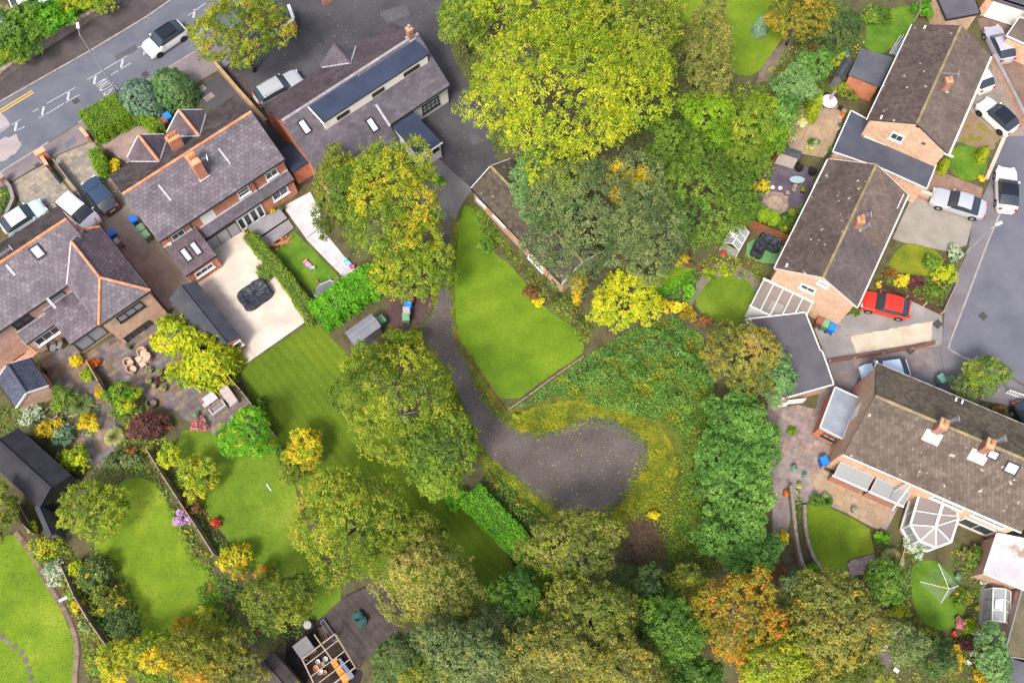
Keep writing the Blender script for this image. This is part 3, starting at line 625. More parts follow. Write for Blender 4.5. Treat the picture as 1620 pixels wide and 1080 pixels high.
# paving of the left-hand houses
paving('front_drive', [(16, 291), (74, 258), (172, 378), (150, 395), (40, 410), (48, 345)], .03, M_join, M_buff, AL, .60, .45, seed=3, vary=False)
sheet('side_drive', [(92, 246), (147, 224), (176, 262), (195, 300), (262, 398), (310, 450), (266, 492), (172, 372), (84, 262)], .018, M_conc2)
paving('drive_entrance', [(92, 247), (147, 225), (166, 252), (182, 285), (128, 306)], .034, M_join, M_buff, AL, .60, .45, seed=4, vary=False)
sheet('gravel_forecourt', [(149, 222), (222, 186), (245, 226), (206, 262), (170, 236)], .022, M_pinkgr, jag=.05)
sheet('side_yard', [(296, 150), (349, 116), (440, 210), (470, 262), (445, 275), (365, 165), (330, 175)], .020, M_drive)
for x, y, a in ((318, 142, .9), (331, 154, .9)): q = P(x, y); MB().box((q.x, q.y, .03), (.95, .6, .05), AL + .1).build('paving_slab', M_buff[0] if x < 320 else M_rose[1], kind='structure')
paving('cream_patio', [(334, 396), (385, 366), (488, 506), (379, 583), (300, 447)], .06, M_creamj, [M_cream], AL, 1.2, .9, joint=.008, seed=5, vary=False)
paving('pale_path', [(448, 327), (491, 304), (507, 335), (507, 360), (484, 377)], .05, M_palej, [M_pale], AL, .9, .6, joint=.01, seed=6)
paving('pale_path', [(484, 378), (508, 361), (572, 439), (553, 449)], .05, M_palej, [M_pale], AL, .9, .6, joint=.01, seed=16)
M_deck = pm('grey decking', (.20, .19, .21), (.27, .26, .285), 1.0, .7, .1, (8, .12), rnd=.08)
def deck(name, pts, z, ang, bw=.145, label=None, m=None, thick=.14):
    d = sheet(name, pts, z - .026, pm('deck frame', (.05, .045, .04)), thick=thick); ca, sa = math.cos(ang), math.sin(ang)
    q = [(p.x * ca + p.y * sa, -p.x * sa + p.y * ca) for p in [P2(*a) for a in pts]]; v = min(b for _, b in q); v1 = max(b for _, b in q)
    while v < v1:
        c = clip(q, -999, 999, v + .004, v + bw - .004)
        if c: MB().prism([(a * ca - b * sa, a * sa + b * ca) for a, b in c], z - .025, z).build('board', m or M_deck, d)
        v += bw
    return d
deck('upper_deck', [(392, 362), (444, 333), (456, 348), (405, 382)], .38, AL); deck('lower_deck', [(406, 383), (457, 349), (466, 362), (424, 394)], .20, AL)
paving('sandstone_patio', [(122, 568), (196, 524), (258, 498), (395, 636), (345, 692), (302, 668)], .05, M_join, M_sand, AL, .62, .50, seed=7)
paving('sandstone_patio', [(60, 562), (118, 545), (178, 640), (190, 700), (160, 742), (138, 735)], .05, M_join, M_sand[1:], AL, .75, .60, seed=8)
def path_bricks(name, pts, wd, m, z=.045, seg=.42):
    W = [P(x, y, 0) for x, y in pts]; root = sheet(name, [(x + 0, y) for x, y in pts] + [(x + 6, y - 3) for x, y in pts[::-1]], .036, M_bed)
    for a, b in zip(W, W[1:]):
        n = max(1, int((b - a).length / seg)); ang = math.atan2(b.y - a.y, b.x - a.x)
        for i in range(n): q = a.lerp(b, (i + .5) / n); MB().box((q.x, q.y, z - .02), ((b - a).length / n - .02, wd, .04), ang + random.Random(i).uniform(-.05, .05)).build('edging_slab', random.Random(i * 7).choice(m), root)
path_bricks('edging_path', smoothed([(24, 842), (45, 868), (62, 900), (85, 940), (102, 965), (117, 1000), (122, 1030), (119, 1060), (116, 1110)], 1, False), .34, M_sand)
for i, (x, y) in enumerate([(4, 1007), (13, 1014), (24, 1022), (34, 1031.5), (41, 1044.5), (45.6, 1058.5), (49.5, 1072)]):
    q = P(x, y); MB().lathe((q.x, q.y, .02), [(.21, 0), (.22, .02), (.19, .035)], 9).build('stepping_stone', M_sand[i % 2 * 2], kind='structure')
# paving and roads of the right-hand close
sheet('close_road', [(1589, 216), (1640, 190), (1800, 240), (1800, 640), (1640, 620), (1603, 598), (1584, 588), (1524, 565), (1501, 552), (1504, 540), (1524, 488), (1563, 384), (1584, 336), (1575, 300), (1566, 285)], .010, M_road2)
sheet('close_pavement', [(1540, 342), (1566, 287), (1582, 336), (1561, 384), (1522, 488), (1502, 540), (1499, 553), (1523, 566), (1583, 590), (1601, 600), (1640, 625), (1640, 660), (1590, 640), (1500, 625), (1488, 560), (1496, 470), (1530, 400)], .06, M_pave2, thick=.06)
kerb([(1582.5, 336), (1562, 384), (1523, 488), (1503, 540), (1500, 552), (1523, 565), (1583, 589)], wd=.15, h=.075)
kerb([(1560, 284), (1589, 216)], wd=.32, h=.10, m=pm('pale kerb', (.46, .37, .30), (.58, .49, .41), 2, .85))
M_bpave = pm('brick paving', (.200, .125, .095), (.290, .190, .150), 1.2, .85, .3, (14, .25), spots=(.8, .62, (.15, .12, .09)))
sheet('close_drive', [(1546, 30), (1640, 20), (1640, 185), (1612, 205), (1590, 190), (1567, 90)], .014, pm('brown block drive', (.140, .095, .075), (.215, .150, .120), .8, .85, .3, (10, .28)))
sheet('close_forecourt', [(1540, 85), (1568, 92), (1618, 190), (1620, 215), (1590, 216), (1575, 225), (1505, 225)], .018, pm('stained drive', (.19, .17, .15), (.28, .25, .22), .8, .85, .2, (12, .2), spots=(.5, .6, (.17, .14, .03))))
sheet('rough_gravel_bed', [(1532, 172), (1560, 200), (1583, 215), (1570, 238), (1535, 232), (1517, 224)], .026, pm('weedy gravel', (.20, .13, .09), (.26, .20, .12), .9, .95, .5, (12, .35), spots=(.9, .52, (.17, .15, .02))), jag=.06)
sheet('brick_drive', [(1478, 268), (1555, 298), (1545, 345), (1532, 342), (1440, 310), (1456, 280)], .018, M_bpave)
sheet('washed_drive', [(1443, 310), (1540, 348), (1529, 388), (1500, 398), (1430, 384), (1412, 378)], .016, pm('washed concrete', (.235, .215, .180), (.310, .285, .245), .7, .85, .2, (18, .22)))
sheet('concrete_drive', [(1288, 520), (1350, 495), (1390, 470), (1440, 475), (1490, 500), (1492, 545), (1310, 574)], .016, M_conc)
paving('slab_drive', [(1312, 574), (1472, 550), (1488, 612), (1440, 640), (1300, 640)], .03, M_join, [M_pave2, M_rose[1]], heading((1312, 574), (1472, 550), 0), 1.2, .9, seed=12, vary=False)
sheet('patched_strip', [(1345, 532), (1475, 508), (1473, 540), (1354, 558)], .024, pm('pale patch', (.44, .36, .27), (.56, .48, .38), .9, .85, .2, (9, .18), spots=(.8, .64, (.25, .22, .18))), jag=.03)
AC = heading((1612, 839), (1334.8, 718), 5)
paving('slab_patio', [(1232, 646), (1262, 640), (1322, 655), (1330, 690), (1298, 745), (1278, 742), (1226, 712), (1222, 690)], .05, M_join, M_rose, AC, .45, .45, seed=13, vary=False, bond=False)
paving('ochre_patio', [(1280, 752), (1300, 742), (1420, 790), (1405, 822), (1388, 838), (1345, 815), (1290, 778)], .06, M_join, M_ochre, AC, .62, .62, seed=14, vary=False)
paving('garden_path', [(1208, 700), (1228, 710), (1250, 755), (1250, 795), (1246, 830), (1236, 868), (1226, 868), (1229, 800), (1222, 760), (1206, 730)], .04, M_join, M_rose, R(80), .8, .5, seed=15, vary=False)
paving('corner_paving', [(1340, 888), (1382, 876), (1392, 902), (1344, 912)], .03, M_join, M_rose, R(10), .5, .35, seed=17, vary=False)
paving('sunny_patio', [(1262, 175), (1310, 160), (1340, 175), (1332, 190), (1314, 235), (1302, 250), (1250, 240), (1244, 220)], .05, M_join, M_ochre, heading((1443.7, 38.9), (1372.4, 189.3), 5), .55, .55, seed=18)
sheet('slate_chippings', [(1198, 272), (1240, 258), (1290, 268), (1280, 305), (1262, 338), (1222, 345), (1186, 320), (1190, 290)], .016, pm('purple slate', (.075, .062, .085), (.13, .105, .14), 1.2, .9, .5, (14, .35)), jag=.05)
def stone_disc(x, y, r):
    q = P(x, y); s = SCL(x, y); root = MB().lathe((q.x, q.y, .02), [(r * s, 0), (r * s, .03)], 24).build('round_patio', M_sand[2], kind='structure')
    for k, n in ((1, 12), (2, 6)):
        r0, r1 = ((r * s * .68, r * s * .97) if k == 1 else (r * s * .08, r * s * .64))
        for i in range(n):
            a0, a1 = 2 * math.pi * i / n + .03, 2 * math.pi * (i + 1) / n - .03
            MB().prism([(q.x + math.cos(a) * rr, q.y + math.sin(a) * rr) for a, rr in ((a0, r0), (a1, r0), (a1, r1), ((a0 + a1) / 2, r1 * 1.02), (a0, r1))], .045, .07).build('stone', (M_rose[0] if k == 1 else M_ochre[1]), root)
stone_disc(1226, 322, 21)
sheet('gravel_path', [(1090, 470), (1120, 420), (1150, 415), (1190, 430), (1212, 455), (1205, 500), (1192, 505), (1190, 460), (1168, 436), (1130, 438), (1104, 466), (1090, 490)], .012, pm('grey gravel path', (.15, .13, .11), (.22, .19, .165), 1, .95, .5, (14, .3)), jag=.06)
sheet('artificial_turf', [(1182, 385), (1205, 372), (1246, 392), (1236, 418), (1206, 416), (1180, 405)], .020, pm('green mat', (.10, .24, .09), (.13, .29, .11), 1, .95, .2, (20, .15)))
sheet('bark_path', [(1205, 105), (1230, 75), (1262, 30), (1270, 42), (1240, 88), (1215, 128), (1195, 130)], .010, pm('garden path', (.14, .10, .085), (.21, .16, .14), 1, .95, .4, (12, .3)), jag=.06)
sheet('shady_path', [(1372, 1080), (1385, 1040), (1400, 1000), (1425, 970), (1440, 985), (1420, 1020), (1405, 1060), (1398, 1100)], .010, pm('damp path', (.10, .085, .08), (.16, .14, .13), 1.2, .9, .4, (10, .3)), jag=.06)
sheet('grey_yard', [(1550, 930), (1570, 915), (1640, 960), (1640, 1000), (1575, 1020), (1548, 985)], .010, M_pave2)
deck('timber_terrace', [(506, 980), (546, 944), (600, 920), (640, 970), (625, 1010), (565, 1052)], .22, heading((508, 978), (575, 1062), 0), bw=.15, m=pm('weathered decking', (.050, .040, .038), (.085, .070, .066), 1.5, .85, .2, (9, .25), rnd=.14))
sheet('allotment_earth', [(455, 985), (508, 980), (575, 1064), (560, 1110), (480, 1110), (450, 1060)], .008, pm('dark earth', (.020, .015, .014), (.045, .032, .028), 1.5, .95, .6, (9, .4)))

sheet('brick_yard', [(-30, 515), (4, 524), (62, 556), (40, 575), (0, 600), (-30, 600)], .022, pm('pink brick paving', (.38, .20, .14), (.50, .29, .21), 1.2, .85, .3, (12, .3)))

sheet('garden_paving_base', [(1215, 640), (1330, 650), (1302, 748), (1425, 795), (1402, 838), (1290, 790), (1254, 800), (1240, 872), (1222, 872), (1222, 760), (1204, 715)], .012, M_rose[1])
sheet('yard_base', [(1370, 548), (1492, 540), (1500, 625), (1430, 650), (1290, 650), (1305, 574)], .011, M_pave2)

for x, y, w_, h_, z_ in ((1483, 513, .7, .6, .066), (1440, 555, .6, .5, .05), (1555, 500, .6, .6, .016), (120, 160, .6, .6, .014), (230, 118, .6, .6, .014), (60, 262, .5, .4, .106), (660, 110, .7, .6, .022), (735, 250, .6, .6, .022)):
    q = P(x, y); c_ = MB().box((q.x, q.y, z_), (w_, h_, .012), AL).build('manhole_cover', pm('iron cover', (.045, .043, .045), (.08, .075, .075), 8, .6, .2, (20, .3)), kind='structure'); MB().box((q.x, q.y, z_ + .004), (w_ * .8, h_ * .8, .012), AL).build('lid', pm('iron cover', (.045, .043, .045)), c_)
M_pat = pm('tarmac repair', (.075, .075, .085), (.10, .10, .11), .8, .85, .2, (20, .2))
for pts in ([(600, 20), (640, 8), (650, 24), (612, 36)], [(726, 170), (742, 168), (762, 225), (748, 230)], [(180, 90), (214, 70), (219, 77), (186, 98)]): sheet('tarmac_repair', pts, .0185 if pts[0][0] < 1000 and pts[0][0] > 300 else .0125, M_pat, jag=.03)
_b, _l, _r, _t = P(810, 1130).y, P(-120, 540).x, P(1760, 540).x, P(810, -80).y
for x0, x1, y0, y1 in ((-320, 320, -300, _b), (-320, _l - 8, _b, 340), (_r + 8, 320, _b, 340), (_l - 8, _r + 8, _t, 340)):
    MB().poly([(x0, y0, .003), (x1, y0, .003), (x1, y1, .003), (x0, y1, .003)]).build('meadow', pm('meadow grass', (.055, .085, .014), (.095, .130, .020), .15, .95, .5, (5, .4), c3=(.13, .15, .03)), kind='structure')
# ---------------------------------------------------------------- building kit
B_red = brick_mat('red brick', (.50, .145, .065), (.62, .215, .105), (.42, .30, .24))
B_red2 = brick_mat('dull red brick', (.33, .125, .075), (.43, .185, .12), (.33, .26, .22))
B_buff = brick_mat('buff brick', (.60, .35, .21), (.72, .47, .32), (.55, .45, .37))
B_pink = brick_mat('pink brick', (.50, .27, .19), (.62, .38, .29), (.50, .42, .36))
B_white = pm('white render', (.70, .67, .62), (.78, .75, .70), .8, .8, .05, (12, .06))
M_upvc = pm('white plastic', (.78, .78, .78), None, rough=.4); M_board = pm('white board', (.74, .73, .71), (.80, .79, .77), 3, .6)
M_dkframe = pm('dark frame', (.030, .022, .020), None, rough=.4); M_lead = pm('lead flashing', (.34, .34, .38), (.48, .48, .52), 3, .55, .1, (12, .15)); M_gut = pm('black gutter', (.02, .02, .022), None, rough=.4)
M_pane = glass('window glass', (.045, .055, .065)); M_pane2 = glass('bright glass', (.28, .31, .34), .12); M_sky = glass('skylight glass', (.42, .44, .50), .15)
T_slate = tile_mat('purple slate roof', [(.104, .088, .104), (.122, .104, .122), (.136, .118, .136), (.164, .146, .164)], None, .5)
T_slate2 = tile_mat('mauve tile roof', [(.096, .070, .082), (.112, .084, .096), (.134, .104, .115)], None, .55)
T_slate_shade = tile_mat('shaded mossy slate roof', [(.038, .030, .030), (.060, .048, .046), (.085, .068, .066)], ((.075, .065, .025), 1.6, .60), .75)  # front slopes: shade put into a darker slate colour, with moss blotches
T_brown = tile_mat('brown concrete tile roof', [(.066, .048, .042), (.086, .064, .056), (.108, .082, .070)], ((.120, .100, .050), .9, .64), .8, (.42, .38, .33))
T_brown2 = tile_mat('light brown tile roof', [(.108, .082, .068), (.130, .100, .082), (.152, .118, .097)], ((.125, .110, .050), .8, .66), .8)  # lighter copy of the brown tiles, sunlit tone put into the colour
T_terr = tile_mat('weathered rosy tile roof', [(.092, .070, .056), (.116, .090, .072), (.144, .115, .093)], ((.120, .100, .060), 1.0, .62), .85, (.42, .36, .30))
T_terr2 = tile_mat('mossy brown tile roof', [(.090, .074, .050), (.120, .098, .068), (.155, .128, .092)], ((.160, .125, .030), .7, .58), .85)
T_bung = tile_mat('plum tile roof', [(.062, .045, .052), (.080, .060, .066), (.100, .076, .082)], None, .7)
T_bung2 = tile_mat('grey plum tile roof', [(.080, .070, .086), (.098, .086, .104), (.116, .104, .122)], None, .65)
T_moss = tile_mat('lichened garage roof', [(.050, .040, .032), (.075, .060, .048), (.105, .088, .070)], ((.085, .070, .030), 1.2, .50), .9, (.30, .28, .25))
T_blue = tile_mat('blue slate roof', [(.050, .058, .085), (.066, .075, .108), (.085, .094, .130)], None, .5)
M_ridge = pm('terracotta ridge', (.52, .20, .095), (.64, .30, .17), 2, .8, .1, (12, .2), isl=.15); M_ridgeb = pm('mossy ridge', (.21, .17, .09), (.30, .25, .13), 1.5, .9, .2, (10, .3), isl=.15); M_ridgeg = pm('grey ridge', (.26, .245, .27), (.34, .325, .35), 2, .8, .1, (12, .15), isl=.1)
M_felt = pm('blue black felt', (.026, .036, .066), (.040, .052, .090), .5, .55, .1, (6, .12), spots=(1.1, .70, (.012, .014, .02)))
M_felt2 = pm('grey felt', (.075, .080, .100), (.115, .120, .140), .5, .8, .15, (12, .15), spots=(.8, .66, (.16, .155, .165)))
M_felt3 = pm('purple felt', (.078, .075, .092), (.110, .105, .124), .5, .8, .15, (12, .15), spots=(.6, .71, (.24, .19, .175)))
M_felt4 = pm('pale grey felt', (.20, .225, .28), (.29, .32, .38), .7, .7, .1, (10, .15)); M_felt5 = pm('patched white roof', (.40, .39, .41), (.50, .49, .51), .6, .7, .1, (8, .12), spots=(.45, .60, (.30, .23, .16)))
M_slab = pm('dark slate felt', (.055, .062, .085), (.080, .088, .115), .6, .6, .1, (12, .12))
M_pot = pm('clay pot', (.50, .20, .08), (.62, .32, .14), 4, .8); M_metal = pm('galvanised metal', (.45, .46, .47), (.58, .59, .60), 3, .4, metal=.6); M_alu = pm('aerial metal', (.55, .56, .57), None, rough=.35, metal=.7)
class Fr:
    def __init__(s, e0, e1, e2, ze):
        A, B, D = P2(*e0, ze), P2(*e1, ze), P2(*e2, ze); s.A = A; s.d = (B - A).normalized(); s.L = (B - A).length
        n = Vector((-s.d.y, s.d.x)); wv = (D - B).dot(n); s.n = n if wv > 0 else -n; s.W = abs(wv); s.ze = ze; s.ang = math.atan2(s.d.y, s.d.x)
        s.dv = Vector((s.d.x, s.d.y, 0)); s.nv = Vector((s.n.x, s.n.y, 0))
    def pt(s, u, v, z): q = s.A + s.d * u + s.n * v; return Vector((q.x, q.y, z))
    def uv(s, x, y, z): q = P2(x, y, z) - s.A; return q.dot(s.d), q.dot(s.n)
    def base(s, z=0): return s.pt(s.L / 2, s.W / 2, z)
def wall(root, pts, inward, m, t=.22, label=None):
    """a wall panel: outline in its own plane, thickness towards the inside"""
    mb = MB(); pts = [Vector(p) for p in pts]; n = (pts[1] - pts[0]).cross(pts[2] - pts[0]); inward = Vector(inward).normalized()
    if n.dot(inward) > 0: pts = pts[::-1]
    k = len(pts); mb.v = [tuple(p) for p in pts] + [tuple(p + inward * t) for p in pts]
    mb.f = [tuple(range(k)), tuple(range(2 * k - 1, k - 1, -1))] + [((i + 1) % k, i, k + i, k + (i + 1) % k) for i in range(k)]
    return mb.build('wall', m, root, uv=True, label=label)
def tiles(roof, poly, tw, th, m, lift=.045, name='tiles'):
    """courses of separate tiles over a sloping convex polygon"""
    pts = [Vector(p) for p in poly]; n = (pts[1] - pts[0]).cross(pts[2] - pts[0]).normalized()
    if n.z < 0: n = -n
    u = Vector((0, 0, 1)).cross(n).normalized(); v = n.cross(u).normalized(); o = pts[0]
    q = [((p - o).dot(u), (p - o).dot(v)) for p in pts]; a0, a1 = min(a for a, _ in q), max(a for a, _ in q); b0, b1 = min(b for _, b in q), max(b for _, b in q)
    mb = MB(); r = 0; b = b0; rg = random.Random(int(abs(a0 * 7 + b0 * 3 + o.x * 5)))
    while b < b1 - .02:
        a = a0 - (tw / 2 if r % 2 else 0)
        while a < a1:
            c = clip(q, a + .011, a + tw - .011, b, b + th)
            if c and area2(c) > .003:
                j = rg.uniform(-.006, .008); hz = lambda y: .012 + (lift + j) * (1 - (y - b) / th)
                top = [o + u * x + v * y + n * hz(y) for x, y in c]; k = len(mb.v); mb.v += [tuple(p) for p in top]
                s = sum(c[i][0] * c[(i + 1) % len(c)][1] - c[(i + 1) % len(c)][0] * c[i][1] for i in range(len(c)))
                mb.f.append(tuple(range(k, k + len(c))) if s > 0 else tuple(range(k + len(c) - 1, k - 1, -1)))
                for i in range(len(c)):
                    i2 = (i + 1) % len(c)
                    if abs(c[i][1] - b) < 1e-5 and abs(c[i2][1] - b) < 1e-5:
                        kk = len(mb.v); mb.v += [tuple(o + u * c[i][0] + v * c[i][1]), tuple(o + u * c[i2][0] + v * c[i2][1])]; mb.f.append((k + i, kk, kk + 1, k + i2))
            a += tw
        b += th; r += 1
    if mb.v: return mb.build(name, m, roof, kind='stuff')
def ridge(roof, p0, p1, m, w=.26, seg=.45, name='ridge_tiles'):
    p0, p1 = Vector(p0), Vector(p1); n = max(1, int((p1 - p0).length / seg)); mb = MB()
    for i in range(n): mb.tube(p0.lerp(p1, (i + .015) / n), p0.lerp(p1, (i + .985) / n), w / 2, w / 2 * .96, 8)
    return mb.build(name, m, roof, kind='stuff')
def deckroof(root, polys, m=None, t=.12, name='roof'):
    mb = MB()
    for p in polys: mb.solid(p, t)
    return mb.build(name, m or pm('roof underlay', (.05, .042, .04)), root)
def gable(fr, root, zr, tile, wm, tw=.4, th=.3, oh=.3, ov=.08, u0=0.0, u1=None, ridge_m=None, tile2=None, gut=None, fas=None, zb=0.0, walls=(1, 1, 1, 1), split=None):
    """two slopes over a rectangle, four walls, gutters and fascias; v=0 side uses tile, far side tile2"""
    u1 = fr.L if u1 is None else u1; W = fr.W; ze = fr.ze; sl = (zr - ze) / (W / 2); pt = fr.pt; t2 = tile2 or tile
    A = [pt(u0, 0, ze), pt(u1, 0, ze), pt(u1, W / 2, zr), pt(u0, W / 2, zr)]; B = [pt(u1, W, ze), pt(u0, W, ze), pt(u0, W / 2, zr), pt(u1, W / 2, zr)]
    roof = deckroof(root, [A, B])
    if split:
        k, ta, tb = split; um = u0 + (u1 - u0) * k
        tiles(roof, A, tw, th, tile)
        tiles(roof, [pt(um, W, ze), pt(u0, W, ze), pt(u0, W / 2, zr), pt(um, W / 2, zr)], tw, th, ta); tiles(roof, [pt(u1, W, ze), pt(um, W, ze), pt(um, W / 2, zr), pt(u1, W / 2, zr)], tw, th, tb)
    else: tiles(roof, A, tw, th, tile); tiles(roof, B, tw, th, t2)
    ridge(roof, pt(u0, W / 2, zr + .03), pt(u1, W / 2, zr + .03), ridge_m or M_ridge)
    zt = ze + oh * sl - .13; zm = zr - .13; nv, dv = fr.nv, fr.dv; T = .22
    if walls[0]: wall(root, [pt(u0 + ov, oh, zb), pt(u1 - ov, oh, zb), pt(u1 - ov, oh, zt), pt(u0 + ov, oh, zt)], nv, wm)
    if walls[1]: wall(root, [pt(u1 - ov, W - oh, zb), pt(u0 + ov, W - oh, zb), pt(u0 + ov, W - oh, zt), pt(u1 - ov, W - oh, zt)], -nv, wm)
    zi = ze + (oh + T) * sl - .13
    for on, u, sg in ((walls[2], u0 + ov, 1), (walls[3], u1 - ov, -1)):
        if on: wall(root, [pt(u, oh + T, zb), pt(u, W - oh - T, zb), pt(u, W - oh - T, zi), pt(u, W / 2, zm), pt(u, oh + T, zi)], dv * sg, wm)
    for v, s in ((0, -1), (W, 1)):
        MB().tube(pt(u0, v + s * .06, ze - .06), pt(u1, v + s * .06, ze - .06), .06, None, 6).build('gutter', gut or M_gut, root)
    if fas:
        for u, s in ((u0, -1), (u1, 1)):
            for v in (0, W): MB().beam(pt(u + s * .02, v, ze - .05), pt(u + s * .02, W / 2, zr - .05), .05, .2).build('bargeboard', fas, root)
    return roof
def window(root, c, t, nrm, w, h, cols=2, rows=1, fm=None, gm=None, name='window', sill=True, fw=.07, bars=.045):
    fm = fm or M_upvc; gm = gm or M_pane; t = Vector(t).normalized(); nrm = Vector(nrm).normalized(); up = nrm.cross(t).normalized(); up = up if abs(up.z) < .5 or up.z > 0 else -up; c = Vector(c)
    mb = MB(); o = lambda a, b, k=.03: c + t * a + up * b + nrm * k
    for a0, b0, a1, b1 in ((-w / 2, -h / 2 + fw / 2, w / 2, -h / 2 + fw / 2), (-w / 2, h / 2 - fw / 2, w / 2, h / 2 - fw / 2)): mb.beam(o(a0, b0), o(a1, b1), .08, fw, up)
    for a in (-w / 2 + fw / 2, w / 2 - fw / 2): mb.beam(o(a, -h / 2 + fw), o(a, h / 2 - fw), .08, fw, t)
    for i in range(1, cols): a = -w / 2 + w * i / cols; mb.beam(o(a, -h / 2 + fw), o(a, h / 2 - fw), .07, bars, t)
    for i in range(1, rows): b = -h / 2 + h * i / rows; mb.beam(o(-w / 2 + fw, b), o(w / 2 - fw, b), .07, bars, up)
    win = mb.build(name, fm, root); W_, H_ = (w - 2 * fw) / cols, (h - 2 * fw) / rows
    for i in range(cols):
        for j in range(rows):
            a = -w / 2 + fw + W_ * i; b = -h / 2 + fw + H_ * j
            q = [o(a + .005, b + .005, .012), o(a + W_ - .005, b + .005, .012), o(a + W_ - .005, b + H_ - .005, .012), o(a + .005, b + H_ - .005, .012)]
            if (q[1] - q[0]).cross(q[2] - q[0]).dot(nrm) < 0: q = q[::-1]
            MB().poly(q).build('pane', gm, win)
    if sill: MB().beam(o(-w / 2 - .06, -h / 2 - .03, .06), o(w / 2 + .06, -h / 2 - .03, .06), .16, .05, up).build('sill', fm, win)
    return win
def wpx(root, x, y, p0, nrm, w, h, cols=2, rows=1, **k):
    """window whose centre shows at pixel x, y on the vertical wall through p0"""
    n = Vector(nrm).normalized(); c = on_plane(x, y, p0, n); t = Vector((0, 0, 1)).cross(n); return window(root, c + n * .01, t, n, w, h, cols, rows, **k)
def skylight(root, c, u, v, w, h, gm=None):
    """roof window lying in a slope: u along, v up the slope"""
    u, v = Vector(u).normalized(), Vector(v).normalized(); n = u.cross(v); n = n if n.z > 0 else -n; return window(root, Vector(c) + n * .08, u, n, w, h, 1, 1, fm=M_dkframe, gm=gm or M_sky, name='skylight', sill=False, fw=.10)
def flat_roof(root, pts, z, m, trim=None, wm=None, zb=0, inset=.18, t=.16, up=.06, slope=0.0, walls=True):
    """flat roof over corner points (world xy) with edge trim and walls below"""
    roof = MB().prism(pts, z - t, z).build('roof', m, root); n = len(pts); c = sum((Vector((p[0], p[1], 0)) for p in pts), Vector()) / n
    if trim:
        for i in range(n):
            a, b = Vector((*pts[i][:2], z + up / 2 - .03)), Vector((*pts[(i + 1) % n][:2], z + up / 2 - .03)); d = (b - a).normalized() * .04
            MB().beam(a - d, b + d, .09, up + .06).build('edge_trim', trim, root)
    if wm and walls:
        q = [c + (Vector((p[0], p[1], 0)) - c) * (1 - inset / max((Vector((p[0], p[1], 0)) - c).length, .5) * 1.2) for p in pts]
        for i in range(n):
            a, b = q[i], q[(i + 1) % n]; mid = (a + b) / 2; d = (b - a).normalized(); inw = Vector((-d.y, d.x, 0)); inw = inw if inw.dot(c - mid) > 0 else -inw
            a2, b2 = (a + d * .22, b - d * .22) if i % 2 else (a, b)
            wall(root, [(a2.x, a2.y, zb), (b2.x, b2.y, zb), (b2.x, b2.y, z - t - .002), (a2.x, a2.y, z - t - .002)], inw, wm)
    return roof
def lean(fr, root, u0, u1, v_in, v_out, z_hi, z_lo, tile, wm, tw=.35, th=.25, flash=True, ends=(1, 1), front=True, gutm=None):
    """lean-to roof from the wall at v_in down to v_out, with its walls"""
    pt = fr.pt; A = [pt(u0, v_out, z_lo), pt(u1, v_out, z_lo), pt(u1, v_in, z_hi), pt(u0, v_in, z_hi)]; roof = deckroof(root, [A]); tiles(roof, A, tw, th, tile)
    if flash: MB().beam(pt(u0, v_in, z_hi + .05), pt(u1, v_in, z_hi + .05), .24, .07).build('flashing', M_lead, root)
    s = 1 if v_in > v_out else -1; v = v_out + s * .15; sl = (z_hi - z_lo) / abs(v_in - v_out); MB().tube(pt(u0, v_out - s * .05, z_lo - .06), pt(u1, v_out - s * .05, z_lo - .06), .05, None, 6).build('gutter', gutm or M_gut, root)
    if front: wall(root, [pt(u0 + .1, v, 0), pt(u1 - .1, v, 0), pt(u1 - .1, v, z_lo), pt(u0 + .1, v, z_lo)], fr.nv * s, wm)
    for on, u, dd in ((ends[0], u0 + .1, 1), (ends[1], u1 - .1, -1)):
        if on: wall(root, [pt(u, v + s * .22, 0), pt(u, v_in, 0), pt(u, v_in, z_hi - .14), pt(u, v + s * .22, z_lo + .3 * sl - .13)], fr.dv * dd, wm)
    return roof
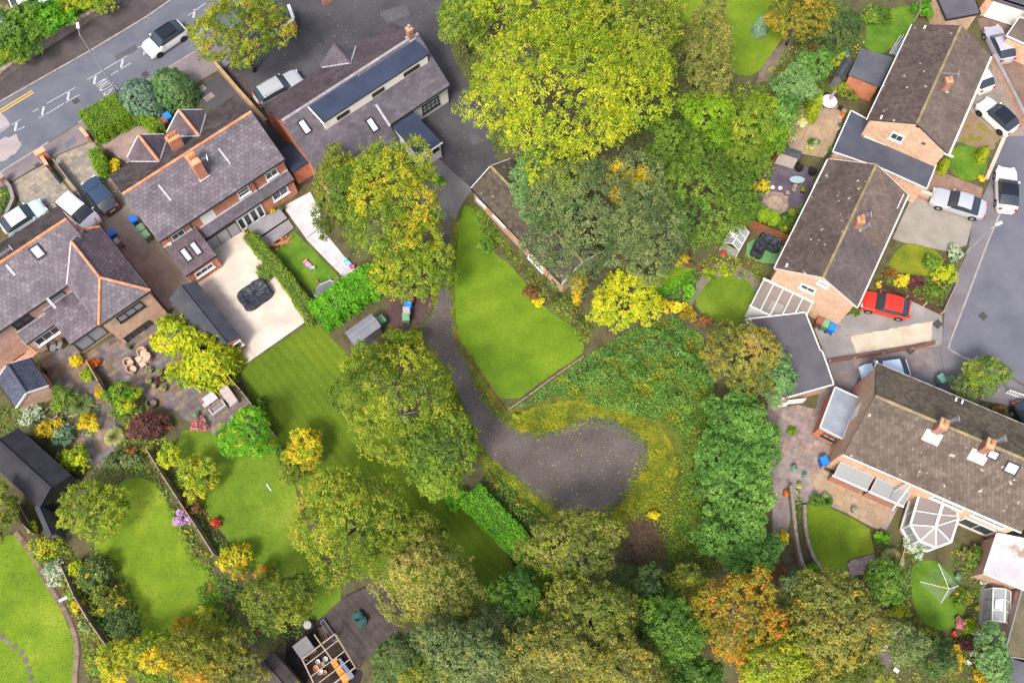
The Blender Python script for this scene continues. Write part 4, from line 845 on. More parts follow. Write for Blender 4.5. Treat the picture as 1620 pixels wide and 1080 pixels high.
def cross_gable(fr, root, uc, hw, fwd, za, zr, tile, wm, side=1, ridge_m=None, trim=None, tw=.4, th=.3):
    """small gable at right angles running into the slope of a gabled roof; side=1 on the far (v=W) slope"""
    W, ze = fr.W, fr.ze; sl = (zr - ze) / (W / 2); run = (za - ze) / sl; V = (lambda v: v) if side > 0 else (lambda v: W - v)
    pt = lambda u, v, z: fr.pt(u, V(v), z); roof = None
    Lp = [pt(uc - hw, W + fwd, ze), pt(uc - hw, W, ze), pt(uc, W - run, za), pt(uc, W + fwd, za)]; Rp = [pt(uc + hw, W + fwd, ze), pt(uc + hw, W, ze), pt(uc, W - run, za), pt(uc, W + fwd, za)]
    up = Vector((0, 0, .045)); Lp = [p + up for p in Lp]; Rp = [p + up for p in Rp]
    roof = deckroof(root, [Lp, Rp], t=.1, name='gable_roof')
    tiles(roof, Lp, tw, th, tile); tiles(roof, Rp, tw, th, tile); ridge(roof, pt(uc, W + fwd, za + .08), pt(uc, W - run, za + .08), ridge_m or M_ridge)
    for p in (Lp, Rp):
        MB().beam(p[1] + up, p[2] + up, .16, .04).build('valley_flashing', M_lead, root)
        if trim: MB().beam(p[0], p[3], .07, .18).build('bargeboard', trim, root); MB().beam(p[0] + Vector((0, 0, -.05)), p[1] + Vector((0, 0, -.05)), .09, .08).build('gutter', trim, root)
    f = fr.nv if side > 0 else -fr.nv; v = W + fwd - .12; q = hw - .2; za2 = za - .14; zs = ze + .2 * (za - ze) / hw - .14
    wall(root, [pt(uc - q, v, 0), pt(uc + q, v, 0), pt(uc + q, v, zs), pt(uc, v, za2), pt(uc - q, v, zs)], -f, wm)
    if fwd > .35:
        for u, s in ((uc - q, 1), (uc + q, -1)): wall(root, [pt(u, v - .22, 0), pt(u, W - .3, 0), pt(u, W - .3, zs), pt(u, v - .22, zs)], fr.dv * s, wm)
    return roof
def chimney(root, c, ang, lx, ly, zb, zt, m, pots=2, potm=None, cap=None):
    mb = MB(); h = zt - zb; mb.box((c.x, c.y, zb + h / 2), (lx, ly, h), ang); mb.box((c.x, c.y, zt + .04), (lx + .1, ly + .1, .09), ang); mb.box((c.x, c.y, zt - .18), (lx + .07, ly + .07, .08), ang)
    ch = mb.build('chimney', m, root, uv=True); d = Vector((math.cos(ang), math.sin(ang), 0))
    MB().box((c.x, c.y, zt + .09), (lx - .06, ly - .06, .05), ang).build('mortar_cap', pm('chimney mortar', (.46, .28, .14), (.56, .38, .22), 3, .9), ch)
    for i in range(pots):
        p = Vector((c.x, c.y, 0)) + d * (lx * (i + .5 - pots / 2) / pots * .85); MB().lathe((p.x, p.y, zt + .11), [(.13, 0), (.11, .1), (.10, .38), (.125, .42), (.09, .43), (.085, .3)], 10).build('pot', potm or M_pot, ch)
    MB().box((c.x, c.y, zb + .35), (lx + .22, ly + .22, .05), ang).build('flashing', M_lead, ch); return ch
def aerial(root, p, ang, l=1.0, h=.8):
    mb = MB(); p = Vector(p); t = p + Vector((0, 0, h)); mb.tube(p, t, .022, None, 6); d = Vector((math.cos(ang), math.sin(ang), 0)); n = Vector((-d.y, d.x, 0)); mb.beam(t - d * l / 2, t + d * l / 2, .03)
    for i in range(9): q = t + d * (l * (i / 8 - .5)); mb.beam(q - n * .18, q + n * .18, .018)
    mb.beam(t + d * l / 2 - n * .2 + Vector((0, 0, -.1)), t + d * l / 2 + n * .2 + Vector((0, 0, .12)), .03, .2); return mb.build('aerial', M_alu, root)
def dish(root, p, face, r=.32):
    f = Vector(face).normalized(); mb = MB(); p = Vector(p); u = f.cross(Vector((0, 0, 1))).normalized(); v = u.cross(f); k = len(mb.v); n = 14
    for rr, dd in ((0.02, -.10), (r * .6, -.06), (r, 0)):
        for i in range(n): a = 2 * math.pi * i / n; mb.v.append(tuple(p + f * (dd + .25) + u * math.cos(a) * rr + v * math.sin(a) * rr))
    for q in range(2):
        for i in range(n): j = (i + 1) % n; mb.f.append((k + q * n + i, k + q * n + j, k + (q + 1) * n + j, k + (q + 1) * n + i))
    mb.tube(p - f * .25, p + f * .16, .025, None, 6); mb.tube(p + f * .2 - v * r, p + f * .55, .015, None, 5); return mb.build('satellite_dish', M_metal, root)
# ---------------------------------------------------------------- buildings
def semi_pair():
    fr = Fr((252.8, 381.9), (448.7, 252.8), (363, 158), 5.0); zr = 7.35; W = fr.W; pt = fr.pt
    r = thing('semi_detached_house', fr.base(), 'red brick semi-detached pair with purple slate roof and two white-edged front gables', 'house')
    gable(fr, r, zr, T_slate, B_red, .42, .30, tile2=T_slate_shade, u0=-.1, u1=fr.L + .1)
    for uc in (3.8, 7.65): cross_gable(fr, r, uc, 1.75, .55, 6.6, zr, T_slate2, B_red, 1, trim=M_board)
    chimney(r, pt(5.75, 5.5, 0), fr.ang, 1.0, .62, 5.8, 7.9, B_red, 4); chimney(r, pt(5.9, 2.4, 0), fr.ang, .75, 1.2, 5.9, 8.35, B_red, 3)
    aerial(r, pt(6.5, 2.2, 6.9), .2, .9, 1.2)
    # rear additions: long lean-to strip and deeper slate extension with two roof windows
    lean(fr, r, 3.0, 12.1, .3, -.55, 2.95, 2.45, T_bung2, B_red, .4, .3, ends=(0, 1)); lean(fr, r, -.05, 2.98, .3, -2.4, 3.5, 2.4, T_slate2, B_red)
    up = (pt(0, .3, 3.5) - pt(0, -2.4, 2.4)).normalized()
    for u in (1.02, 1.95): skylight(r, pt(u, -1.1, 2.93), fr.dv, up, .62, 1.25)
    pw, nn = pt(0, .3, 0), -fr.nv                      # upper rear wall
    wpx(r, 282, 371.5, pw, nn, 1.15, 1.0, 2); wpx(r, 385, 303, pw, nn, 1.1, 1.0, 1, 2); wpx(r, 429, 274.5, pw, nn, 1.15, 1.0, 2)
    c = on_plane(329, 343, pw, nn); MB().box((c.x, c.y, c.z), (1.25, .05, 1.2), fr.ang).build('white_panel', M_board, r)
    ps = pt(0, -.40, 0); wpx(r, 354, 374, ps, nn, 3.1, 2.05, 3, fm=M_dkframe, gm=M_pane2, name='bifold_door', sill=False); wpx(r, 397, 344, ps, nn, 2.6, 2.0, 4, name='french_door', sill=False, fw=.14, bars=.2); wpx(r, 443, 305.5, ps, nn, 1.6, 1.15, 2, fw=.12)
    wpx(r, 323, 427, pt(0, -2.25, 0), nn, 1.75, .8, 3, fw=.1)
    for u in (2.75, 9.0): MB().tube(pt(u, .2, 2.9), pt(u, .2, 4.9), .045, None, 6).build('downpipe', M_gut, r)
    MB().box(pt(.5, .18, 3.6), (.3, .12, .3), fr.ang).build('alarm_box', M_upvc, r)
    dish(r, pt(-.1, 6.7, 4.6), -fr.dv, .34); dish(r, pt(12.1, 1.2, 3.2), fr.dv, .3)
    for u, v in ((2.6, 3.1), (8.2, 3.0)): MB().beam(pt(u, v, 5.0 + v * (zr - 5) / (W / 2) + .1), pt(u + .05, v - 1.3, 5.0 + (v - 1.3) * (zr - 5) / (W / 2) + .1), .16, .06).build('ridge_bracket', M_lead, r)
    # dark flat porch on the far side and the sunken yard
    q = [fr.pt(12.35, 2.6, 0), fr.pt(14.2, 2.6, 0), fr.pt(14.2, .1, 0), fr.pt(12.35, .1, 0)]; flat_roof(r, [(p.x, p.y) for p in q], 2.5, M_felt, None, B_red)
semi_pair()
def left_house():
    fr = Fr((3, 521.5), (103.7, 453.2), (94.6, 324.8), 5.0); zr = 7.5; pt = fr.pt
    r = thing('brick_house', pt(5, 3, 0), 'brick house with slate roof, orange ridge tiles and hipped rear wing', 'house')
    U0, U1 = -9.0, 9.05; gable(fr, r, zr, T_slate, B_pink, .42, .30, tile2=T_slate_shade, u0=U0, u1=U1)
    zw = 6.95; R0, R1 = pt(8.28, 1.75, zw), pt(8.35, -2.4, zw); E0, E1, E2, V = pt(10.62, 2.8, 5), pt(10.7, -4.65, 5), pt(6.0, -4.6, 5), pt(5.9, .05, 5); lift = Vector((0, 0, .05))
    polys = [[R0, R1, E1, E0], [R1, E1, E2], [R0, R1, E2, V]]; polys = [[p + lift for p in q] for q in polys]
    roof = deckroof(r, polys, name='wing_roof')
    for q, m in zip(polys, (T_slate2, T_slate, T_slate)): tiles(roof, q, .42, .3, m)
    for a, b in ((R0, R1), (R1, E1), (R1, E2)): ridge(roof, a + lift * 2, b + lift * 2, M_ridge, .24)
    ridge(roof, pt(10.55, 2.8, 5.1), pt(9.2, 2.9, 6.1), M_ridge, .22); MB().beam(R0 + lift * 2, V + lift * 2, .12, .05).build('valley_flashing', M_lead, r); MB().beam(R0 + lift * 2, pt(9.4, 2.6, 6.2), .12, .05).build('valley_flashing', M_lead, r)
    dv, nv = fr.dv, fr.nv
    wall(r, [pt(6.2, -4.4, 0), pt(10.45, -4.4, 0), pt(10.45, -4.4, 4.95), pt(6.2, -4.4, 4.95)], nv, B_buff); wall(r, [pt(10.45, -4.18, 0), pt(10.45, 2.6, 0), pt(10.45, 2.6, 4.95), pt(10.45, -4.18, 4.95)], -dv, B_buff)
    wall(r, [pt(6.2, -4.18, 0), pt(6.2, .3, 0), pt(6.2, .3, 4.95), pt(6.2, -4.18, 4.95)], dv, B_buff); wall(r, [pt(9.1, 2.6, 0), pt(10.23, 2.6, 0), pt(10.23, 2.6, 4.95), pt(9.1, 2.6, 5.9)], -nv, B_buff)
    MB().tube(pt(5.9, -4.72, 4.96), pt(10.75, -4.72, 4.96), .055, None, 6).build('gutter', M_gut, r); MB().tube(pt(10.78, -4.7, 4.96), pt(10.68, 2.8, 4.96), .055, None, 6).build('gutter', M_gut, r)
    lean(fr, r, 3.1, 6.05, .3, -3.0, 3.6, 2.5, T_slate, B_buff, .42, .3); lean(fr, r, .4, 3.05, .3, -.75, 3.1, 2.6, T_slate, B_buff, .4, .3, ends=(1, 0))
    pw = pt(0, -4.4, 0); wpx(r, 206, 493, pw, -nv, 2.3, 1.0, 3, fm=M_dkframe, gm=M_pane2, fw=.09); wpx(r, 222, 527, pw, -nv, 2.5, 2.0, 4, fm=M_dkframe, gm=M_pane, name='patio_door', sill=False)
    wpx(r, 143, 534, pt(0, -2.85, 0), -nv, 2.6, 1.9, 2, fm=M_dkframe, gm=M_pane2, name='glazed_door', sill=False); wpx(r, 75, 530, pt(0, -.6, 0), -nv, 2.3, 1.2, 3, fw=.14)
    pm_ = pt(0, .3, 0); wpx(r, 91, 470, pm_, -nv, 1.3, .85, 1, fm=M_dkframe, gm=M_pane2); wpx(r, 35, 508, pm_, -nv, 1.5, .9, 2, fm=M_dkframe)
    up = (pt(0, fr.W / 2, zr) - pt(0, 0, 5)).normalized(); u, v = fr.uv(62, 401, 6.7); skylight(r, pt(u, v, 5 + v * (zr - 5) / (fr.W / 2) + .02), dv, up, .85, 1.1)
    for x, y in ((20, 428), (63, 462)): u, v = fr.uv(x, y, 6.3); MB().beam(pt(u, v, 5 + v * .753 + .09), pt(u, v - .8, 5 + (v - .8) * .753 + .09), .2, .04).build('lead_patch', M_lead, r)
    u, v = fr.uv(3, 402, 7.3); aerial(r, pt(u + .4, fr.W / 2, 7.4), fr.ang, 1.1, .9); chimney(r, pt(-.2, 3.3, 0), fr.ang, .7, 1.0, 6.6, 8.4, B_red, 2)
left_house()
def bungalow():
    fr = Fr((413.7, 168.5), (616, 40.2), (714.5, 133.5), 2.7); zr = 5.5; W = fr.W; pt = fr.pt; ze = fr.ze; sl = (zr - ze) / (W / 2); L = 14.35
    r = thing('bungalow', fr.base(), 'long plum-tiled bungalow with black flat dormer and cream rendered rear', 'house')
    lift = Vector((0, 0, 0)); us = 7.65; ve = 9.75; ze2 = zr - (ve - W / 2) * sl
    A = [pt(0, 0, ze), pt(L, 0, ze), pt(L, W / 2, zr), pt(0, W / 2, zr)]; B1 = [pt(us, W, ze), pt(L, W, ze), pt(L, W / 2, zr), pt(us, W / 2, zr)]; B2 = [pt(0, ve, ze2), pt(us, ve, ze2), pt(us, W / 2, zr), pt(0, W / 2, zr)]
    B1 = [p + Vector((0, 0, .06)) for p in B1]
    roof = deckroof(r, [A, B1, B2]); tiles(roof, A, .33, .3, T_bung, .02); tiles(roof, B1, .6, .32, T_bung2, .03); tiles(roof, B2, .6, .32, T_bung2, .03)
    ridge(roof, pt(0, W / 2, zr + .03), pt(L, W / 2, zr + .03), M_ridgeg, .28); MB().beam(pt(us, W / 2 + 2.6, zr - 2.6 * sl + .1), pt(us, W + .1, ze + .06), .2, .06).build('verge_flashing', M_lead, r)
    cross_gable(fr, r, 8.35, 1.85, .35, 4.15, zr, T_bung2, B_red, -1, ridge_m=pm('plum ridge', (.10, .075, .08)), tw=.33, th=.3)
    dv, nv = fr.dv, fr.nv; zt = ze + .3 * sl - .13; T = .22; zi = ze + .52 * sl - .13
    wall(r, [pt(.08, .3, 0), pt(L - .08, .3, 0), pt(L - .08, .3, zt), pt(.08, .3, zt)], nv, B_red); wall(r, [pt(us, W - .3, 0), pt(L - .08, W - .3, 0), pt(L - .08, W - .3, zt), pt(us, W - .3, zt)], -nv, B_white)
    wall(r, [pt(.08, .52, 0), pt(.08, ve - .52, 0), pt(.08, ve - .52, ze2 + .2), pt(.08, W / 2, zr - .13), pt(.08, .52, zi)], dv, B_red); wall(r, [pt(L - .08, .52, 0), pt(L - .08, W - .52, 0), pt(L - .08, W - .52, zi), pt(L - .08, W / 2, zr - .13), pt(L - .08, .52, zi)], -dv, B_white)
    wall(r, [pt(.08, ve - .3, 0), pt(us - .1, ve - .3, 0), pt(us - .1, ve - .3, ze2 + .05), pt(.08, ve - .3, ze2 + .05)], -nv, B_white); wall(r, [pt(us - .1, W - .3, 0), pt(us - .1, ve - .52, 0), pt(us - .1, ve - .52, ze2 + .05), pt(us - .1, W - .3, ze)], -dv, B_white)
    # flat-roofed dormer
    zf = 5.42; q = [pt(2.5, W / 2 + .12, 0), pt(13.8, W / 2 + .12, 0), pt(13.9, 6.5, 0), pt(2.6, 6.5, 0)]; dr = MB(); dr.solid([Vector((p.x, p.y, zf if i < 2 else zf - .12)) for i, p in enumerate(q)], .12); dr.build('dormer_roof', M_felt, r)
    zl = zr - (6.5 - W / 2) * sl; wall(r, [pt(2.75, 6.5, zl), pt(13.7, 6.5, zl), pt(13.7, 6.5, zf - .22), pt(2.75, 6.5, zf - .22)], -nv, pm('cream render', (.82, .78, .70)))
    for u, s in ((2.75, 1), (13.7, -1)): wall(r, [pt(u, W / 2 + .4, zr - .3), pt(u, 6.28, zl), pt(u, 6.28, zf - .2), pt(u, W / 2 + .4, zf - .15)], dv * s, B_white, .12)
    MB().beam(pt(2.55, W / 2 + .2, zf + .02), pt(2.65, 6.7, zf - .09), .1, .1).build('edge_trim', M_board, r); MB().beam(pt(2.5, 6.53, zf - .16), pt(13.9, 6.53, zf - .16), .05, .08).build('gutter', M_gut, r)
    for u, n in ((4.6, 3), (8.3, 3), (11.9, 4)): window(r, pt(u, 6.515, (zl + zf) / 2 - .08), dv, nv, .42 * n, .42, n, fm=M_dkframe, sill=False, fw=.05)
    up = (pt(0, W / 2, zr) - pt(0, ve, ze2)).normalized()
    for x, y in ((479, 194), (590, 203)): u, v = fr.uv(x, y, 3.9); u, v = fr.uv(x, y, zr - (v - W / 2) * sl); skylight(r, pt(u, v, zr - (v - W / 2) * sl + .02), dv, up, .7, 1.3, glass('lit glass', (.6, .62, .68), .2))
    chimney(r, pt(13.6, W / 2 - .1, 0), fr.ang, .5, .5, 5.1, 6.6, B_red2, 1, M_metal)
    pw = pt(0, W - .3, 0); wpx(r, 681, 166, pw, nv, 1.9, 1.2, 4, 2, fm=M_dkframe, gm=M_pane2, fw=.09); wpx(r, 639, 196, pw, nv, 2.0, 1.1, 2, fw=.1, gm=M_pane2)
    MB().tube(pt(us, W + .06, ze - .02), pt(L, W + .06, ze - .02), .055, None, 6).build('gutter', M_gut, r); MB().tube(pt(L - .2, W - .1, .1), pt(L - .2, W - .1, ze), .045, None, 6).build('downpipe', M_gut, r)
    # flat-roofed rear porch
    q = [pt(7.9, W - .25, 0), pt(10.2, W - .25, 0), pt(10.3, 12.75, 0), pt(7.9, 12.75, 0)]; flat_roof(r, [(p.x, p.y) for p in q], 2.45, M_felt, None, B_white, inset=.15); MB().beam(pt(7.85, 12.82, 2.42), pt(10.35, 12.82, 2.42), .07, .16).build('fascia', M_board, r)
    MB().tube(pt(10.36, 12.7, .1), pt(10.36, 12.7, 2.3), .045, None, 6).build('downpipe', M_gut, r)
    pp = pt(0, 12.62, 0); wpx(r, 674, 248, pp, nv, .9, 1.85, 1, 2, name='door', sill=False, gm=M_pane2); wpx(r, 689, 235, pp, nv, .6, .6, 1, fm=M_dkframe); wpx(r, 623, 225, pt(0, ve - .3, 0), nv, .6, .8, 1)
bungalow()
def outbuilding():
    a, b = (745.6, 297.6), (889, 448); fr = Fr(a, b, (903, 428), 2.4); fr.W = 4.4; zr = 3.6
    r = thing('brick_outbuilding', fr.base(), 'long narrow brick outbuilding with dark lichened roof under the trees', 'outbuilding')
    gable(fr, r, zr, T_moss, B_pink, .34, .28, ridge_m=M_ridgeb, fas=M_board, oh=.2)
    pw = fr.pt(0, .2, 0)
    for x, y, w in ((790, 346, 1.5), (848, 416, 1.9), (762, 318, 1.1)): wpx(r, x, y, pw, -fr.nv, w, .75, 2, fw=.1)
outbuilding()
def house_a():
    fr = Fr((1443.7, 38.9), (1372.4, 189.3), (1502, 238.5), 5.0); zr = 6.95; pt = fr.pt; L = fr.L
    r = thing('semi_detached_house', fr.base(), 'buff brick gabled house with brown roof beside the brown block drive', 'house')
    gable(fr, r, zr, T_brown, B_buff, .30, .30, oh=.22, ridge_m=M_ridgeb, tile2=T_brown2, gut=M_upvc)  # far slope's sunlit look comes from its lighter tile colour
    wpx(r, 1419, 217, pt(L - .08, 0, 0), fr.dv, 1.15, .95, 2, fw=.12); chimney(r, pt(L * .57, fr.W / 2 + .9, 0), fr.ang + .5, .55, .55, 6.0, 7.5, B_red2, 1); aerial(r, pt(L * .53, fr.W / 2 + .7, 7.3), -.1, 1.3, .5)
    c = on_plane(1452, 200, pt(L - .08, 0, 0), fr.dv); MB().box((c.x, c.y, c.z), (.05, .3, .25), fr.ang).build('air_vent', M_gut, r); c = on_plane(1461, 227, pt(L - .08, 0, 0), fr.dv); MB().box((c.x, c.y, c.z), (.06, .35, .3), fr.ang).build('alarm_box', M_felt2, r)
    for u, v in ((.2, 1.0), (L - .5, .9)): q = pt(u, v, 5 + v * .54 + .08); MB().beam(q, q + fr.dv * .35, .14, .1).build('vent_tile', M_upvc, r)
    for u0, u1 in ((0, L * .5), (L * .5, L)): MB().beam(pt(u0, fr.W + .15, 4.92), pt(u1, fr.W + .15, 4.92), .08, .14).build('fascia', M_board, r)
    MB().beam(pt(L - .02, fr.W - .3, 4.9), pt(L - .02, fr.W + .5, 4.9), .12, .16).build('fascia', M_board, r)
    return r
house_a()
def house_b():
    fr = Fr((1311, 252), (1226, 424.6), (1358, 480.4), 5.0); zr = 6.9; pt = fr.pt; L = fr.L
    r = thing('semi_detached_house', fr.base(), 'buff brick gabled house with two-tone brown roof behind the red car', 'house')
    gable(fr, r, zr, T_brown, B_buff, .30, .30, oh=.22, ridge_m=M_ridgeb, gut=M_upvc, fas=pm('pinkish board', (.62, .50, .44)), split=(.52, T_brown2, tile_mat('grey brown tile roof', [(.086, .070, .068), (.104, .086, .083), (.122, .102, .098)], None, .8)))  # far slope: two tile colours, both paler to carry its sunlit side
    pw = pt(L - .08, 0, 0); wpx(r, 1303, 449, pw, fr.dv, .9, .6, 1, fw=.12, gm=M_pane2); wpx(r, 1278, 456, pw, fr.dv, 1.3, .85, 2, fw=.14)
    chimney(r, pt(L * .5, fr.W / 2 + .7, 0), fr.ang + .4, .55, .55, 6.0, 7.5, B_red2, 2); aerial(r, pt(L * .46, fr.W / 2 + .8, 7.2), .1, .9, .5); aerial(r, pt(L * .54, fr.W / 2 + 1.2, 7.2), .5, .8, .4)
    MB().beam(pt(0, fr.W + .1, 4.92), pt(L * .98, fr.W + .1, 4.92), .08, .12).build('fascia', M_board, r); MB().beam(pt(L * .03, fr.W - .35, 5.3), pt(L * .16, fr.W - .35, 5.3), .06, .1).build('porch_trim', M_board, r)
    q = pt(L - .6, .7, 5.45); MB().beam(q, q + fr.dv * .3, .14, .1).build('vent_tile', M_upvc, r); MB().beam(pt(.1, -.1, 4.95), pt(L * .27, -.1, 4.95), .08, .1).build('fascia', M_board, r)
    # glazed lean-to on the gable
    g = thing('glazed_lean_to', pt(L + 1, 1.8, 0), 'glass-roofed lean-to with white bars against the buff gable wall', 'conservatory')
    v0, v1, uo, zh, zl = -.3, 4.0, L + 2.6, 2.75, 2.3; um = L; gl = clear_glass('lean-to glass', (.30, .27, .25), .4)
    for i in range(5):
        a, b = v0 + (v1 - v0) * i / 5 + .03, v0 + (v1 - v0) * (i + 1) / 5 - .03; MB().solid([pt(um + .1, a, zh), pt(um + .1, b, zh), pt(uo, b, zl), pt(uo, a, zl)], .015).build('pane', gl, g)
    for i in range(6): v = v0 + (v1 - v0) * i / 5; MB().beam(pt(um + .06, v, zh + .02), pt(uo, v, zl + .02), .06, .07).build('glazing_bar', M_upvc, g)
    MB().beam(pt(um + .08, v0 - .1, zh + .03), pt(um + .08, v1 + .1, zh + .03), .14, .12).build('wall_plate', M_upvc, g); MB().beam(pt(uo, v0 - .1, zl), pt(uo, v1 + .1, zl), .1, .12).build('eaves_beam', M_upvc, g)
    wall(g, [pt(uo - .05, v0, 0), pt(uo - .05, v1, 0), pt(uo - .05, v1, zl - .08), pt(uo - .05, v0, zl - .08)], -fr.dv, M_upvc, .06); wall(g, [pt(um + .1, v0, 0), pt(uo - .12, v0, 0), pt(uo - .12, v0, zl), pt(um + .1, v0, zh - .05)], fr.nv, M_upvc, .06)
    MB().prism([pt(um + .1, v0 + .08, 0).xy, pt(uo - .15, v0 + .08, 0).xy, pt(uo - .15, v1 - .05, 0).xy, pt(um + .1, v1 - .05, 0).xy], .01, .06).build('floor', M_ochre[1], g)
    MB().box(pt(um + .9, 1.7, .45), (.9, 1.1, .75), fr.ang).build('cupboard', M_board, g)
house_b()
def terrace_c():
    fr = Fr((1612, 839), (1334.8, 718), (1385.4, 574), 5.0); zr = 8.1; pt = fr.pt; L = fr.L; W = fr.W; sl = (zr - 5) / (W / 2)
    r = thing('semi_detached_house', fr.base(), 'long rosy-tiled gabled house with two chimneys and white conservatory', 'house')
    gable(fr, r, zr, T_terr, B_buff, .30, .30, oh=.28, ridge_m=M_ridgeb, tile2=T_terr2, gut=M_upvc, u0=-.2)
    MB().beam(pt(L - .02, W - .3, 4.95), pt(L - .02, W + .2, 4.95), .1, .2).build('fascia', M_board, r)
    pw, nn = pt(0, .28, 0), -fr.nv
    for x, y, w in ((1361, 739, 2.6), (1424, 767, 2.7)): wpx(r, x + 5, y - 8, pw, nn, w, .55, 3, fm=M_dkframe, sill=False, fw=.05)
    for x, y in ((1348, 756), (1407, 777)):
        u = fr.uv(x, y, 2.0)[0]; a_, b_ = pt(0, .28, 2.5), pt(0, -.75, 1.85); sl_ = (a_ - b_).normalized(); gf = pm('grey frame', (.38, .36, .36))
        window(r, pt(u, -.235, 2.2), fr.dv, fr.dv.cross(sl_) if fr.dv.cross(sl_).z > 0 else sl_.cross(fr.dv), 2.7, 1.2, 2, fm=gf, gm=glass('bay glass', (.14, .16, .17), .08), name='bay_glazing', sill=False, fw=.07)
        wall(r, [pt(u - 1.3, -.72, 0), pt(u + 1.3, -.72, 0), pt(u + 1.3, -.72, 1.8), pt(u - 1.3, -.72, 1.8)], fr.nv, B_red2, .15); MB().beam(pt(u - 1.4, -.8, 1.82), pt(u + 1.4, -.8, 1.82), .12, .1).build('ledge', M_board, r)
    wpx(r, 1499, 795, pw, nn, 2.4, .7, 3, fw=.1); wpx(r, 1564, 823, pw, nn, 2.4, .7, 3, fw=.1); wpx(r, 1543, 832, pw, nn, 2.5, 1.9, 2, name='patio_door', sill=False, fw=.12)
    MB().beam(pt(L * .62, .0, 4.6), pt(L * .62, -.1, .1), .09).build('downpipe', M_board, r); MB().beam(pt(L * .605, -.05, 4.7), pt(L * .605, -1.6, 2.5), .09, .14).build('party_trim', M_board, r)
    c = on_plane(1377, 632, pt(L - .08, 0, 0), fr.dv); MB().box((c.x, c.y, 3.7), (.06, 1.1, 1.2), fr.ang).build('window', M_board, r)
    for x, y in ((1489, 661), (1562, 690)):
        u, v = fr.uv(x, y, 8.0); chimney(r, pt(u, W / 2 - .35, 0), fr.ang, .55, .75, 7.2, 9.0, B_red2, 1); aerial(r, pt(u - .5, W / 2 + .2, 8.1), .3, .9, .9)
        MB().solid([pt(u - .6, W / 2 - 1.3, zr - 1.3 * sl + .09), pt(u + .6, W / 2 - 1.3, zr - 1.3 * sl + .09), pt(u + .6, W / 2 - .6, zr - .6 * sl + .09), pt(u - .6, W / 2 - .6, zr - .6 * sl + .09)], .03).build('lead_apron', M_board, r)
    up = (pt(0, W / 2, zr) - pt(0, 0, 5)).normalized()
    for x, y, w, h in ((1576, 716, .8, .7), (1604, 738, .95, .9)): u, v = fr.uv(x, y, 6.8); u, v = fr.uv(x, y, 5 + v * sl); skylight(r, pt(u, v, 5 + v * sl + .02), fr.dv, up, w, h, glass('lit glass', (.6, .62, .68), .2))
    for x, y in ((1515, 632), (1525, 636)): u, v = fr.uv(x, y, 6); q = pt(u, v, zr - (v - W / 2) * sl + .1); MB().beam(q, q + fr.nv * .3, .12, .1).build('vent_tile', M_upvc, r)
    # small flat-roofed side extension
    e = thing('side_extension', P(1322, 655), 'small brick side extension with pale grey felt roof and white trim', 'extension'); q = [P2(x, y, 2.6) for x, y in ((1321, 612), (1358, 629), (1333, 694), (1297, 676))]
    flat_roof(e, [(p.x, p.y) for p in q], 2.6, M_felt4, M_board, B_red); a, b = P(1297, 676, 2.6), P(1333, 694, 2.6); d = (b - a).normalized(); n = Vector((d.y, -d.x, 0)); n = n if n.y < 0 else -n
    wpx(e, 1312, 691, a - n * .2, n, 1.1, .75, 2, fm=M_dkframe, gm=M_pane2)
    # conservatory
    k = thing('conservatory', P(1478, 850), 'white framed conservatory with faceted glazed roof', 'conservatory'); hub, back = P(1480, 832.6, 3.15), P(1489.6, 801.5, 3.15)
    ring = [P(x, y, 2.35) for x, y in ((1450.4, 793), (1440, 829.6), (1454.8, 855.6), (1480.7, 866), (1504.4, 857), (1515.6, 820.7))]; ring.append(pt(fr.uv(1515.6, 806, 2.35)[0], .25, 2.35)); ring[0] = pt(fr.uv(1450.4, 793, 2.35)[0], .25, 2.35); back = pt(fr.uv(1489.6, 801.5, 3.15)[0], .3, 3.15)
    gl = clear_glass('conservatory glass', (.34, .31, .30), .55); G3 = [(ring[0], ring[1], hub, back), (ring[1], ring[2], hub), (ring[2], ring[3], hub), (ring[3], ring[4], hub), (ring[4], ring[5], hub), (ring[5], ring[6], back, hub)]
    for q in G3:
        if len(q) == 4:
            a, b, c, d = (q[0], q[1], q[2], q[3]); m1, m2 = a.lerp(b, .5), d.lerp(c, .5) if q[2] is hub else c.lerp(d, .5)
            for s in ([a, m1, m2, d] if q[2] is hub else [a, m1, m2, d], [m1, b, c, m2]): MB().solid(s, .02).build('pane', gl, k)
            MB().beam(m1 + Vector((0, 0, .03)), m2 + Vector((0, 0, .03)), .06, .06).build('glazing_bar', M_upvc, k)
        else: MB().solid(q, .02).build('pane', gl, k)
    for p in ring[1:6]: MB().beam(p + Vector((0, 0, .03)), hub + Vector((0, 0, .03)), .08, .07).build('glazing_bar', M_upvc, k)
    MB().beam(hub + Vector((0, 0, .04)), back + Vector((0, 0, .04)), .2, .1).build('ridge_beam', M_upvc, k)
    for a, b in zip(ring, ring[1:]):
        MB().beam(a, b, .14, .14).build('eaves_beam', M_upvc, k); d = (b - a).normalized(); a0, b0 = Vector((a.x, a.y, 0)), Vector((b.x, b.y, 0)); n = Vector((d.y, -d.x, 0)); cc = (ring[2] + ring[4] + back) / 3; n = n if n.dot(a - cc) > 0 else -n
        wall(k, [a0, b0, b0 + Vector((0, 0, .65)), a0 + Vector((0, 0, .65))], -n, B_pink, .12)
        window(k, (a0 + b0) / 2 + Vector((0, 0, 1.46)) - n * .05, d, n, (b0 - a0).length - .04, 1.6, 2, 1, sill=True, gm=M_pane2)
    MB().prism([(p.x, p.y) for p in [ring[i].lerp((ring[2] + ring[4] + back) / 3, .08) for i in range(7)]], .01, .08).build('floor', pm('tiled floor', (.42, .34, .27), (.50, .42, .34), 2), k)
terrace_c()
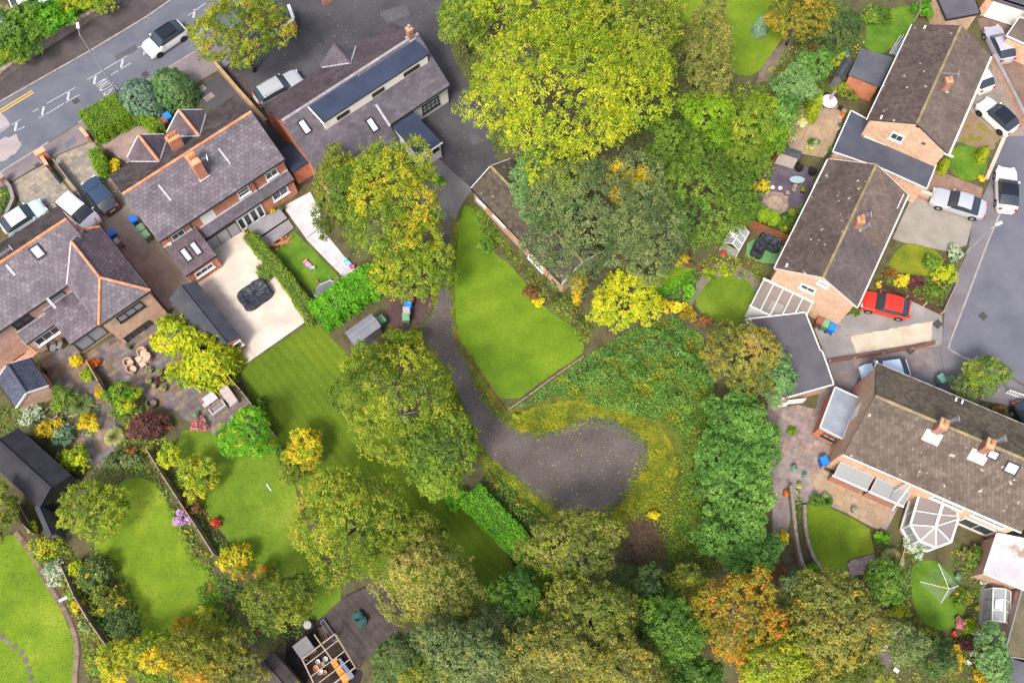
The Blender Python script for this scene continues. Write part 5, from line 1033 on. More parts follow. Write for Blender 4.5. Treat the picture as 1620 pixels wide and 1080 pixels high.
def simple_flat(name, label, cat, pts, z, m, wm, trim=None, doors=(), inset=.15, zb=0):
    q = [P2(x, y, z) for x, y in pts]; c = sum(q, Vector((0, 0))) / len(q); r = thing(name, (c.x, c.y, 0), label, cat); flat_roof(r, [(p.x, p.y) for p in q], z, m, trim, wm, inset=inset, zb=zb); return r, q
def door_on(r, a, b, z, x, y, w, h, m=None, inset=.2, **k):
    """opening in the wall under the roof edge a-b"""
    A, B = P(*a, z), P(*b, z); d = (B - A).normalized(); n = Vector((d.y, -d.x, 0)); c = sum((Vector(o.location) for o in [r]), Vector()); n = n if n.dot((A + B) / 2 - c) > 0 else -n; return wpx(r, x, y, A - n * (inset - .02), n, w, h, **k)
simple_flat('link_garage', 'dark flat-roofed garage linking the two buff brick houses', 'garage', [(1346, 175), (1376, 191), (1366, 216), (1481, 261), (1466, 299), (1398, 268), (1317, 240)], 2.7, M_slab, B_buff, M_board)
g, q = simple_flat('garage', 'purple felted flat-roof garage behind the olive-brown tree', 'garage', [(1180, 505), (1274, 494), (1297, 553), (1301, 556), (1319, 608), (1229, 633), (1222, 590)], 2.6, M_felt3, B_pink, M_board)
wpx(g, 1258, 634, P(1229, 633, 2.6) + Vector((.15, .25, 0)), Vector((.10, -1, 0)).normalized(), 1.5, 1.0, 4, 3, name='garage_door', sill=False); wpx(g, 1239, 639, P(1229, 633, 2.6) + Vector((.15, .25, 0)), Vector((.10, -1, 0)).normalized(), .75, .9, 1, gm=M_board, sill=False)
simple_flat('garage', 'brick garage with cracked grey flat roof beside the dark roofed shed', 'garage', [(1362, 76), (1414, 92), (1392, 137), (1343, 118)], 2.5, M_felt2, B_red, None)
g, q = simple_flat('garage', 'flat-roof garage with white stained roof beside the conservatory house', 'garage', [(1577, 843), (1660, 860), (1660, 950), (1622, 934), (1556, 906)], 2.6, M_felt5, B_pink, M_board)
simple_flat('garage', 'mossy corrugated garage roof below the white stained roof', 'garage', [(1618, 925), (1680, 940), (1680, 1050), (1588, 1037)], 2.5, pm('mossy sheet roof', (.10, .085, .05), (.16, .14, .09), 1, .9, .4, (9, .3), spots=(.9, .6, (.16, .13, .03))), B_pink, M_conc)
simple_flat('garden_store', 'low slate-grey flat roof at the foot of the mossy garage', 'shed', [(1596, 1040), (1670, 1062), (1670, 1120), (1582, 1100)], 2.2, M_felt2, B_pink, None)
g, q = simple_flat('garage', 'grey flat-roofed garage with green end behind the brown gabled house', 'garage', [(1478, -12), (1536, -20), (1551, 22), (1497, 32)], 2.6, M_felt3, B_buff, M_gut)
def house_top():
    r = thing('detached_house', P(1600, -20), 'buff brick house with wide white garage door at the top of the brown drive', 'house'); q = [P2(x, y, 3) for x, y in ((1560, -30), (1700, -60), (1720, 10), (1618, 4))]
    a, b = P(1552, 25, 0), P(1605, 42, 0); d = (b - a).normalized(); n = Vector((d.y, -d.x, 0)); n = n if n.y < 0 else -n; up = Vector((0, 0, 2.5)); back = -n * 6
    wall(r, [a - d * .5, b + d * 3.5, b + d * 3.5 + up, a - d * .5 + up], -n, B_buff); wall(r, [a - d * .5 - n * .22, a - d * .5 + back, a - d * .5 + back + up, a - d * .5 - n * .22 + up], d, pm('orange timber', (.60, .26, .05), (.70, .33, .08), 2))
    MB().solid([a - d * .6 + up + n * .2, b + d * 3.6 + up + n * .2, b + d * 3.6 + up + back, a - d * .6 + up + back], .15).build('roof', M_felt3, r); window(r, (a + b) / 2 + Vector((0, 0, 1.1)) + n * .02, d, n, 2.9, 2.0, 1, 1, gm=M_board, name='garage_door', sill=False)
    p = [P2(x, y, 2.4) for x, y in ((1612, 28), (1680, 40), (1665, 90), (1592, 57))]; pr = thing('porch', P(1612, 60), 'white trimmed porch roof at the edge of the brown drive', 'porch'); flat_roof(pr, [(v.x, v.y) for v in p], 2.4, T_brown2, M_board, B_buff)
house_top()
# ---------------------------------------------------------------- sheds and small buildings
def shed(name, label, e0, e1, e2, ze, zr, rm, wm, cat='shed', tile=None, oh=.1, ridge_m=None, fas=None, tw=.3, th=.25, felt=True):
    fr = Fr(e0, e1, e2, ze); r = thing(name, fr.base(), label, cat)
    if tile: gable(fr, r, zr, tile, wm, tw, th, oh=oh, ridge_m=ridge_m, fas=fas)
    else:
        W, L = fr.W, fr.L; pt = fr.pt; A = [pt(0, 0, ze), pt(L, 0, ze), pt(L, W / 2, zr), pt(0, W / 2, zr)]; B = [pt(L, W, ze), pt(0, W, ze), pt(0, W / 2, zr), pt(L, W / 2, zr)]; deckroof(r, [A, B], rm, .05)
        MB().beam(pt(0, W / 2, zr + .01), pt(L, W / 2, zr + .01), .3, .03).build('ridge_cap', rm, r); n = max(2, int(L / .9))
        for i in range(1, n):
            for s in (0, 1): MB().beam(pt(L * i / n, W * s, ze + .012), pt(L * i / n, W / 2, zr + .012), .05, .02).build('felt_lap', rm, r)
        sl = (zr - ze) / (W / 2); zt = ze + oh * sl - .06
        for v, s in ((oh, 1), (W - oh, -1)): wall(r, [pt(.08, v, 0), pt(L - .08, v, 0), pt(L - .08, v, zt), pt(.08, v, zt)], fr.nv * s, wm, .06)
        for u, s in ((.08, 1), (L - .08, -1)): wall(r, [pt(u, oh + .06, 0), pt(u, W - oh - .06, 0), pt(u, W - oh - .06, zt), pt(u, W / 2, zr - .06), pt(u, oh + .06, zt)], fr.dv * s, wm, .06)
        if fas:
            for u in (-.02, L + .02):
                for v in (0, W): MB().beam(pt(u, v, ze - .03), pt(u, W / 2, zr - .03), .03, .1).build('bargeboard', fas, r)
    return r, fr
W_blk = pm('black timber', (.018, .018, .020), (.035, .034, .036), 2, .8, .2, (10, .2)); W_gry = pm('grey timber', (.12, .12, .13), (.18, .18, .19), 2, .8, .2, (10, .2)); W_brn = pm('brown timber', (.13, .075, .045), (.20, .12, .075), 2, .85, .3, (10, .25), rnd=.12); W_tan = pm('beige plastic', (.48, .41, .36), (.55, .48, .43), 2, .6)
F_blk = pm('black corrugated felt', (.022, .022, .028), (.034, .034, .042), 1.2, .7, .2, (14, .15)); F_drk = pm('charcoal felt', (.045, .048, .060), (.066, .070, .084), 1.0, .75, .2, (14, .12)); F_gry = pm('grey shed felt', (.17, .175, .205), (.23, .235, .265), 1.0, .8, .2, (14, .12)); F_mos = pm('mossy shed roof', (.055, .045, .045), (.09, .075, .07), 1, .85, .3, (12, .25), spots=(.7, .56, (.26, .21, .012)))
s_, f_ = shed('summerhouse', 'small summerhouse with blue slate roof and white-edged gable', (66.7, 604), (75, 607), (0, 0), 2.2, 3.3, M_slab, B_pink) if False else (None, None)
def summerhouse():
    fr = Fr((47, 566), (76.5, 609.5), (24.5, 643.5), 2.3); r = thing('summerhouse', fr.base(), 'small summerhouse with blue slate roof and white-edged brick gable', 'summerhouse')
    gable(fr, r, 3.3, T_blue, B_pink, .3, .22, oh=.15, ridge_m=pm('blue ridge', (.08, .09, .12)), fas=M_board)
summerhouse()
shed('black_shed', 'long black corrugated-roof shed beside the curved lawn', (29.5, 676), (113, 751), (48, 790), 2.2, 3.1, F_blk, W_blk)
shed('small_shed', 'small slate-grey roofed shed between fence and olive bush', (67, 797), (88, 845), (76, 852), 1.8, 2.1, F_drk, W_gry)
s_, f_ = shed('garden_garage', 'charcoal-roofed long garage at the edge of the cream patio', (309.5, 443), (381.5, 533), (337, 562), 2.3, 3.0, F_drk, B_red, oh=.12)
wpx(s_, 376, 545, f_.pt(f_.L - .08, 0, 0), f_.dv, .8, 1.0, 1, fw=.1)
shed('grey_shed', 'grey two-tone roofed shed at the end of the bright hedge', (587, 496), (545, 526), (563, 545), 1.9, 2.25, F_gry, W_gry)
shed('beige_shed', 'small beige plastic shed with dark roof and double doors', (1236, 230), (1268, 240), (1260, 250), 1.9, 2.25, F_drk, W_tan)
shed('tool_shed', 'narrow dark-roofed shed beside the brick garage', (1335, 92), (1318, 121), (1333, 128), 1.9, 2.3, F_drk, W_gry)
shed('mossy_shed', 'dark shed roof covered with yellow moss at the lawn edge', (433, 1031), (478, 1082), (440, 1110), 2.0, 2.5, F_mos, W_brn)
# ---------------------------------------------------------------- vehicles
M_tyre = pm('tyre rubber', (.012, .012, .013), None, rough=.85); M_rim = pm('alloy rim', (.42, .43, .45), None, rough=.35, metal=.7); M_rimd = pm('dark rim', (.05, .05, .055), None, rough=.4, metal=.5)
M_cglass = glass('car glass', (.035, .045, .058), .05); M_lampg = glass('headlamp', (.62, .66, .70), .1); M_tail = glass('tail lamp', (.55, .015, .015), .15); M_trim = pm('black trim', (.012, .012, .013), None, rough=.6); M_plate = pm('white plate', (.7, .7, .68)); M_platey = pm('yellow plate', (.8, .52, .02))
KIND = {  # length, width, height, profile: bonnet start, windscreen base, roof front, roof rear, rear glass base, tail (fractions from the front), bonnet / belt / deck heights
 'hatch': (4.0, 1.74, 1.46, (.27, .43, .80, .955), (.86, .98, .99)), 'suv': (4.3, 1.79, 1.56, (.25, .40, .80, .955), (1.0, 1.06, 1.08)), 'estate': (4.75, 1.84, 1.46, (.29, .43, .86, .97), (.90, .98, 1.0)),
 'saloon': (4.75, 1.82, 1.42, (.30, .45, .70, .86), (.86, .94, .98)), 'mpv': (4.4, 1.82, 1.66, (.20, .38, .86, .97), (1.02, 1.08, 1.08)), 'coupe': (4.45, 1.80, 1.38, (.30, .46, .72, .90), (.84, .93, .96))}
def car(front, rear, kind, pmat, label, roofm=None, rim=None, group=None, plate=None, flip=False, glassroof=False, seg=None):
    L, W, H, (fb, ff, fr_, fg), (hb, belt, deck) = KIND[kind]; rim = rim or M_rim
    A, B = P(*front, .6), P(*rear, .6); c = (A + B) / 2; rz = math.atan2(A.y - B.y, A.x - B.x)
    root = thing('car', (c.x, c.y, 0), label, 'car', group, rz); BASE[root.name] = Vector((0, 0, 0)); w = W / 2
    # stations from front (x=+L/2) to rear with lower, belt and top lines
    st = [0, .012, .04, .09, .16, fb - .03, fb, fb + (ff - fb) * .33, fb + (ff - fb) * .67, ff, ff + .05, (ff + fr_) / 2, fr_ - .05, fr_, fr_ + (fg - fr_) * .5, fg, min(fg + .02, .985), .99, 1.0]
    if fg < .93: st = st[:-3] + [fg + .02, (fg + 1) / 2, .965, .99, 1.0]
    n = len(st); rows = []
    for f in st:
        x = L / 2 - f * L; e = min(f, 1 - f); k = .66 + .34 * min(1, (e / .13)) ** .42 if e < .13 else 1.0; ww = w * k
        if f <= fb: hood = .62 + (hb - .62) * min(1, (f / .06)) ** .5 + (belt - hb) * max(0, f / fb - .3) * .35; zb_ = hood - .03; top = hood; gh = False
        elif f < ff: t = (f - fb) / (ff - fb); zb_ = belt - .05 * (1 - t); top = (belt - .02) * (1 - t) + (H - .05) * t; gh = True
        elif f <= fr_: t = (f - ff) / (fr_ - ff); zb_ = belt + .02 * t; top = H - .05 + .05 * math.sin(math.pi * min(1, t * .9 + .1)) - .02 * t; gh = True
        elif f < fg: t = (f - fr_) / (fg - fr_); zb_ = belt + .02; top = (H - .05) * (1 - t) + (deck) * t + .04 * math.sin(math.pi * t); gh = True
        else: zb_ = (deck if f < .985 else .70) - .02; top = deck if f < .985 else .72; gh = False
        if f >= .99 and fg >= .93: zb_, top = (.78, .80) if f < 1 else (.55, .57)
        if f == 0: zb_, top = .55, .57
        u = .5 if gh else 1.0; tw = .80 if gh else .90; t_in = max(0, min(1, (top - zb_) / max(H - .05 - belt, .1)))
        rw = ww * (.94 - (.12 * t_in)) if gh else ww * .90
        rows.append([(x, ww * .93, .20), (x, ww * 1.0, .36), (x, ww * 1.0, .62 if e > .02 else .5), (x, ww * .965, zb_), (x, rw, max(top - .035, zb_ + .004)), (x, rw * .6, top + .015), (x, 0, top + .03)])
    m = len(rows[0]); V = []; idx = {}
    full = [[*r, *[(x, -y, z) for x, y, z in r[-2::-1]]] for r in rows]; cols = len(full[0])
    quads = {'body': [], 'windscreen': [], 'rear_window': [], 'side_window': [], 'side_window2': [], 'roof_panel': []}
    for i in range(n - 1):
        fm = (st[i] + st[i + 1]) / 2
        for j in range(cols - 1):
            jj = j if j < m - 1 else cols - 2 - j; key = 'body'
            if jj == 3 and fb + .05 < fm < fg - .03 and not (abs(fm - (ff + fr_) / 2) < 0): key = 'side_window' if j < m - 1 else 'side_window2'
            elif jj in (4, 5) and fb < fm < ff: key = 'windscreen'
            elif jj in (4, 5) and fr_ < fm < fg: key = 'rear_window'
            elif jj in (4, 5) and ff < fm < fr_ and (roofm): key = 'roof_panel'
            elif jj == 3 and roofm and not glassroof and ff - .1 < fm < fg: key = 'roof_panel'
            quads[key].append((i, j))
    for key, qs in quads.items():
        if not qs: continue
        mb = MB(); mp = {}
        for i, j in qs:
            f = []
            for a, b in ((i, j), (i, j + 1), (i + 1, j + 1), (i + 1, j)):
                if (a, b) not in mp: mp[(a, b)] = len(mb.v); mb.v.append(full[a][b])
                f.append(mp[(a, b)])
            mb.f.append(tuple(f))
        if key == 'body':
            for i, rev in ((0, False), (n - 1, True)):
                k = len(mb.v); mb.v += full[i]; mb.f.append(tuple(range(k, k + cols)) if rev else tuple(range(k + cols - 1, k - 1, -1)))
            k = len(mb.v); mb.v += [full[0][0], full[0][-1], full[-1][-1], full[-1][0]]; mb.f.append((k, k + 1, k + 2, k + 3))
        mt = {'body': pmat, 'roof_panel': roofm or pmat}.get(key, M_cglass); mb.build(key.replace('2', ''), mt, root, smooth=True, local=True)
    for sx in (.5 - .19, -.5 + .185):
        for sy in (1, -1):
            x = sx * L; r = .325; wheel = MB(); wheel.tube((x, sy * (w - .20), r), (x, sy * (w + .012), r), r, None, 18); wo_ = wheel.build('wheel', M_tyre, root, local=True)
            MB().tube((x, sy * (w - .01), r), (x, sy * (w + .02), r), r * .66, r * .55, 14).build('rim', rim, wo_, local=True)
            arch = MB(); N = 12
            for i in range(N):
                a0, a1 = math.pi * i / N, math.pi * (i + 1) / N; y = sy * (w + .006); q = [(x + math.cos(a) * rr, y, r + math.sin(a) * rr) for a, rr in ((a0, r), (a1, r), (a1, r + .055), (a0, r + .055))]; arch.poly(q if sy < 0 else q[::-1])
            arch.build('wheel_arch', M_trim, root, local=True)
    for sy in (1, -1):
        MB().box((L * .465, sy * w * .64, .70), (.26, .34, .13), sy * -.25).build('headlight', M_lampg, root, local=True); MB().box((-L * .482, sy * w * .72, .84 if kind != 'saloon' else .78), (.16, .26, .20), sy * .25).build('tail_light', M_tail, root, local=True)
        MB().box((L / 2 - (fb + .06) * L, sy * (w + .06), belt + .02), (.13, .17, .11)).build('wing_mirror', pmat, root, local=True)
    MB().box((L * .497, 0, .42), (.06, W * .62, .16)).build('grille', M_trim, root, local=True); MB().box((-L * .499, 0, .62), (.05, .5, .11)).build('number_plate', plate or M_platey, root, local=True)
    if kind in ('estate', 'suv', 'mpv'):
        for sy in (1, -1): MB().beam((L / 2 - (ff + .04) * L, sy * w * .70, H + .02), (L / 2 - (fr_ - .03) * L, sy * w * .70, H + .02), .04, .04).build('roof_rail', M_trim if kind == 'suv' else M_metal, root, local=True)
    return root
C_wht = paint('white car paint', (.80, .80, .79)); C_sil = paint('silver car paint', (.50, .52, .56), .3, .7, .25); C_nav = paint('navy car paint', (.030, .055, .11), .25); C_red = paint('red car paint', (.72, .030, .012)); C_blu = paint('pale blue car paint', (.50, .62, .72), .3, .7, .1); C_blk = paint('black car paint', (.012, .014, .018), .15); C_sil2 = paint('lilac silver car paint', (.46, .46, .56), .3, .7, .2)
car((233, 82), (290, 44), 'suv', C_wht, 'white car with black roof driving along the main road', C_blk, M_rimd)
car((473, 122), (408, 158), 'estate', C_sil, 'silver estate car parked beside the long bungalow')
car((141, 287), (177, 332), 'hatch', C_nav, 'dark navy car parked in the side drive below the two front gables')
car((146, 353), (103, 317), 'mpv', C_wht, 'white people carrier parked against the fence by the slate-roofed house')
car((62, 329), (14, 360), 'hatch', C_blu, 'pale blue car half hidden behind the dark front roof slope')
car((1568, 45), (1593, 96), 'hatch', C_sil2, 'lilac silver hatchback on the brown block drive')
car((1530, 98), (1557, 137), 'hatch', C_wht, 'white car mostly hidden beside the brown-roofed house')
car((1553, 162), (1602, 207), 'hatch', C_wht, 'white hatchback with black glass roof beside the rough gravel bed', C_blk, M_rimd, glassroof=True)
car((1470, 308), (1562, 336), 'saloon', C_sil, 'silver saloon parked on the brick drive between low walls')
car((1591, 266), (1593, 334), 'coupe', C_wht, 'white coupe with black glass roof parked at the kerb of the close', C_blk, glassroof=True)
car((1364, 474), (1438, 492), 'hatch', C_red, 'bright red hatchback parked beside the gable wall')
car((1361, 594), (1437, 583), 'hatch', C_blu, 'pale blue hatchback parked in front of the rosy-tiled house')
car((70, -8), (30, 8), 'hatch', C_wht, 'white car parked above the shrubs across the main road')
car((-24, 26), (12, 50), 'hatch', C_sil, 'silver car nosing out beside the pale spiky plant')
car((1650, 700), (1614, 640), 'hatch', C_blk, 'dark car beyond the white picket gate')
# ---------------------------------------------------------------- lamp posts
def lamp(base, top_px, h, label, arm):
    b = P(*base, 0); t = P(*top_px, h); root = thing('street_lamp', b, label, 'street lamp'); d = Vector((t.x - b.x, t.y - b.y, 0))
    MB().lathe((b.x, b.y, 0), [(.11, 0), (.11, 1.2), (.065, 1.3), (.045, h - .1), (.04, h)], 10).build('column', M_metal, root, smooth=True)
    e = Vector((b.x, b.y, h)); d = d.normalized() * arm; MB().tube(e - Vector((0, 0, .05)), e + d + Vector((0, 0, .06)), .04, .03, 8).build('arm', M_metal, root)
    c = e + d * 1.35 + Vector((0, 0, .04)); MB().box(c, (.62, .26, .13), math.atan2(d.y, d.x)).build('lantern', pm('lantern grey', (.50, .51, .54), None, rough=.4), root); MB().box(c - Vector((0, 0, .08)), (.4, .2, .04), math.atan2(d.y, d.x)).build('lens', M_pane2, root)
lamp((186, 147), (124, 44), 8.2, 'tall grey lamp post at the edge of the main road by the blue-green conifer', .7)
lamp((1523, 405), (1573, 358), 5.3, 'slim grey lamp post on the pavement of the close', .5)
# ---------------------------------------------------------------- bins
def bin_(x, y, col, label, ang=0.0, group=None):
    q = P(x, y, 1.0); r = thing('wheelie_bin', (q.x, q.y, 0), label, 'bin', group, ang); BASE[r.name] = Vector(); m = {'green': pm('green bin', (.10, .20, .11)), 'blue': pm('blue bin', (.015, .13, .50)), 'brown': pm('brown bin', (.16, .07, .045)), 'grey': pm('grey bin', (.22, .22, .23)), 'teal': pm('teal bin', (.10, .24, .20))}[col]
    ml = {'green': pm('green lid', (.16, .32, .19)), 'blue': pm('blue lid', (.02, .20, .72)), 'brown': pm('brown lid', (.24, .10, .06)), 'grey': pm('grey lid', (.36, .36, .37)), 'teal': pm('teal lid', (.16, .34, .28))}[col]
    MB().box((0, 0, .50), (.56, .62, .92), 0, .78).build('body', m, r, local=True); lid = MB().box((0, .02, .985), (.60, .70, .05)).box((0, .02, 1.025), (.50, .56, .04)).build('lid', ml, r, local=True)
    MB().tube((-.26, -.40, .98), (.26, -.40, .98), .02, None, 6).build('handle', m, r, local=True)
    for s in (-1, 1): MB().tube((s * .22, -.26, .1), (s * .27, -.26, .1), .1, None, 10).build('wheel', M_tyre, r, local=True)
a = AL
bin_(264, 183, 'blue', 'blue wheelie bin in front of the white-edged gable', a); bin_(258, 190, 'brown', 'brown wheelie bin between blue and green bins below the conifer', a); bin_(252, 196, 'green', 'green wheelie bin at the tip of the wedge hedge', a)
bin_(210, 346, 'blue', 'blue wheelie bin against the side wall behind the navy car', a); bin_(222, 360, 'green', 'green wheelie bin next to the blue one by the side wall', a); bin_(230, 370, 'green', 'darker spot green wheelie bin farthest along the side wall', a)
bin_(175, 369, 'blue', 'blue wheelie bin beside the wing of the slate-roofed house', a + 1.57); bin_(183, 382, 'grey', 'grey wheelie bin behind the blue one in the narrow passage', a + 1.57); bin_(14, 356, 'green', 'green wheelie bin at the corner of the curved flower bed', a)
bin_(649, 468, 'brown', 'reddish brown bin under the overhanging tree on the lane', .1); bin_(645, 481, 'blue', 'bright blue bin in the row on the lane', .1); bin_(643, 491, 'grey', 'grey-lidded bin between the blue and green ones on the lane', .1); bin_(642, 501, 'green', 'pale green bin at the end of the row on the lane', .1); bin_(603, 505, 'green', 'green bin standing beside the grey shed', AL)
bin_(1298, 507, 'brown', 'brown bin against the buff gable wall', R(-25)); bin_(1307, 512, 'green', 'green bin between brown and blue against the gable wall', R(-25)); bin_(1317, 517, 'blue', 'blue bin at the outer corner of the gable wall', R(-25)); bin_(1491, 598, 'teal', 'teal green bin beside the big front garden bush', R(30)); bin_(1305, 728, 'blue', 'dark blue bin by the corner of the rosy-tiled house', R(20))
# ---------------------------------------------------------------- fences and walls
W_fen = pm('weathered fence', (.28, .21, .15), (.40, .32, .24), 3, .9, .3, (14, .25), rnd=.12); W_red = pm('red-brown fence', (.20, .075, .035), (.28, .115, .06), 3, .85, .3, (14, .2), rnd=.1); W_pale = pm('pale timber', (.42, .32, .24), (.52, .42, .33), 3, .85, .2, (14, .2), rnd=.1)
def fence(pts, h, label, m, seg=1.83, cap=None, post=None, name='fence', gravel=True):
    W = [P(x, y, 0) for x, y in pts]; c = sum(W, Vector()) / len(W); r = thing(name, (c.x, c.y, 0), label, 'fence'); post = post or m
    for a, b in zip(W, W[1:]):
        L = (b - a).length; n = max(1, round(L / seg)); ang = math.atan2(b.y - a.y, b.x - a.x)
        for i in range(n + 1): q = a.lerp(b, i / n); MB().box((q.x, q.y, (h + .06) / 2), (.10, .10, h + .06), ang).build('post', post, r)
        for i in range(n):
            p, q = a.lerp(b, (i + .0) / n), a.lerp(b, (i + 1.0) / n); d = (q - p).normalized() * .055; p, q = p + d, q - d; mb = MB(); k = 6
            for j in range(k): z0 = .08 + (h - .12) * j / k; mb.beam(p + Vector((0, 0, z0 + (h - .12) / k / 2)), q + Vector((0, 0, z0 + (h - .12) / k / 2)), .025 + .012 * (j % 2), (h - .12) / k * .97)
            mb.build('panel', m, r); MB().beam(p + Vector((0, 0, h)), q + Vector((0, 0, h)), .06, .03).build('capping', cap or m, r)
    return r
def brickwall(pts, h, label, m, t=.22, cope=None, name='garden_wall', piers=()):
    W = [P(x, y, 0) for x, y in pts]; c = sum(W, Vector()) / len(W); r = thing(name, (c.x, c.y, 0), label, 'wall')
    for a, b in zip(W, W[1:]):
        ang = math.atan2(b.y - a.y, b.x - a.x); L = (b - a).length; q = (a + b) / 2; MB().box((q.x, q.y, h / 2), (L - .004, t, h), ang).build('brickwork', m, r, uv=True); n = max(1, int(L / .6))
        for i in range(n): p = a.lerp(b, (i + .5) / n); MB().box((p.x, p.y, h + .03), (L / n - .01, t + .08, .06), ang).build('coping', cope or M_conc, r)
    for x, y, hh in piers:
        p = P(x, y, 0); ang = math.atan2(W[1].y - W[0].y, W[1].x - W[0].x); MB().box((p.x, p.y, hh / 2), (.46, .46, hh), ang).build('pier', m, r, uv=True); MB().box((p.x, p.y, hh + .03), (.54, .54, .07), ang).build('pier_cap', cope or m, r)
    return r
fence([(92, 262), (130, 312), (172, 376), (218, 436), (268, 500)], 1.0, 'long low fence dividing the two drives', W_fen)
brickwall([(70, 252), (82, 270)], .9, 'short red brick wall with two piers at the drive entrance', B_red, piers=((70, 254, 1.3), (77, 251, 1.35)), cope=pm('orange coping', (.58, .30, .17), (.66, .38, .24), 3))
fence([(82, 272), (96, 290)], 1.1, 'short dark fence behind the entrance piers', W_blk)
brickwall([(12, 290), (20, 300), (25, 318), (18, 334), (8, 348)], .5, 'curved low brick wall round the corner flower bed', B_red2, piers=((11, 290, 1.2), (4, 345, 1.0)))
brickwall([(134, 212), (146, 226)], 1.0, 'stub brick wall at the end of the front hedge', B_red, cope=pm('orange coping', (.58, .30, .17)))
brickwall([(342, 106), (378, 148), (425, 200)], .9, 'red brick boundary wall beside the silver estate car', B_red2, cope=pm('mossy coping', (.30, .22, .10), (.42, .30, .16), 2))
brickwall([(455, 60), (470, 48), (462, 26)], 1.6, 'brick entrance wall beside the orange-tinted tree', B_red, cope=M_board); brickwall([(512, 8), (535, -6)], 1.4, 'brick gate wall at the head of the private drive', B_red, cope=pm('orange coping', (.58, .30, .17)))
M_stone = pm('old stone wall', (.22, .18, .15), (.34, .29, .24), 3, .9, .4, (10, .3), rnd=.15)
def stone_wall(pts, h, label, w=.45):
    W = [P(x, y, 0) for x, y in pts]; c = sum(W, Vector()) / len(W); r = thing('stone_wall', (c.x, c.y, 0), label, 'wall'); rg = random.Random(3); i0 = 0
    for a, b in zip(W, W[1:]):
        ang = math.atan2(b.y - a.y, b.x - a.x); L = (b - a).length; q = (a + b) / 2; MB().box((q.x, q.y, (h - .14) / 2), (L, w * .8, h - .14), ang).build('wall_core', M_stone, r); n = int(L / .55)
        for i in range(n): p = a.lerp(b, (i + .5) / n); MB().box((p.x + rg.gauss(0, .02), p.y + rg.gauss(0, .02), h - .06 + rg.gauss(0, .02)), (L / n * rg.uniform(.86, .98), w * rg.uniform(.85, 1.1), .17), ang + rg.gauss(0, .06), .93).build('cope_stone', M_stone, r)
stone_wall([(-70, 170), (0, 128), (60, 84), (109, 53), (181, 9), (230, -30)], .9, 'rough stone wall along the far footpath of the main road')
fence([(146, 578), (165, 612), (180, 640)], 1.2, 'weathered fence between the two paved gardens', W_fen); fence([(240, 716), (262, 752), (290, 795), (320, 840), (345, 880)], 1.3, 'weathered fence between two sunny lawns beside the rust shrubs', W_fen)
fence([(362, 596), (388, 626), (420, 668), (438, 692)], 1.5, 'grey weathered fence beside the striped lawn', W_fen); fence([(108, 900), (128, 945), (152, 985), (178, 1022)], 1.3, 'pale worn fence behind the curved edging path', W_fen)
fence([(30, 800), (48, 832), (62, 846)], 1.5, 'worn fence at the end of the black shed', W_fen); fence([(98, 668), (120, 694)], .7, 'low timber rail round the small brown bed', W_pale); fence([(72, 680), (96, 662)], .7, 'low timber rail beside the silver-leaved shrub', W_pale)
fence([(388, 372), (404, 392), (424, 416)], 1.2, 'tan timber fence along the edge of the cream patio', W_pale)
fence([(735, 800), (775, 845), (812, 895), (824, 915)], .9, 'dark rail fence below the bright trimmed hedge', W_brn)
fence([(806, 648), (835, 628), (878, 596), (922, 566)], .35, 'low log edging between lawn and bramble bank', W_fen); fence([(722, 540), (740, 568), (772, 612), (800, 650)], .22, 'thin rusty edging strip along the lane side of the lawn', W_brn)
fence([(1172, 358), (1210, 375), (1250, 392)], 1.7, 'red-brown panel fence above the black covered furniture', W_red); fence([(1183, 322), (1205, 285), (1228, 250)], 1.6, 'red-brown fence beside the tall clipped shrubs', W_red)
fence([(1388, 452), (1432, 472), (1488, 497)], .75, 'low dark brown fence behind the red car with pale posts', pm('dark brown fence', (.075, .035, .022), (.12, .06, .04), 3, .85), post=W_pale); fence([(1487, 497), (1508, 452)], .8, 'pale low fence closing the front garden at the pavement', W_fen)
fence([(1308, 575), (1350, 568), (1395, 561), (1440, 553), (1476, 546)], .75, 'low red-brown fence with pale posts between two drives', W_red, post=W_pale)
brickwall([(1448, 305), (1500, 324), (1540, 341)], .55, 'low brick wall with pale coping below the silver saloon', B_buff, cope=pm('pale coping', (.60, .47, .37), (.68, .56, .46), 3)); brickwall([(1566, 95), (1600, 160), (1622, 205)], .8, 'low pink brick wall between the forecourt and the brown drive', B_pink)
fence([(1422, 870), (1410, 905), (1392, 935)], 1.3, 'old grey fence beside the conservatory garden', W_fen); fence([(1392, 930), (1375, 965), (1358, 1000)], 1.6, 'leaning mossy plank fence behind the timber arbour', pm('mossy plank', (.15, .14, .08), (.23, .21, .13), 2, .9, .3, (10, .3), rnd=.15)); fence([(1625, 940), (1605, 985), (1585, 1045)], 1.2, 'grey boarded fence beside the mossy garage', W_gry)
M_ret = pm('retaining wall stone', (.20, .165, .13), (.31, .265, .215), 3, .9, .4, (10, .3), rnd=.12)
def curved_wall(pts, h, label):
    pts = smoothed(pts, 2, False); W = [P(x, y, 0) for x, y in pts]; c = sum(W, Vector()) / len(W); r = thing('retaining_wall', (c.x, c.y, 0), label, 'wall')
    for a, b in zip(W, W[1:]):
        n = max(1, int((b - a).length / .4)); ang = math.atan2(b.y - a.y, b.x - a.x)
        for i in range(n): p = a.lerp(b, (i + .5) / n); MB().box((p.x, p.y, h / 2), ((b - a).length / n - .012, .26, h), ang).build('stone', M_ret, r)
curved_wall([(1248, 770), (1251, 800), (1256, 850), (1264, 890), (1276, 912)], .7, 'curved stone retaining wall beside the sunken path'); curved_wall([(1270, 800), (1271, 840), (1281, 878), (1302, 908)], .55, 'curved stone edging round the small bright lawn')
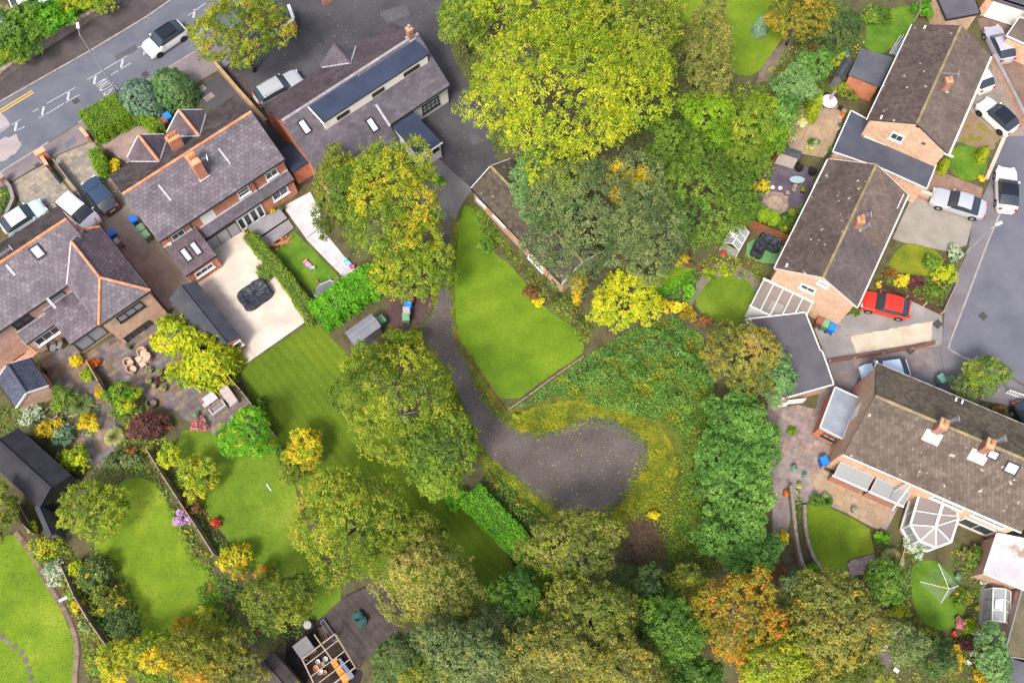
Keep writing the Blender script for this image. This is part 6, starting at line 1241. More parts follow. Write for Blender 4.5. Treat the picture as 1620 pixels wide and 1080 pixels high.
fence([(1266, 32), (1283, 10)], 1.2, 'short wire fence beside the garden path', W_fen); fence([(1098, 402), (1085, 418), (1110, 430)], .5, 'dark sleeper edging by the small grass slope', W_brn); fence([(1000, 402), (1045, 418), (1092, 424)], 1.0, 'dark brown boards at the foot of the grey-green trees', W_brn); fence([(1450, 0), (1446, 34)], 1.4, 'mossy fence behind the small lawn at the gable end', W_fen)
r = thing('picket_gate', P(1605, 622), 'white picket gate at the edge of the close', 'gate'); A, B = P(1590, 622), P(1640, 640)
for i in range(14): q = A.lerp(B, i / 13); MB().box((q.x, q.y, .5), (.09, .03, 1.0), heading((1590, 622), (1640, 640))).build('picket', M_board, r)
for z in (.25, .8): MB().beam(A + Vector((0, 0, z)), B + Vector((0, 0, z)), .04, .08).build('rail', M_board, r)
# ---------------------------------------------------------------- garden furniture and small things
def at(x, y, z=0): return P(x, y, z)
W_rat = pm('pale rattan', (.50, .33, .24), (.60, .43, .33), 12, .8, .4, (30, .2)); W_ratd = pm('brown rattan', (.13, .10, .085), (.19, .155, .135), 10, .8, .4, (30, .2)); M_cush = pm('taupe cushion', (.36, .31, .29), (.42, .37, .35), 3, .9); M_grey = pm('grey cushion', (.16, .16, .17), (.21, .21, .22), 3, .9)
def tub_chair(x, y, face, label, m, group=None, seat=None):
    q = P(x, y, .4); r = thing('tub_chair', (q.x, q.y, 0), label, 'chair', group, face); BASE[r.name] = Vector(); n = 12; mb = MB()
    for i in range(n):
        a0, a1 = R(70) + R(220) * i / n, R(70) + R(220) * (i + 1) / n; h0, h1 = (.62 + .2 * math.sin(math.pi * (i + .5) / n),) * 2; o = lambda a, rr, z: (math.cos(a) * rr, math.sin(a) * rr, z)
        k = len(mb.v); mb.v += [o(a0, .36, .08), o(a1, .36, .08), o(a1, .40, h1), o(a0, .40, h0), o(a0, .31, .08), o(a1, .31, .08), o(a1, .33, h1), o(a0, .33, h0)]; mb.f += [(k, k + 1, k + 2, k + 3), (k + 5, k + 4, k + 7, k + 6), (k + 3, k + 2, k + 6, k + 7)]
    mb.build('shell', m, r, local=True); MB().lathe((.05, 0, .30), [(.31, 0), (.32, .1), (.28, .14)], 14).build('seat', seat or m, r, local=True)
    for a in (45, 135, 225, 315): MB().tube((math.cos(R(a)) * .26, math.sin(R(a)) * .26, 0), (math.cos(R(a)) * .26, math.sin(R(a)) * .26, .3), .025, None, 6).build('leg', m, r, local=True)
for x, y, f, l_ in ((204.5, 574, -10, 'nearest the worn fence'), (209, 584, 10, 'beside the bicolour shrub'), (226, 558, -60, 'nearest the patio door'), (233, 566, 190, 'nearest the golden-lime shrub tree')): tub_chair(x, y, R(f), 'pale rattan tub chair ' + l_, W_rat, 'pale rattan tub chairs')
def stool(x, y, label, m, s=.5, h=.4, name='footstool', cat='stool', ang=AL, group=None):
    q = P(x, y, h); r = thing(name, (q.x, q.y, 0), label, cat, group, ang); BASE[r.name] = Vector(); MB().box((0, 0, h - .05), (s, s, .1)).box((0, 0, h + .02), (s * .85, s * .85, .05)).build('top', m, r, local=True)
    for a, b in ((1, 1), (1, -1), (-1, 1), (-1, -1)): MB().box((a * s * .43, b * s * .43, (h - .1) / 2), (.05, .05, h - .1)).build('leg', m, r, local=True)
stool(219.5, 567.5, 'square pale rattan stool between the tub chairs', W_rat, group='pale rattan stools'); stool(225.5, 575.5, 'square pale rattan stool between the tub chairs', W_rat, group='pale rattan stools')
def sofa_set():
    for (x, y), (l, d_), ang, lab in (((361, 625), (2.0, .8), heading((346, 605), (368, 636)), 'taupe rattan sofa facing the white table on the patio'), ((345, 646), (1.35, .75), heading((336, 653), (356, 638)), 'small taupe rattan loveseat at right angles to the sofa')):
        q = P(x, y, .4); r = thing('garden_sofa', (q.x, q.y, 0), lab, 'sofa', None, ang); BASE[r.name] = Vector(); s = 1 if l > 1.5 else -1; MB().box((0, 0, .17), (l, d_, .34)).build('base', M_cush, r, local=True); MB().box((0, s * (d_ / 2 - .07), .5), (l, .14, .62)).build('backrest', M_cush, r, local=True)
        for e in (-1, 1): MB().box((e * (l / 2 - .07), -s * .07, .45), (.13, d_ - .15, .3)).build('armrest', M_cush, r, local=True)
        k = 3 if l > 1.5 else 2
        for i in range(k): MB().box(((l - .3) * ((i + .5) / k - .5), -s * .06, .40), ((l - .3) / k - .02, d_ - .2, .11)).build('cushion', M_grey if l < 1.5 else pm('mauve cushion', (.40, .34, .33)), r, local=True)
    q = P(332, 630, .45); r = thing('garden_table', (q.x, q.y, 0), 'square white-topped low table in front of the sofa', 'table', None, AL); BASE[r.name] = Vector(); MB().box((0, 0, .44), (1.05, .8, .05)).build('top', pm('white glass top', (.42, .41, .46)), r, local=True)
    for a, b in ((1, 1), (1, -1), (-1, 1), (-1, -1)): MB().box((a * .46, b * .34, .21), (.06, .06, .42)).build('leg', M_cush, r, local=True)
    stool(325, 640, 'taupe footstool tucked beside the white-topped table', M_cush, .42)
sofa_set()
tub_chair(241, 638, R(40), 'dark woven chair under the maroon maple', W_ratd); tub_chair(83, 549, R(-60), 'grey chair against the rear wall of the slate-roofed house', W_ratd, None, M_grey); tub_chair(94, 545, R(-120), 'second grey chair nearest the lean-to corner', W_ratd, None, M_grey)
def pot(x, y, r, label, pal, m=None, hp=.35, hl=.45, plant=True):
    q = P(x, y, .4); t = thing('potted_plant', (q.x, q.y, 0), label, 'potted plant'); s = r * SCL(x, y, .4); MB().lathe((q.x, q.y, 0), [(s * .55, 0), (s * .75, hp), (s * .82, hp), (s * .66, hp - .03)], 12).build('pot', m or M_pot, t)
    g = np.random.default_rng(int(x * 3 + y)); n = 160; d = unit(g.normal(size=(n, 3))); C = np.array([q.x, q.y, hp + hl * .45]) + d * np.array([s, s, hl * .5]) * (.5 + .5 * g.random((n, 1))); C[:, 2] = np.maximum(C[:, 2], hp - .02)
    leaf_object('leaves', C, unit(d + np.array([0, 0, .6]) + g.normal(0, .4, (n, 3))), .05 * g.uniform(.7, 1.5, n), shade(PAL[pal], .45 + .25 * g.normal(size=n)), t)
P_gl = pm('blue glazed pot', (.05, .17, .30), (.10, .28, .40), 4, .3); P_rd = pm('red glazed pot', (.30, .02, .03), None, rough=.3); P_bk = pm('black pot', (.02, .02, .022), None, rough=.5); P_wh = pm('white pot', (.7, .69, .66), None, rough=.5)
for x, y, r, lab, pal, m in ((236.5, 585, 7, 'round cream-green potted shrub beside the rattan stools', 'straw', P_bk), (254, 589, 5.5, 'potted yellow-green plant behind the red bowl', 'yg', P_bk), (236, 602, 6.5, 'potted plant with pale edged leaves in front of the red bowl', 'straw', P_bk), (245, 610, 4.5, 'small olive potted plant near the paved slope', 'straw', P_bk), (258, 600, 4, 'tiny green pot touching the red bowl', 'olive', P_bk), (251, 601, 6.5, 'dark red glazed bowl in the cluster of pots', 'maroon', P_rd), (259, 614, 6.5, 'straw coloured potted grass on the sandstone patio', 'straw', P_bk), (310, 656, 5.5, 'blue glazed pot beside the pink flowering shrub', 'blue', P_gl), (316, 613, 4.5, 'turquoise pot below the lime conifer', 'blue', P_gl),
    (432, 334, 5, 'white tub with golden bamboo by the french doors', 'gold', P_wh), (446, 329, 5.5, 'black tub with dark plant on the deck corner', 'dark', P_bk), (69, 586, 5, 'black pot beside the summerhouse roof', 'dark', P_bk), (205, 549, 4, 'small black pot at the patio door', 'dark', P_bk), (1256, 740, 5.5, 'turquoise pot at the top of the garden steps', 'blue', pm('turquoise pot', (.02, .36, .46), None, rough=.4)), (1305, 784, 5, 'white planter with pale flowers on the ochre patio', 'white', P_wh), (1351, 806, 5, 'potted plant with white flowers at the patio edge', 'white', P_bk), (1363, 772, 4.5, 'dark potted plant below the long window', 'dark', P_bk), (1264, 768, 5, 'white bowl with lime leaves beside the steps', 'lime', P_wh), (1243, 780, 5, 'orange potted plant on the steps', 'fire', P_bk), (1272, 752, 4, 'small blue-grey pot on the slab patio', 'blue', P_gl),
    (1289, 226, 5, 'white potted ornament plant on the sunny patio', 'white', P_wh), (1332, 182, 5, 'orange flowering pot by the flat garage roof', 'fire', P_wh), (1328, 200, 4.5, 'white pot with trailing leaves against the garage roof', 'olive', P_wh), (1313, 236, 4, 'green glazed pot beside the white trimmed roof', 'bright', pm('jade pot', (.03, .30, .22), None, rough=.3)), (1271, 300, 5.5, 'orange flowered pot beside the white gutter', 'ygold', P_bk), (1198, 463, 4.5, 'teal tub against the glazed lean-to', 'blue', pm('teal pot', (.02, .32, .28))), (1171, 437, 5, 'grey urn beside the curved lawn', 'grey', pm('stone pot', (.28, .28, .30))), (1144, 401, 5, 'terracotta square planter beside the gravel path', 'red', M_pot), (1516, 912, 6, 'pale blue glazed bowl among the roses', 'blue', pm('pale blue pot', (.20, .38, .48), None, rough=.3)), (1555, 920, 5, 'white planter by the garage corner', 'white', P_wh), (1608, 925, 4, 'small green watering pot by the greenhouse', 'bright', pm('jade pot', (.03, .30, .22)))):
    pot(x, y, r, lab, pal, m)
def cover(x, y, lx, ly, h, ang, label, m=None, seed=1, top=.72, name='covered_table', cat='covered furniture'):
    """furniture under a sagging sheet with folds"""
    q = P(x, y, h * .6); r = thing(name, (q.x, q.y, 0), label, cat, None, ang); BASE[r.name] = Vector(); mb = MB(); n = 30; rg = random.Random(seed); prof = [(1.0, .0), (1.0, .25), (.985, .55), (.95, .88), (.88, 1.0), (top, .97), (top * .75, .80), (.28, .72), (.02, .74)]
    for k, (f, z) in enumerate(prof):
        for i in range(n):
            a = 2 * math.pi * i / n; c, s = math.cos(a), math.sin(a); e = (abs(c) ** 6 + abs(s) ** 6) ** (-1 / 6); rip = 1 + (.03 * math.sin(a * 9 + k) + rg.gauss(0, .012)) * (1 if k < 6 else .4); mb.v.append((c * e * f * rip * lx / 2, s * e * f * rip * ly / 2, h * z * (1 + .04 * math.sin(a * 11 + seed)) + (.0 if k else 0)))
    for k in range(len(prof) - 1):
        for i in range(n): j = (i + 1) % n; mb.f.append((k * n + i, k * n + j, (k + 1) * n + j, (k + 1) * n + i))
    mb.f.append(tuple(range((len(prof) - 1) * n, len(prof) * n))); mb.build('cover_sheet', m or pm('black cover sheet', (.022, .026, .038), (.045, .050, .066), 2, .45, .4, (5, .3)), r, local=True)
    mb = MB()
    for a, b in ((1, 1), (1, -1), (-1, 1), (-1, -1)): mb.tube((a * lx * .36, b * ly * .36, .01), (a * lx * .36, b * ly * .36, h * .5), .03, None, 6)
    mb.build('hidden_legs', M_gut, r, local=True)
cover(403, 465, 2.75, 2.0, .8, AL, 'black sheet-covered dining set on the cream patio'); cover(1218, 383, 2.0, 1.25, .85, R(-25), 'black covered garden sofa under the red-brown fence', seed=4); cover(1201, 392, 1.1, 1.7, .8, R(-25), 'black covered corner seat beside the green mat', seed=6)
def trampoline():
    q = [P2(x, y, .9) for x, y in ((497, 466), (504, 450), (522, 442), (540, 452), (538, 470), (515, 480))]; c = sum(q, Vector((0, 0))) / 6; r = thing('trampoline', (c.x, c.y, 0), 'dark six-sided trampoline beside the trimmed hedge', 'trampoline'); MB().prism(q, .72, .75).build('mat', pm('trampoline mat', (.10, .105, .13), (.16, .165, .19), .8, .7), r)
    for a, b in zip(q, q[1:] + q[:1]): MB().tube((a.x, a.y, .76), (b.x, b.y, .76), .05, None, 8).build('rim', M_metal, r); MB().tube((a.x, a.y, 0), (a.x, a.y, 1.5), .03, None, 6).build('pole', M_metal, r)
trampoline()
def toy(x, y, label, cols, ang):
    q = P(x, y, .3); r = thing('garden_toy', (q.x, q.y, 0), label, 'toy', None, ang); BASE[r.name] = Vector(); k = 0
    MB().box((-.28, 0, .22), (.62, .36, .12)).box((-.52, 0, .34), (.12, .36, .3)).build('seat', cols[0], r, local=True); MB().box((.22, 0, .16), (.3, .3, .2)).build('slide', cols[1], r, local=True); MB().box((.42, .1, .3), (.16, .12, .4)).build('handle', cols[2], r, local=True)
    for s in (-1, 1): MB().tube((-.3, s * .2, .11), (-.3, s * .14, .11), .11, None, 10).build('wheel', cols[1], r, local=True)
T_pk, T_bl, T_yl, T_cy, T_mg = (pm(n, c, None, rough=.4) for n, c in (('pink plastic', (.80, .26, .45)), ('blue plastic', (.25, .38, .70)), ('yellow plastic', (.72, .72, .25)), ('cyan plastic', (.20, .60, .68)), ('magenta plastic', (.70, .05, .30))))
toy(490, 420, 'pink and blue plastic ride-on toy on the small lawn', (T_pk, T_bl, T_yl), R(-40)); toy(553, 418, 'cyan and magenta plastic toy on the pale path', (T_cy, T_mg, T_pk), R(-45)); q = P(426, 771); MB().tube((q.x - .22, q.y + .28, .06), (q.x + .2, q.y - .25, .06), .06, None, 8).build('plastic_tube', pm('pale toy', (.45, .66, .70)), label='pale blue plastic tube lying on the mown lawn', cat='toy')
q = P(503, 445.5); MB().ball((q.x, q.y, .14), .14, 12, 8).build('ball', pm('rusty orange ball', (.40, .10, .03)), label='rusty orange ball at the end of the small lawn', cat='ball', smooth=True)
def timber_pile(x, y, label, n, l, ang, m):
    q = P(x, y); r = thing('timber_pile', (q.x, q.y, 0), label, 'timber'); rg = random.Random(int(x))
    for i in range(n): a = ang + rg.gauss(0, .25); MB().box((q.x + rg.gauss(0, .35), q.y + rg.gauss(0, .18), .05 + .045 * (i // 3)), (l * rg.uniform(.6, 1.1), .14, .04), a).build('plank', m, r)
timber_pile(447, 383, 'heap of orange-brown planks in front of the grey deck', 16, 1.3, AL, pm('orange plank', (.34, .14, .07), (.46, .22, .12), 3, .8, .2, (12, .2), rnd=.15))
timber_pile(1508, 1062, 'stack of dark old planks among the bottom shrubs', 6, 1.2, R(-50), W_brn)
def parasol_table():
    q = P(1312, 160, .75); r = thing('patio_table', (q.x, q.y, 0), 'round white patio table with folded lilac parasol', 'table'); MB().lathe((q.x, q.y, .70), [(.70, 0), (.72, .02), (.72, .04), (.05, .045)], 24).build('top', pm('pale table top', (.62, .66, .66), None, rough=.3), r)
    for i in range(4): a = i * 1.57 + .6; MB().tube((q.x + math.cos(a) * .5, q.y + math.sin(a) * .5, 0), (q.x + math.cos(a) * .35, q.y + math.sin(a) * .35, .7), .025, None, 6).build('leg', M_gut, r)
    p = MB(); p.lathe((q.x, q.y, 0), [(.03, .0), (.03, 1.2), (.14, 1.22), (.16, 1.5), (.10, 2.1), (.03, 2.4)], 9); p.build('folded_parasol', pm('lilac canvas', (.36, .27, .42), (.46, .36, .52), 5, .8), r)
    for k, (dx, dy) in enumerate(((-1.0, -.55), (1.0, -.5), (-.2, 1.0))): stool(1312 + dx * 18, 163 - dy * 14, 'dark metal chair at the round white table, ' + ['nearest the lime column', 'nearest the flat garage roof', 'nearest the brick garage'][k], M_gut, .42, .45, 'metal_chair', 'chair', dx, 'dark chairs at the white table')
parasol_table()
def rotary_dryer():
    b = P(1485, 935); h = 1.75; r = thing('rotary_dryer', b, 'square rotary clothes dryer with fine lines over the small lawn', 'clothes dryer'); MB().tube(b, b + Vector((0, 0, h)), .025, None, 8).build('mast', M_metal, r)
    tip = [P(x, y, h + .15) for x, y in ((1485, 891.5), (1516.5, 926), (1488.5, 953.5), (1455.5, 919.5))]; top = b + Vector((0, 0, h + .08))
    for t in tip: MB().tube(top, t, .018, None, 6).build('arm', M_upvc, r)
    for k in range(13):
        f = .4 + .6 * k / 12; mb = MB()
        for a, c in zip(tip, tip[1:] + tip[:1]): mb.tube(top.lerp(a, f), top.lerp(c, f), .004, None, 4, False)
        mb.build('line', M_metal, r)
rotary_dryer()
def arbour():
    q = P(1383, 992, 2.0); ang = R(20); r = thing('garden_arbour', (q.x, q.y, 0), 'small timber arbour with slatted tan roof by the mossy fence', 'arbour', None, ang); BASE[r.name] = Vector(); m = pm('fresh tan timber', (.50, .30, .13), (.60, .39, .20), 4, .8, .2, (12, .2), rnd=.12)
    for a, b in ((1, 1), (1, -1), (-1, 1), (-1, -1)): MB().box((a * .5, b * .55, 1.0), (.09, .09, 2.0)).build('post', m, r, local=True)
    for s in (-1, 1): MB().beam((-.6, s * .6, 2.02), (.6, s * .6, 2.02), .06, .12).build('beam', m, r, local=True)
    for i in range(8): MB().box((-.56 + .16 * i, 0, 2.11 + .05 * math.sin(math.pi * i / 7)), (.10, 1.4, .03)).build('slat', m, r, local=True)
    MB().box((0, 0, .42), (.9, .45, .05)).build('bench_seat', m, r, local=True)
arbour()
def glasshouse(x, y, lx, ly, h, ang, label):
    q = P(x, y, h); r = thing('greenhouse', (q.x, q.y, 0), label, 'greenhouse', None, ang); BASE[r.name] = Vector(); gl = clear_glass('greenhouse glass', (.55, .60, .60), .4); z0 = h * .72
    for u in (-1, 1):
        for v in (-1, 1): MB().box((u * lx / 2, v * ly / 2, z0 / 2), (.05, .05, z0)).build('post', M_upvc, r, local=True)
    for u in (-1, 1): MB().beam((u * lx / 2, -ly / 2, z0), (u * lx / 2, ly / 2, z0), .06).build('eaves_rail', M_upvc, r, local=True)
    MB().beam((0, -ly / 2, h), (0, ly / 2, h), .07).build('ridge_rail', M_upvc, r, local=True); n = 3
    for i in range(n + 1):
        yv = -ly / 2 + ly * i / n
        for u in (-1, 1): MB().beam((0, yv, h + .01), (u * lx / 2, yv, z0 + .01), .05).build('glazing_bar', M_upvc, r, local=True)
    for i in range(n):
        a, b = -ly / 2 + ly * i / n + .03, -ly / 2 + ly * (i + 1) / n - .03
        for u in (-1, 1): MB().solid([(0.02 * u, a, h - .01), (.02 * u, b, h - .01), (u * lx / 2, b, z0), (u * lx / 2, a, z0)], .01).build('roof_pane', gl, r, local=True); MB().box((u * lx / 2, (a + b) / 2, z0 / 2 + .02), (.012, b - a, z0 - .1)).build('wall_pane', gl, r, local=True)
    for v in (-1, 1): MB().box((0, v * ly / 2, z0 / 2 + .02), (lx - .08, .012, z0 - .1)).build('end_pane', gl, r, local=True)
    MB().box((-.25 * lx, 0, h * .9 + .03), (.45 * lx, ly / n * .8, .03)).build('roof_vent', M_upvc, r, local=True)
glasshouse(1167, 371, 1.5, 2.0, 2.0, R(-30), 'small white-framed greenhouse against the red-brown fence'); glasshouse(1590, 957, 1.3, 2.4, 1.9, R(-12), 'white framed greenhouse on the grey yard beside the mossy garage')
def pergola():
    r = thing('pergola', P(520, 1040), 'weathered timber pergola frame over pots at the decking edge', 'pergola'); z = 2.0; m = W_fen; C = [(478, 1042), (530, 1002), (562, 1055), (505, 1098)]
    for a, b in zip(C, C[1:] + C[:1]): MB().beam(P(*a, z), P(*b, z), .09, .1).build('beam', m, r); p = P(*a, 0); t = P(*a, z); MB().tube((t.x, t.y, 0), t, .05, None, 6).build('post', m, r)
    for f in (.18, .5, .75): MB().beam(P(C[0][0] * (1 - f) + C[3][0] * f, C[0][1] * (1 - f) + C[3][1] * f, z + .09), P(C[1][0] * (1 - f) + C[2][0] * f, C[1][1] * (1 - f) + C[2][1] * f, z + .09), .06, .08).build('rafter', m, r)
    MB().beam(P(497, 1003, z + .1), P(530, 1050, z + .1), .08, .08).build('rafter', m, r)
    for (x0, y0, x1, y1, w_, m_, nm) in ((527, 1042, 549, 1078, .55, pm('orange tarpaulin', (.50, .20, .03), (.58, .26, .05), 2, .6), 'orange bench covered with a tarpaulin under the pergola'), (535, 1042, 558, 1072, .35, pm('blue grey board', (.16, .20, .34)), 'blue-grey board shelf beside the orange bench')):
        a, b = P(x0, y0, .5), P(x1, y1, .5); t = thing('potting_bench', ((a.x + b.x) / 2, (a.y + b.y) / 2, 0), nm, 'bench')
        for i in range(3): MB().beam(a.lerp(b, i / 3 + .01), a.lerp(b, (i + 1) / 3 - .01), w_, .06).build('top_panel', m_, t)
        for f in (.1, .9): q = a.lerp(b, f); MB().box((q.x, q.y, .235), (.1, w_ * .8, .47), AL).build('leg', m, t)
    for i, (x, y, rr) in enumerate(((500, 1056, .22), (510, 1051, .22), (507, 1062, .22), (514, 1063, .17), (503, 1046, .18), (515, 1042, .2))): q = P(x, y, .2); MB().lathe((q.x, q.y, 0), [(rr * .7, 0), (rr, .26), (rr * .85, .26), (rr * .7, .1)], 12).build('plant_pot', [M_pot, W_fen, M_metal][i % 3] if i < 4 else M_metal, label=['brown empty plant pot under the pergola', 'grey metal pail under the pergola'][i >= 4], cat='pot', group=['empty pots under the pergola', 'pails under the pergola'][i >= 4])
    q = P(487, 988, .6); MB().lathe((q.x, q.y, 0), [(.28, 0), (.30, .8), (.26, .82), (.05, .84)], 14).build('water_butt', pm('pale lid', (.36, .36, .37)), label='round water butt with pale lid beside the decking', cat='water butt')
    simple_flat('metal_shed', 'pale grey sheet-roofed shed between lawn and pergola', 'shed', [(462, 1022), (484, 1005), (500, 1028), (476, 1042)], 1.7, pm('grey sheet roof', (.13, .135, .145), (.18, .185, .195), 1, .7), W_gry)
    for (a, b, m_, lab, hh) in (((509, 981), (531, 1012), pm('blue grey board', (.16, .20, .34)), 'blue-grey long planter along the decking edge', .5), ((506, 1004), (516, 1000), W_brn, 'dark timber raised bed beside the pergola', .4)):
        A, B = P(*a, hh), P(*b, hh); t = thing('raised_planter', ((A.x + B.x) / 2, (A.y + B.y) / 2, 0), lab, 'planter'); d = (B - A).normalized(); n = Vector((-d.y, d.x, 0)); wd = .16 if hh > .45 else .5
        for s in (-1, 1): MB().beam(Vector((A.x, A.y, hh / 2)) + n * wd * s, Vector((B.x, B.y, hh / 2)) + n * wd * s, .04, hh).build('side_board', m_, t)
        for e, s in ((A, 1), (B, -1)): MB().beam(Vector((e.x, e.y, hh / 2)) + n * (wd - .03) + d * s * .03, Vector((e.x, e.y, hh / 2)) - n * (wd - .03) + d * s * .03, .04, hh).build('end_board', m_, t)
        MB().beam(Vector((A.x, A.y, hh / 2 - .05)) + d * .05, Vector((B.x, B.y, hh / 2 - .05)) - d * .05, wd * 2 - .05, hh - .14).build('soil_fill', M_bed, t)
pergola()
tub_chair(566, 975, R(160), 'dark teal garden chair on the timber terrace', pm('dark teal metal', (.02, .075, .075), (.03, .10, .10), 3)); tub_chair(573, 983, R(200), 'second dark teal chair beside the other on the terrace', pm('dark teal metal', (.02, .075, .075)))
def heap():
    q = P(1018, 855); r = thing('brushwood_heap', (q.x, q.y, 0), 'heap of dry brown branches below the turning circle', 'brushwood'); rg = random.Random(2); mb = MB()
    for i in range(520):
        a = rg.uniform(0, math.pi); l = rg.uniform(.3, 1.1); x, y = rg.gauss(0, .72), rg.gauss(0, 1.0); hz = max(.06, 1.0 * math.exp(-(x * x + y * y) / 1.6) * rg.random()); d = Vector((math.cos(a), math.sin(a), rg.gauss(0, .25))) * l; c = Vector((q.x + x, q.y + y, hz)); e0, e1 = c - d, c + d; e0.z = max(e0.z, .03); e1.z = max(e1.z, .03); mb.tube(e0, e1, rg.uniform(.012, .03), .008, 4, False)
    o = mb.build('branches', pm('dry twigs', (.13, .090, .055), (.22, .155, .095), 3, .9, 0, (12, .3), isl=.3), r); tag(o, kind='stuff')
heap()
for x, y, lab in ((1210, 277, 'white stone ring ornament in the slate garden'), (1222, 297, 'white ring ornament nearest the round stone patio'), (1234, 298, 'white shell ornament beside the stepping stones')):
    q = P(x, y); MB().lathe((q.x, q.y, .02), [(.16, 0), (.20, .06), (.16, .12), (.10, .11), (.09, .05)], 14).build('stone_ornament', pm('white stone', (.66, .65, .62), None, rough=.6), label=lab, cat='ornament')
for i, (x, y) in enumerate(((1236, 308), (1246, 305), (1243, 313), (1256, 300), (1258, 294))): q = P(x, y); MB().box((q.x, q.y, .035), (.32, .32, .04), .5 + i).build('stepping_stone', M_ochre[1], kind='structure')
for x, y, lab, f in ((1265, 264, 'dark folded garden chair behind the beige shed', .3), (1286, 270, 'dark garden chair against the white gutter', .8)): tub_chair(x, y, f, lab, M_gut)
def glass_table():
    q = P(1261, 284, .7); r = thing('garden_table', (q.x, q.y, 0), 'oval pale glass table between dark chairs on the slate', 'table'); MB().lathe((q.x, q.y, .68), [(.5, 0), (.52, .02), (.5, .035)], 20, 1.3, .7).build('top', pm('pale green glass', (.30, .42, .44), None, rough=.1), r)
    for a in (.7, 2.4, 3.9, 5.5): MB().tube((q.x + math.cos(a) * .4, q.y + math.sin(a) * .25, 0), (q.x + math.cos(a) * .36, q.y + math.sin(a) * .22, .68), .02, None, 6).build('leg', M_gut, r)
glass_table()
def blue_sheet():
    q = P(1336, 84, 1.0); r = thing('covered_play_frame', (q.x, q.y, 0), 'bright blue tarpaulin thrown over a frame by the dark shed', 'tarpaulin'); rg = random.Random(4); mb = MB(); N = 8
    for i in range(N):
        for j in range(N): mb.v.append((q.x + (i / (N - 1) - .5) * 1.2, q.y + (j / (N - 1) - .5) * 1.6, .35 + 1.1 * math.exp(-(((i - 3.5) / 3) ** 2 + ((j - 3.5) / 3) ** 2)) + rg.gauss(0, .07)))
    for i in range(N - 1):
        for j in range(N - 1): k = i * N + j; mb.f.append((k, k + N, k + N + 1, k + 1))
    mb.build('sheet', pm('blue tarpaulin', (.02, .27, .52), (.04, .36, .62), 3, .4), r); MB().box((q.x, q.y, .5), (.6, .8, 1.0)).build('frame', W_brn, r)
blue_sheet()
def ladder_stack():
    r = thing('ladder_rack', P(1420, 72), 'pale aluminium poles stacked against the house eave', 'poles'); A, B = P(1412, 86, .1), P(1430, 56, .1)
    for i in range(5): o = Vector((.14 * i - .3, -.05 * i, .06 + .05 * (i % 2))); MB().tube(A + o, B + o + Vector((.1 * i, 0, 0)), .045, None, 6).build('pole', pm('pale aluminium', (.62, .66, .64), None, rough=.4), r)
ladder_stack()
for x, y, lab in ((1544, 1012, 'white weathered stone bench ornament among the bottom shrubs'), (1538, 1040, 'pale rockery stones below the yellow bush'), (1418, 1050, 'small pinkish stone ornament by the shady path'), (1396, 1030, 'cream bird bath stone beside the shady path')):
    q = P(x, y); r = thing('garden_ornament', (q.x, q.y, 0), lab, 'ornament'); rg = random.Random(x)
    for i in range(3): MB().box((q.x + rg.gauss(0, .2), q.y + rg.gauss(0, .2), .12 + .08 * i), (.4, .3, .2), rg.random() * 3, .8).build('stone', pm('pale stone', (.48, .46, .45), (.60, .58, .57), 3, .8), r)
for x, y, lab in ((88, 888, 'short pale wooden step at the top of the curved path'), (101, 947, 'pale wooden step halfway down the curved path')):
    q = P(x, y); MB().box((q.x, q.y, .06), (.7, .22, .1), R(30)).build('wooden_step', M_pale, label=lab, cat='step')

brickwall([(2, 524), (30, 540), (60, 555)], 1.7, 'pink brick yard wall behind the summerhouse', B_pink)
q = P(27, 560); MB().box((q.x, q.y, .05), (1.1, .8, .05), AL).build('door_mat', pm('dark red mat', (.10, .012, .012)), label='dark red mat on the brick yard', cat='mat')
# ---------------------------------------------------------------- plants
D = dict
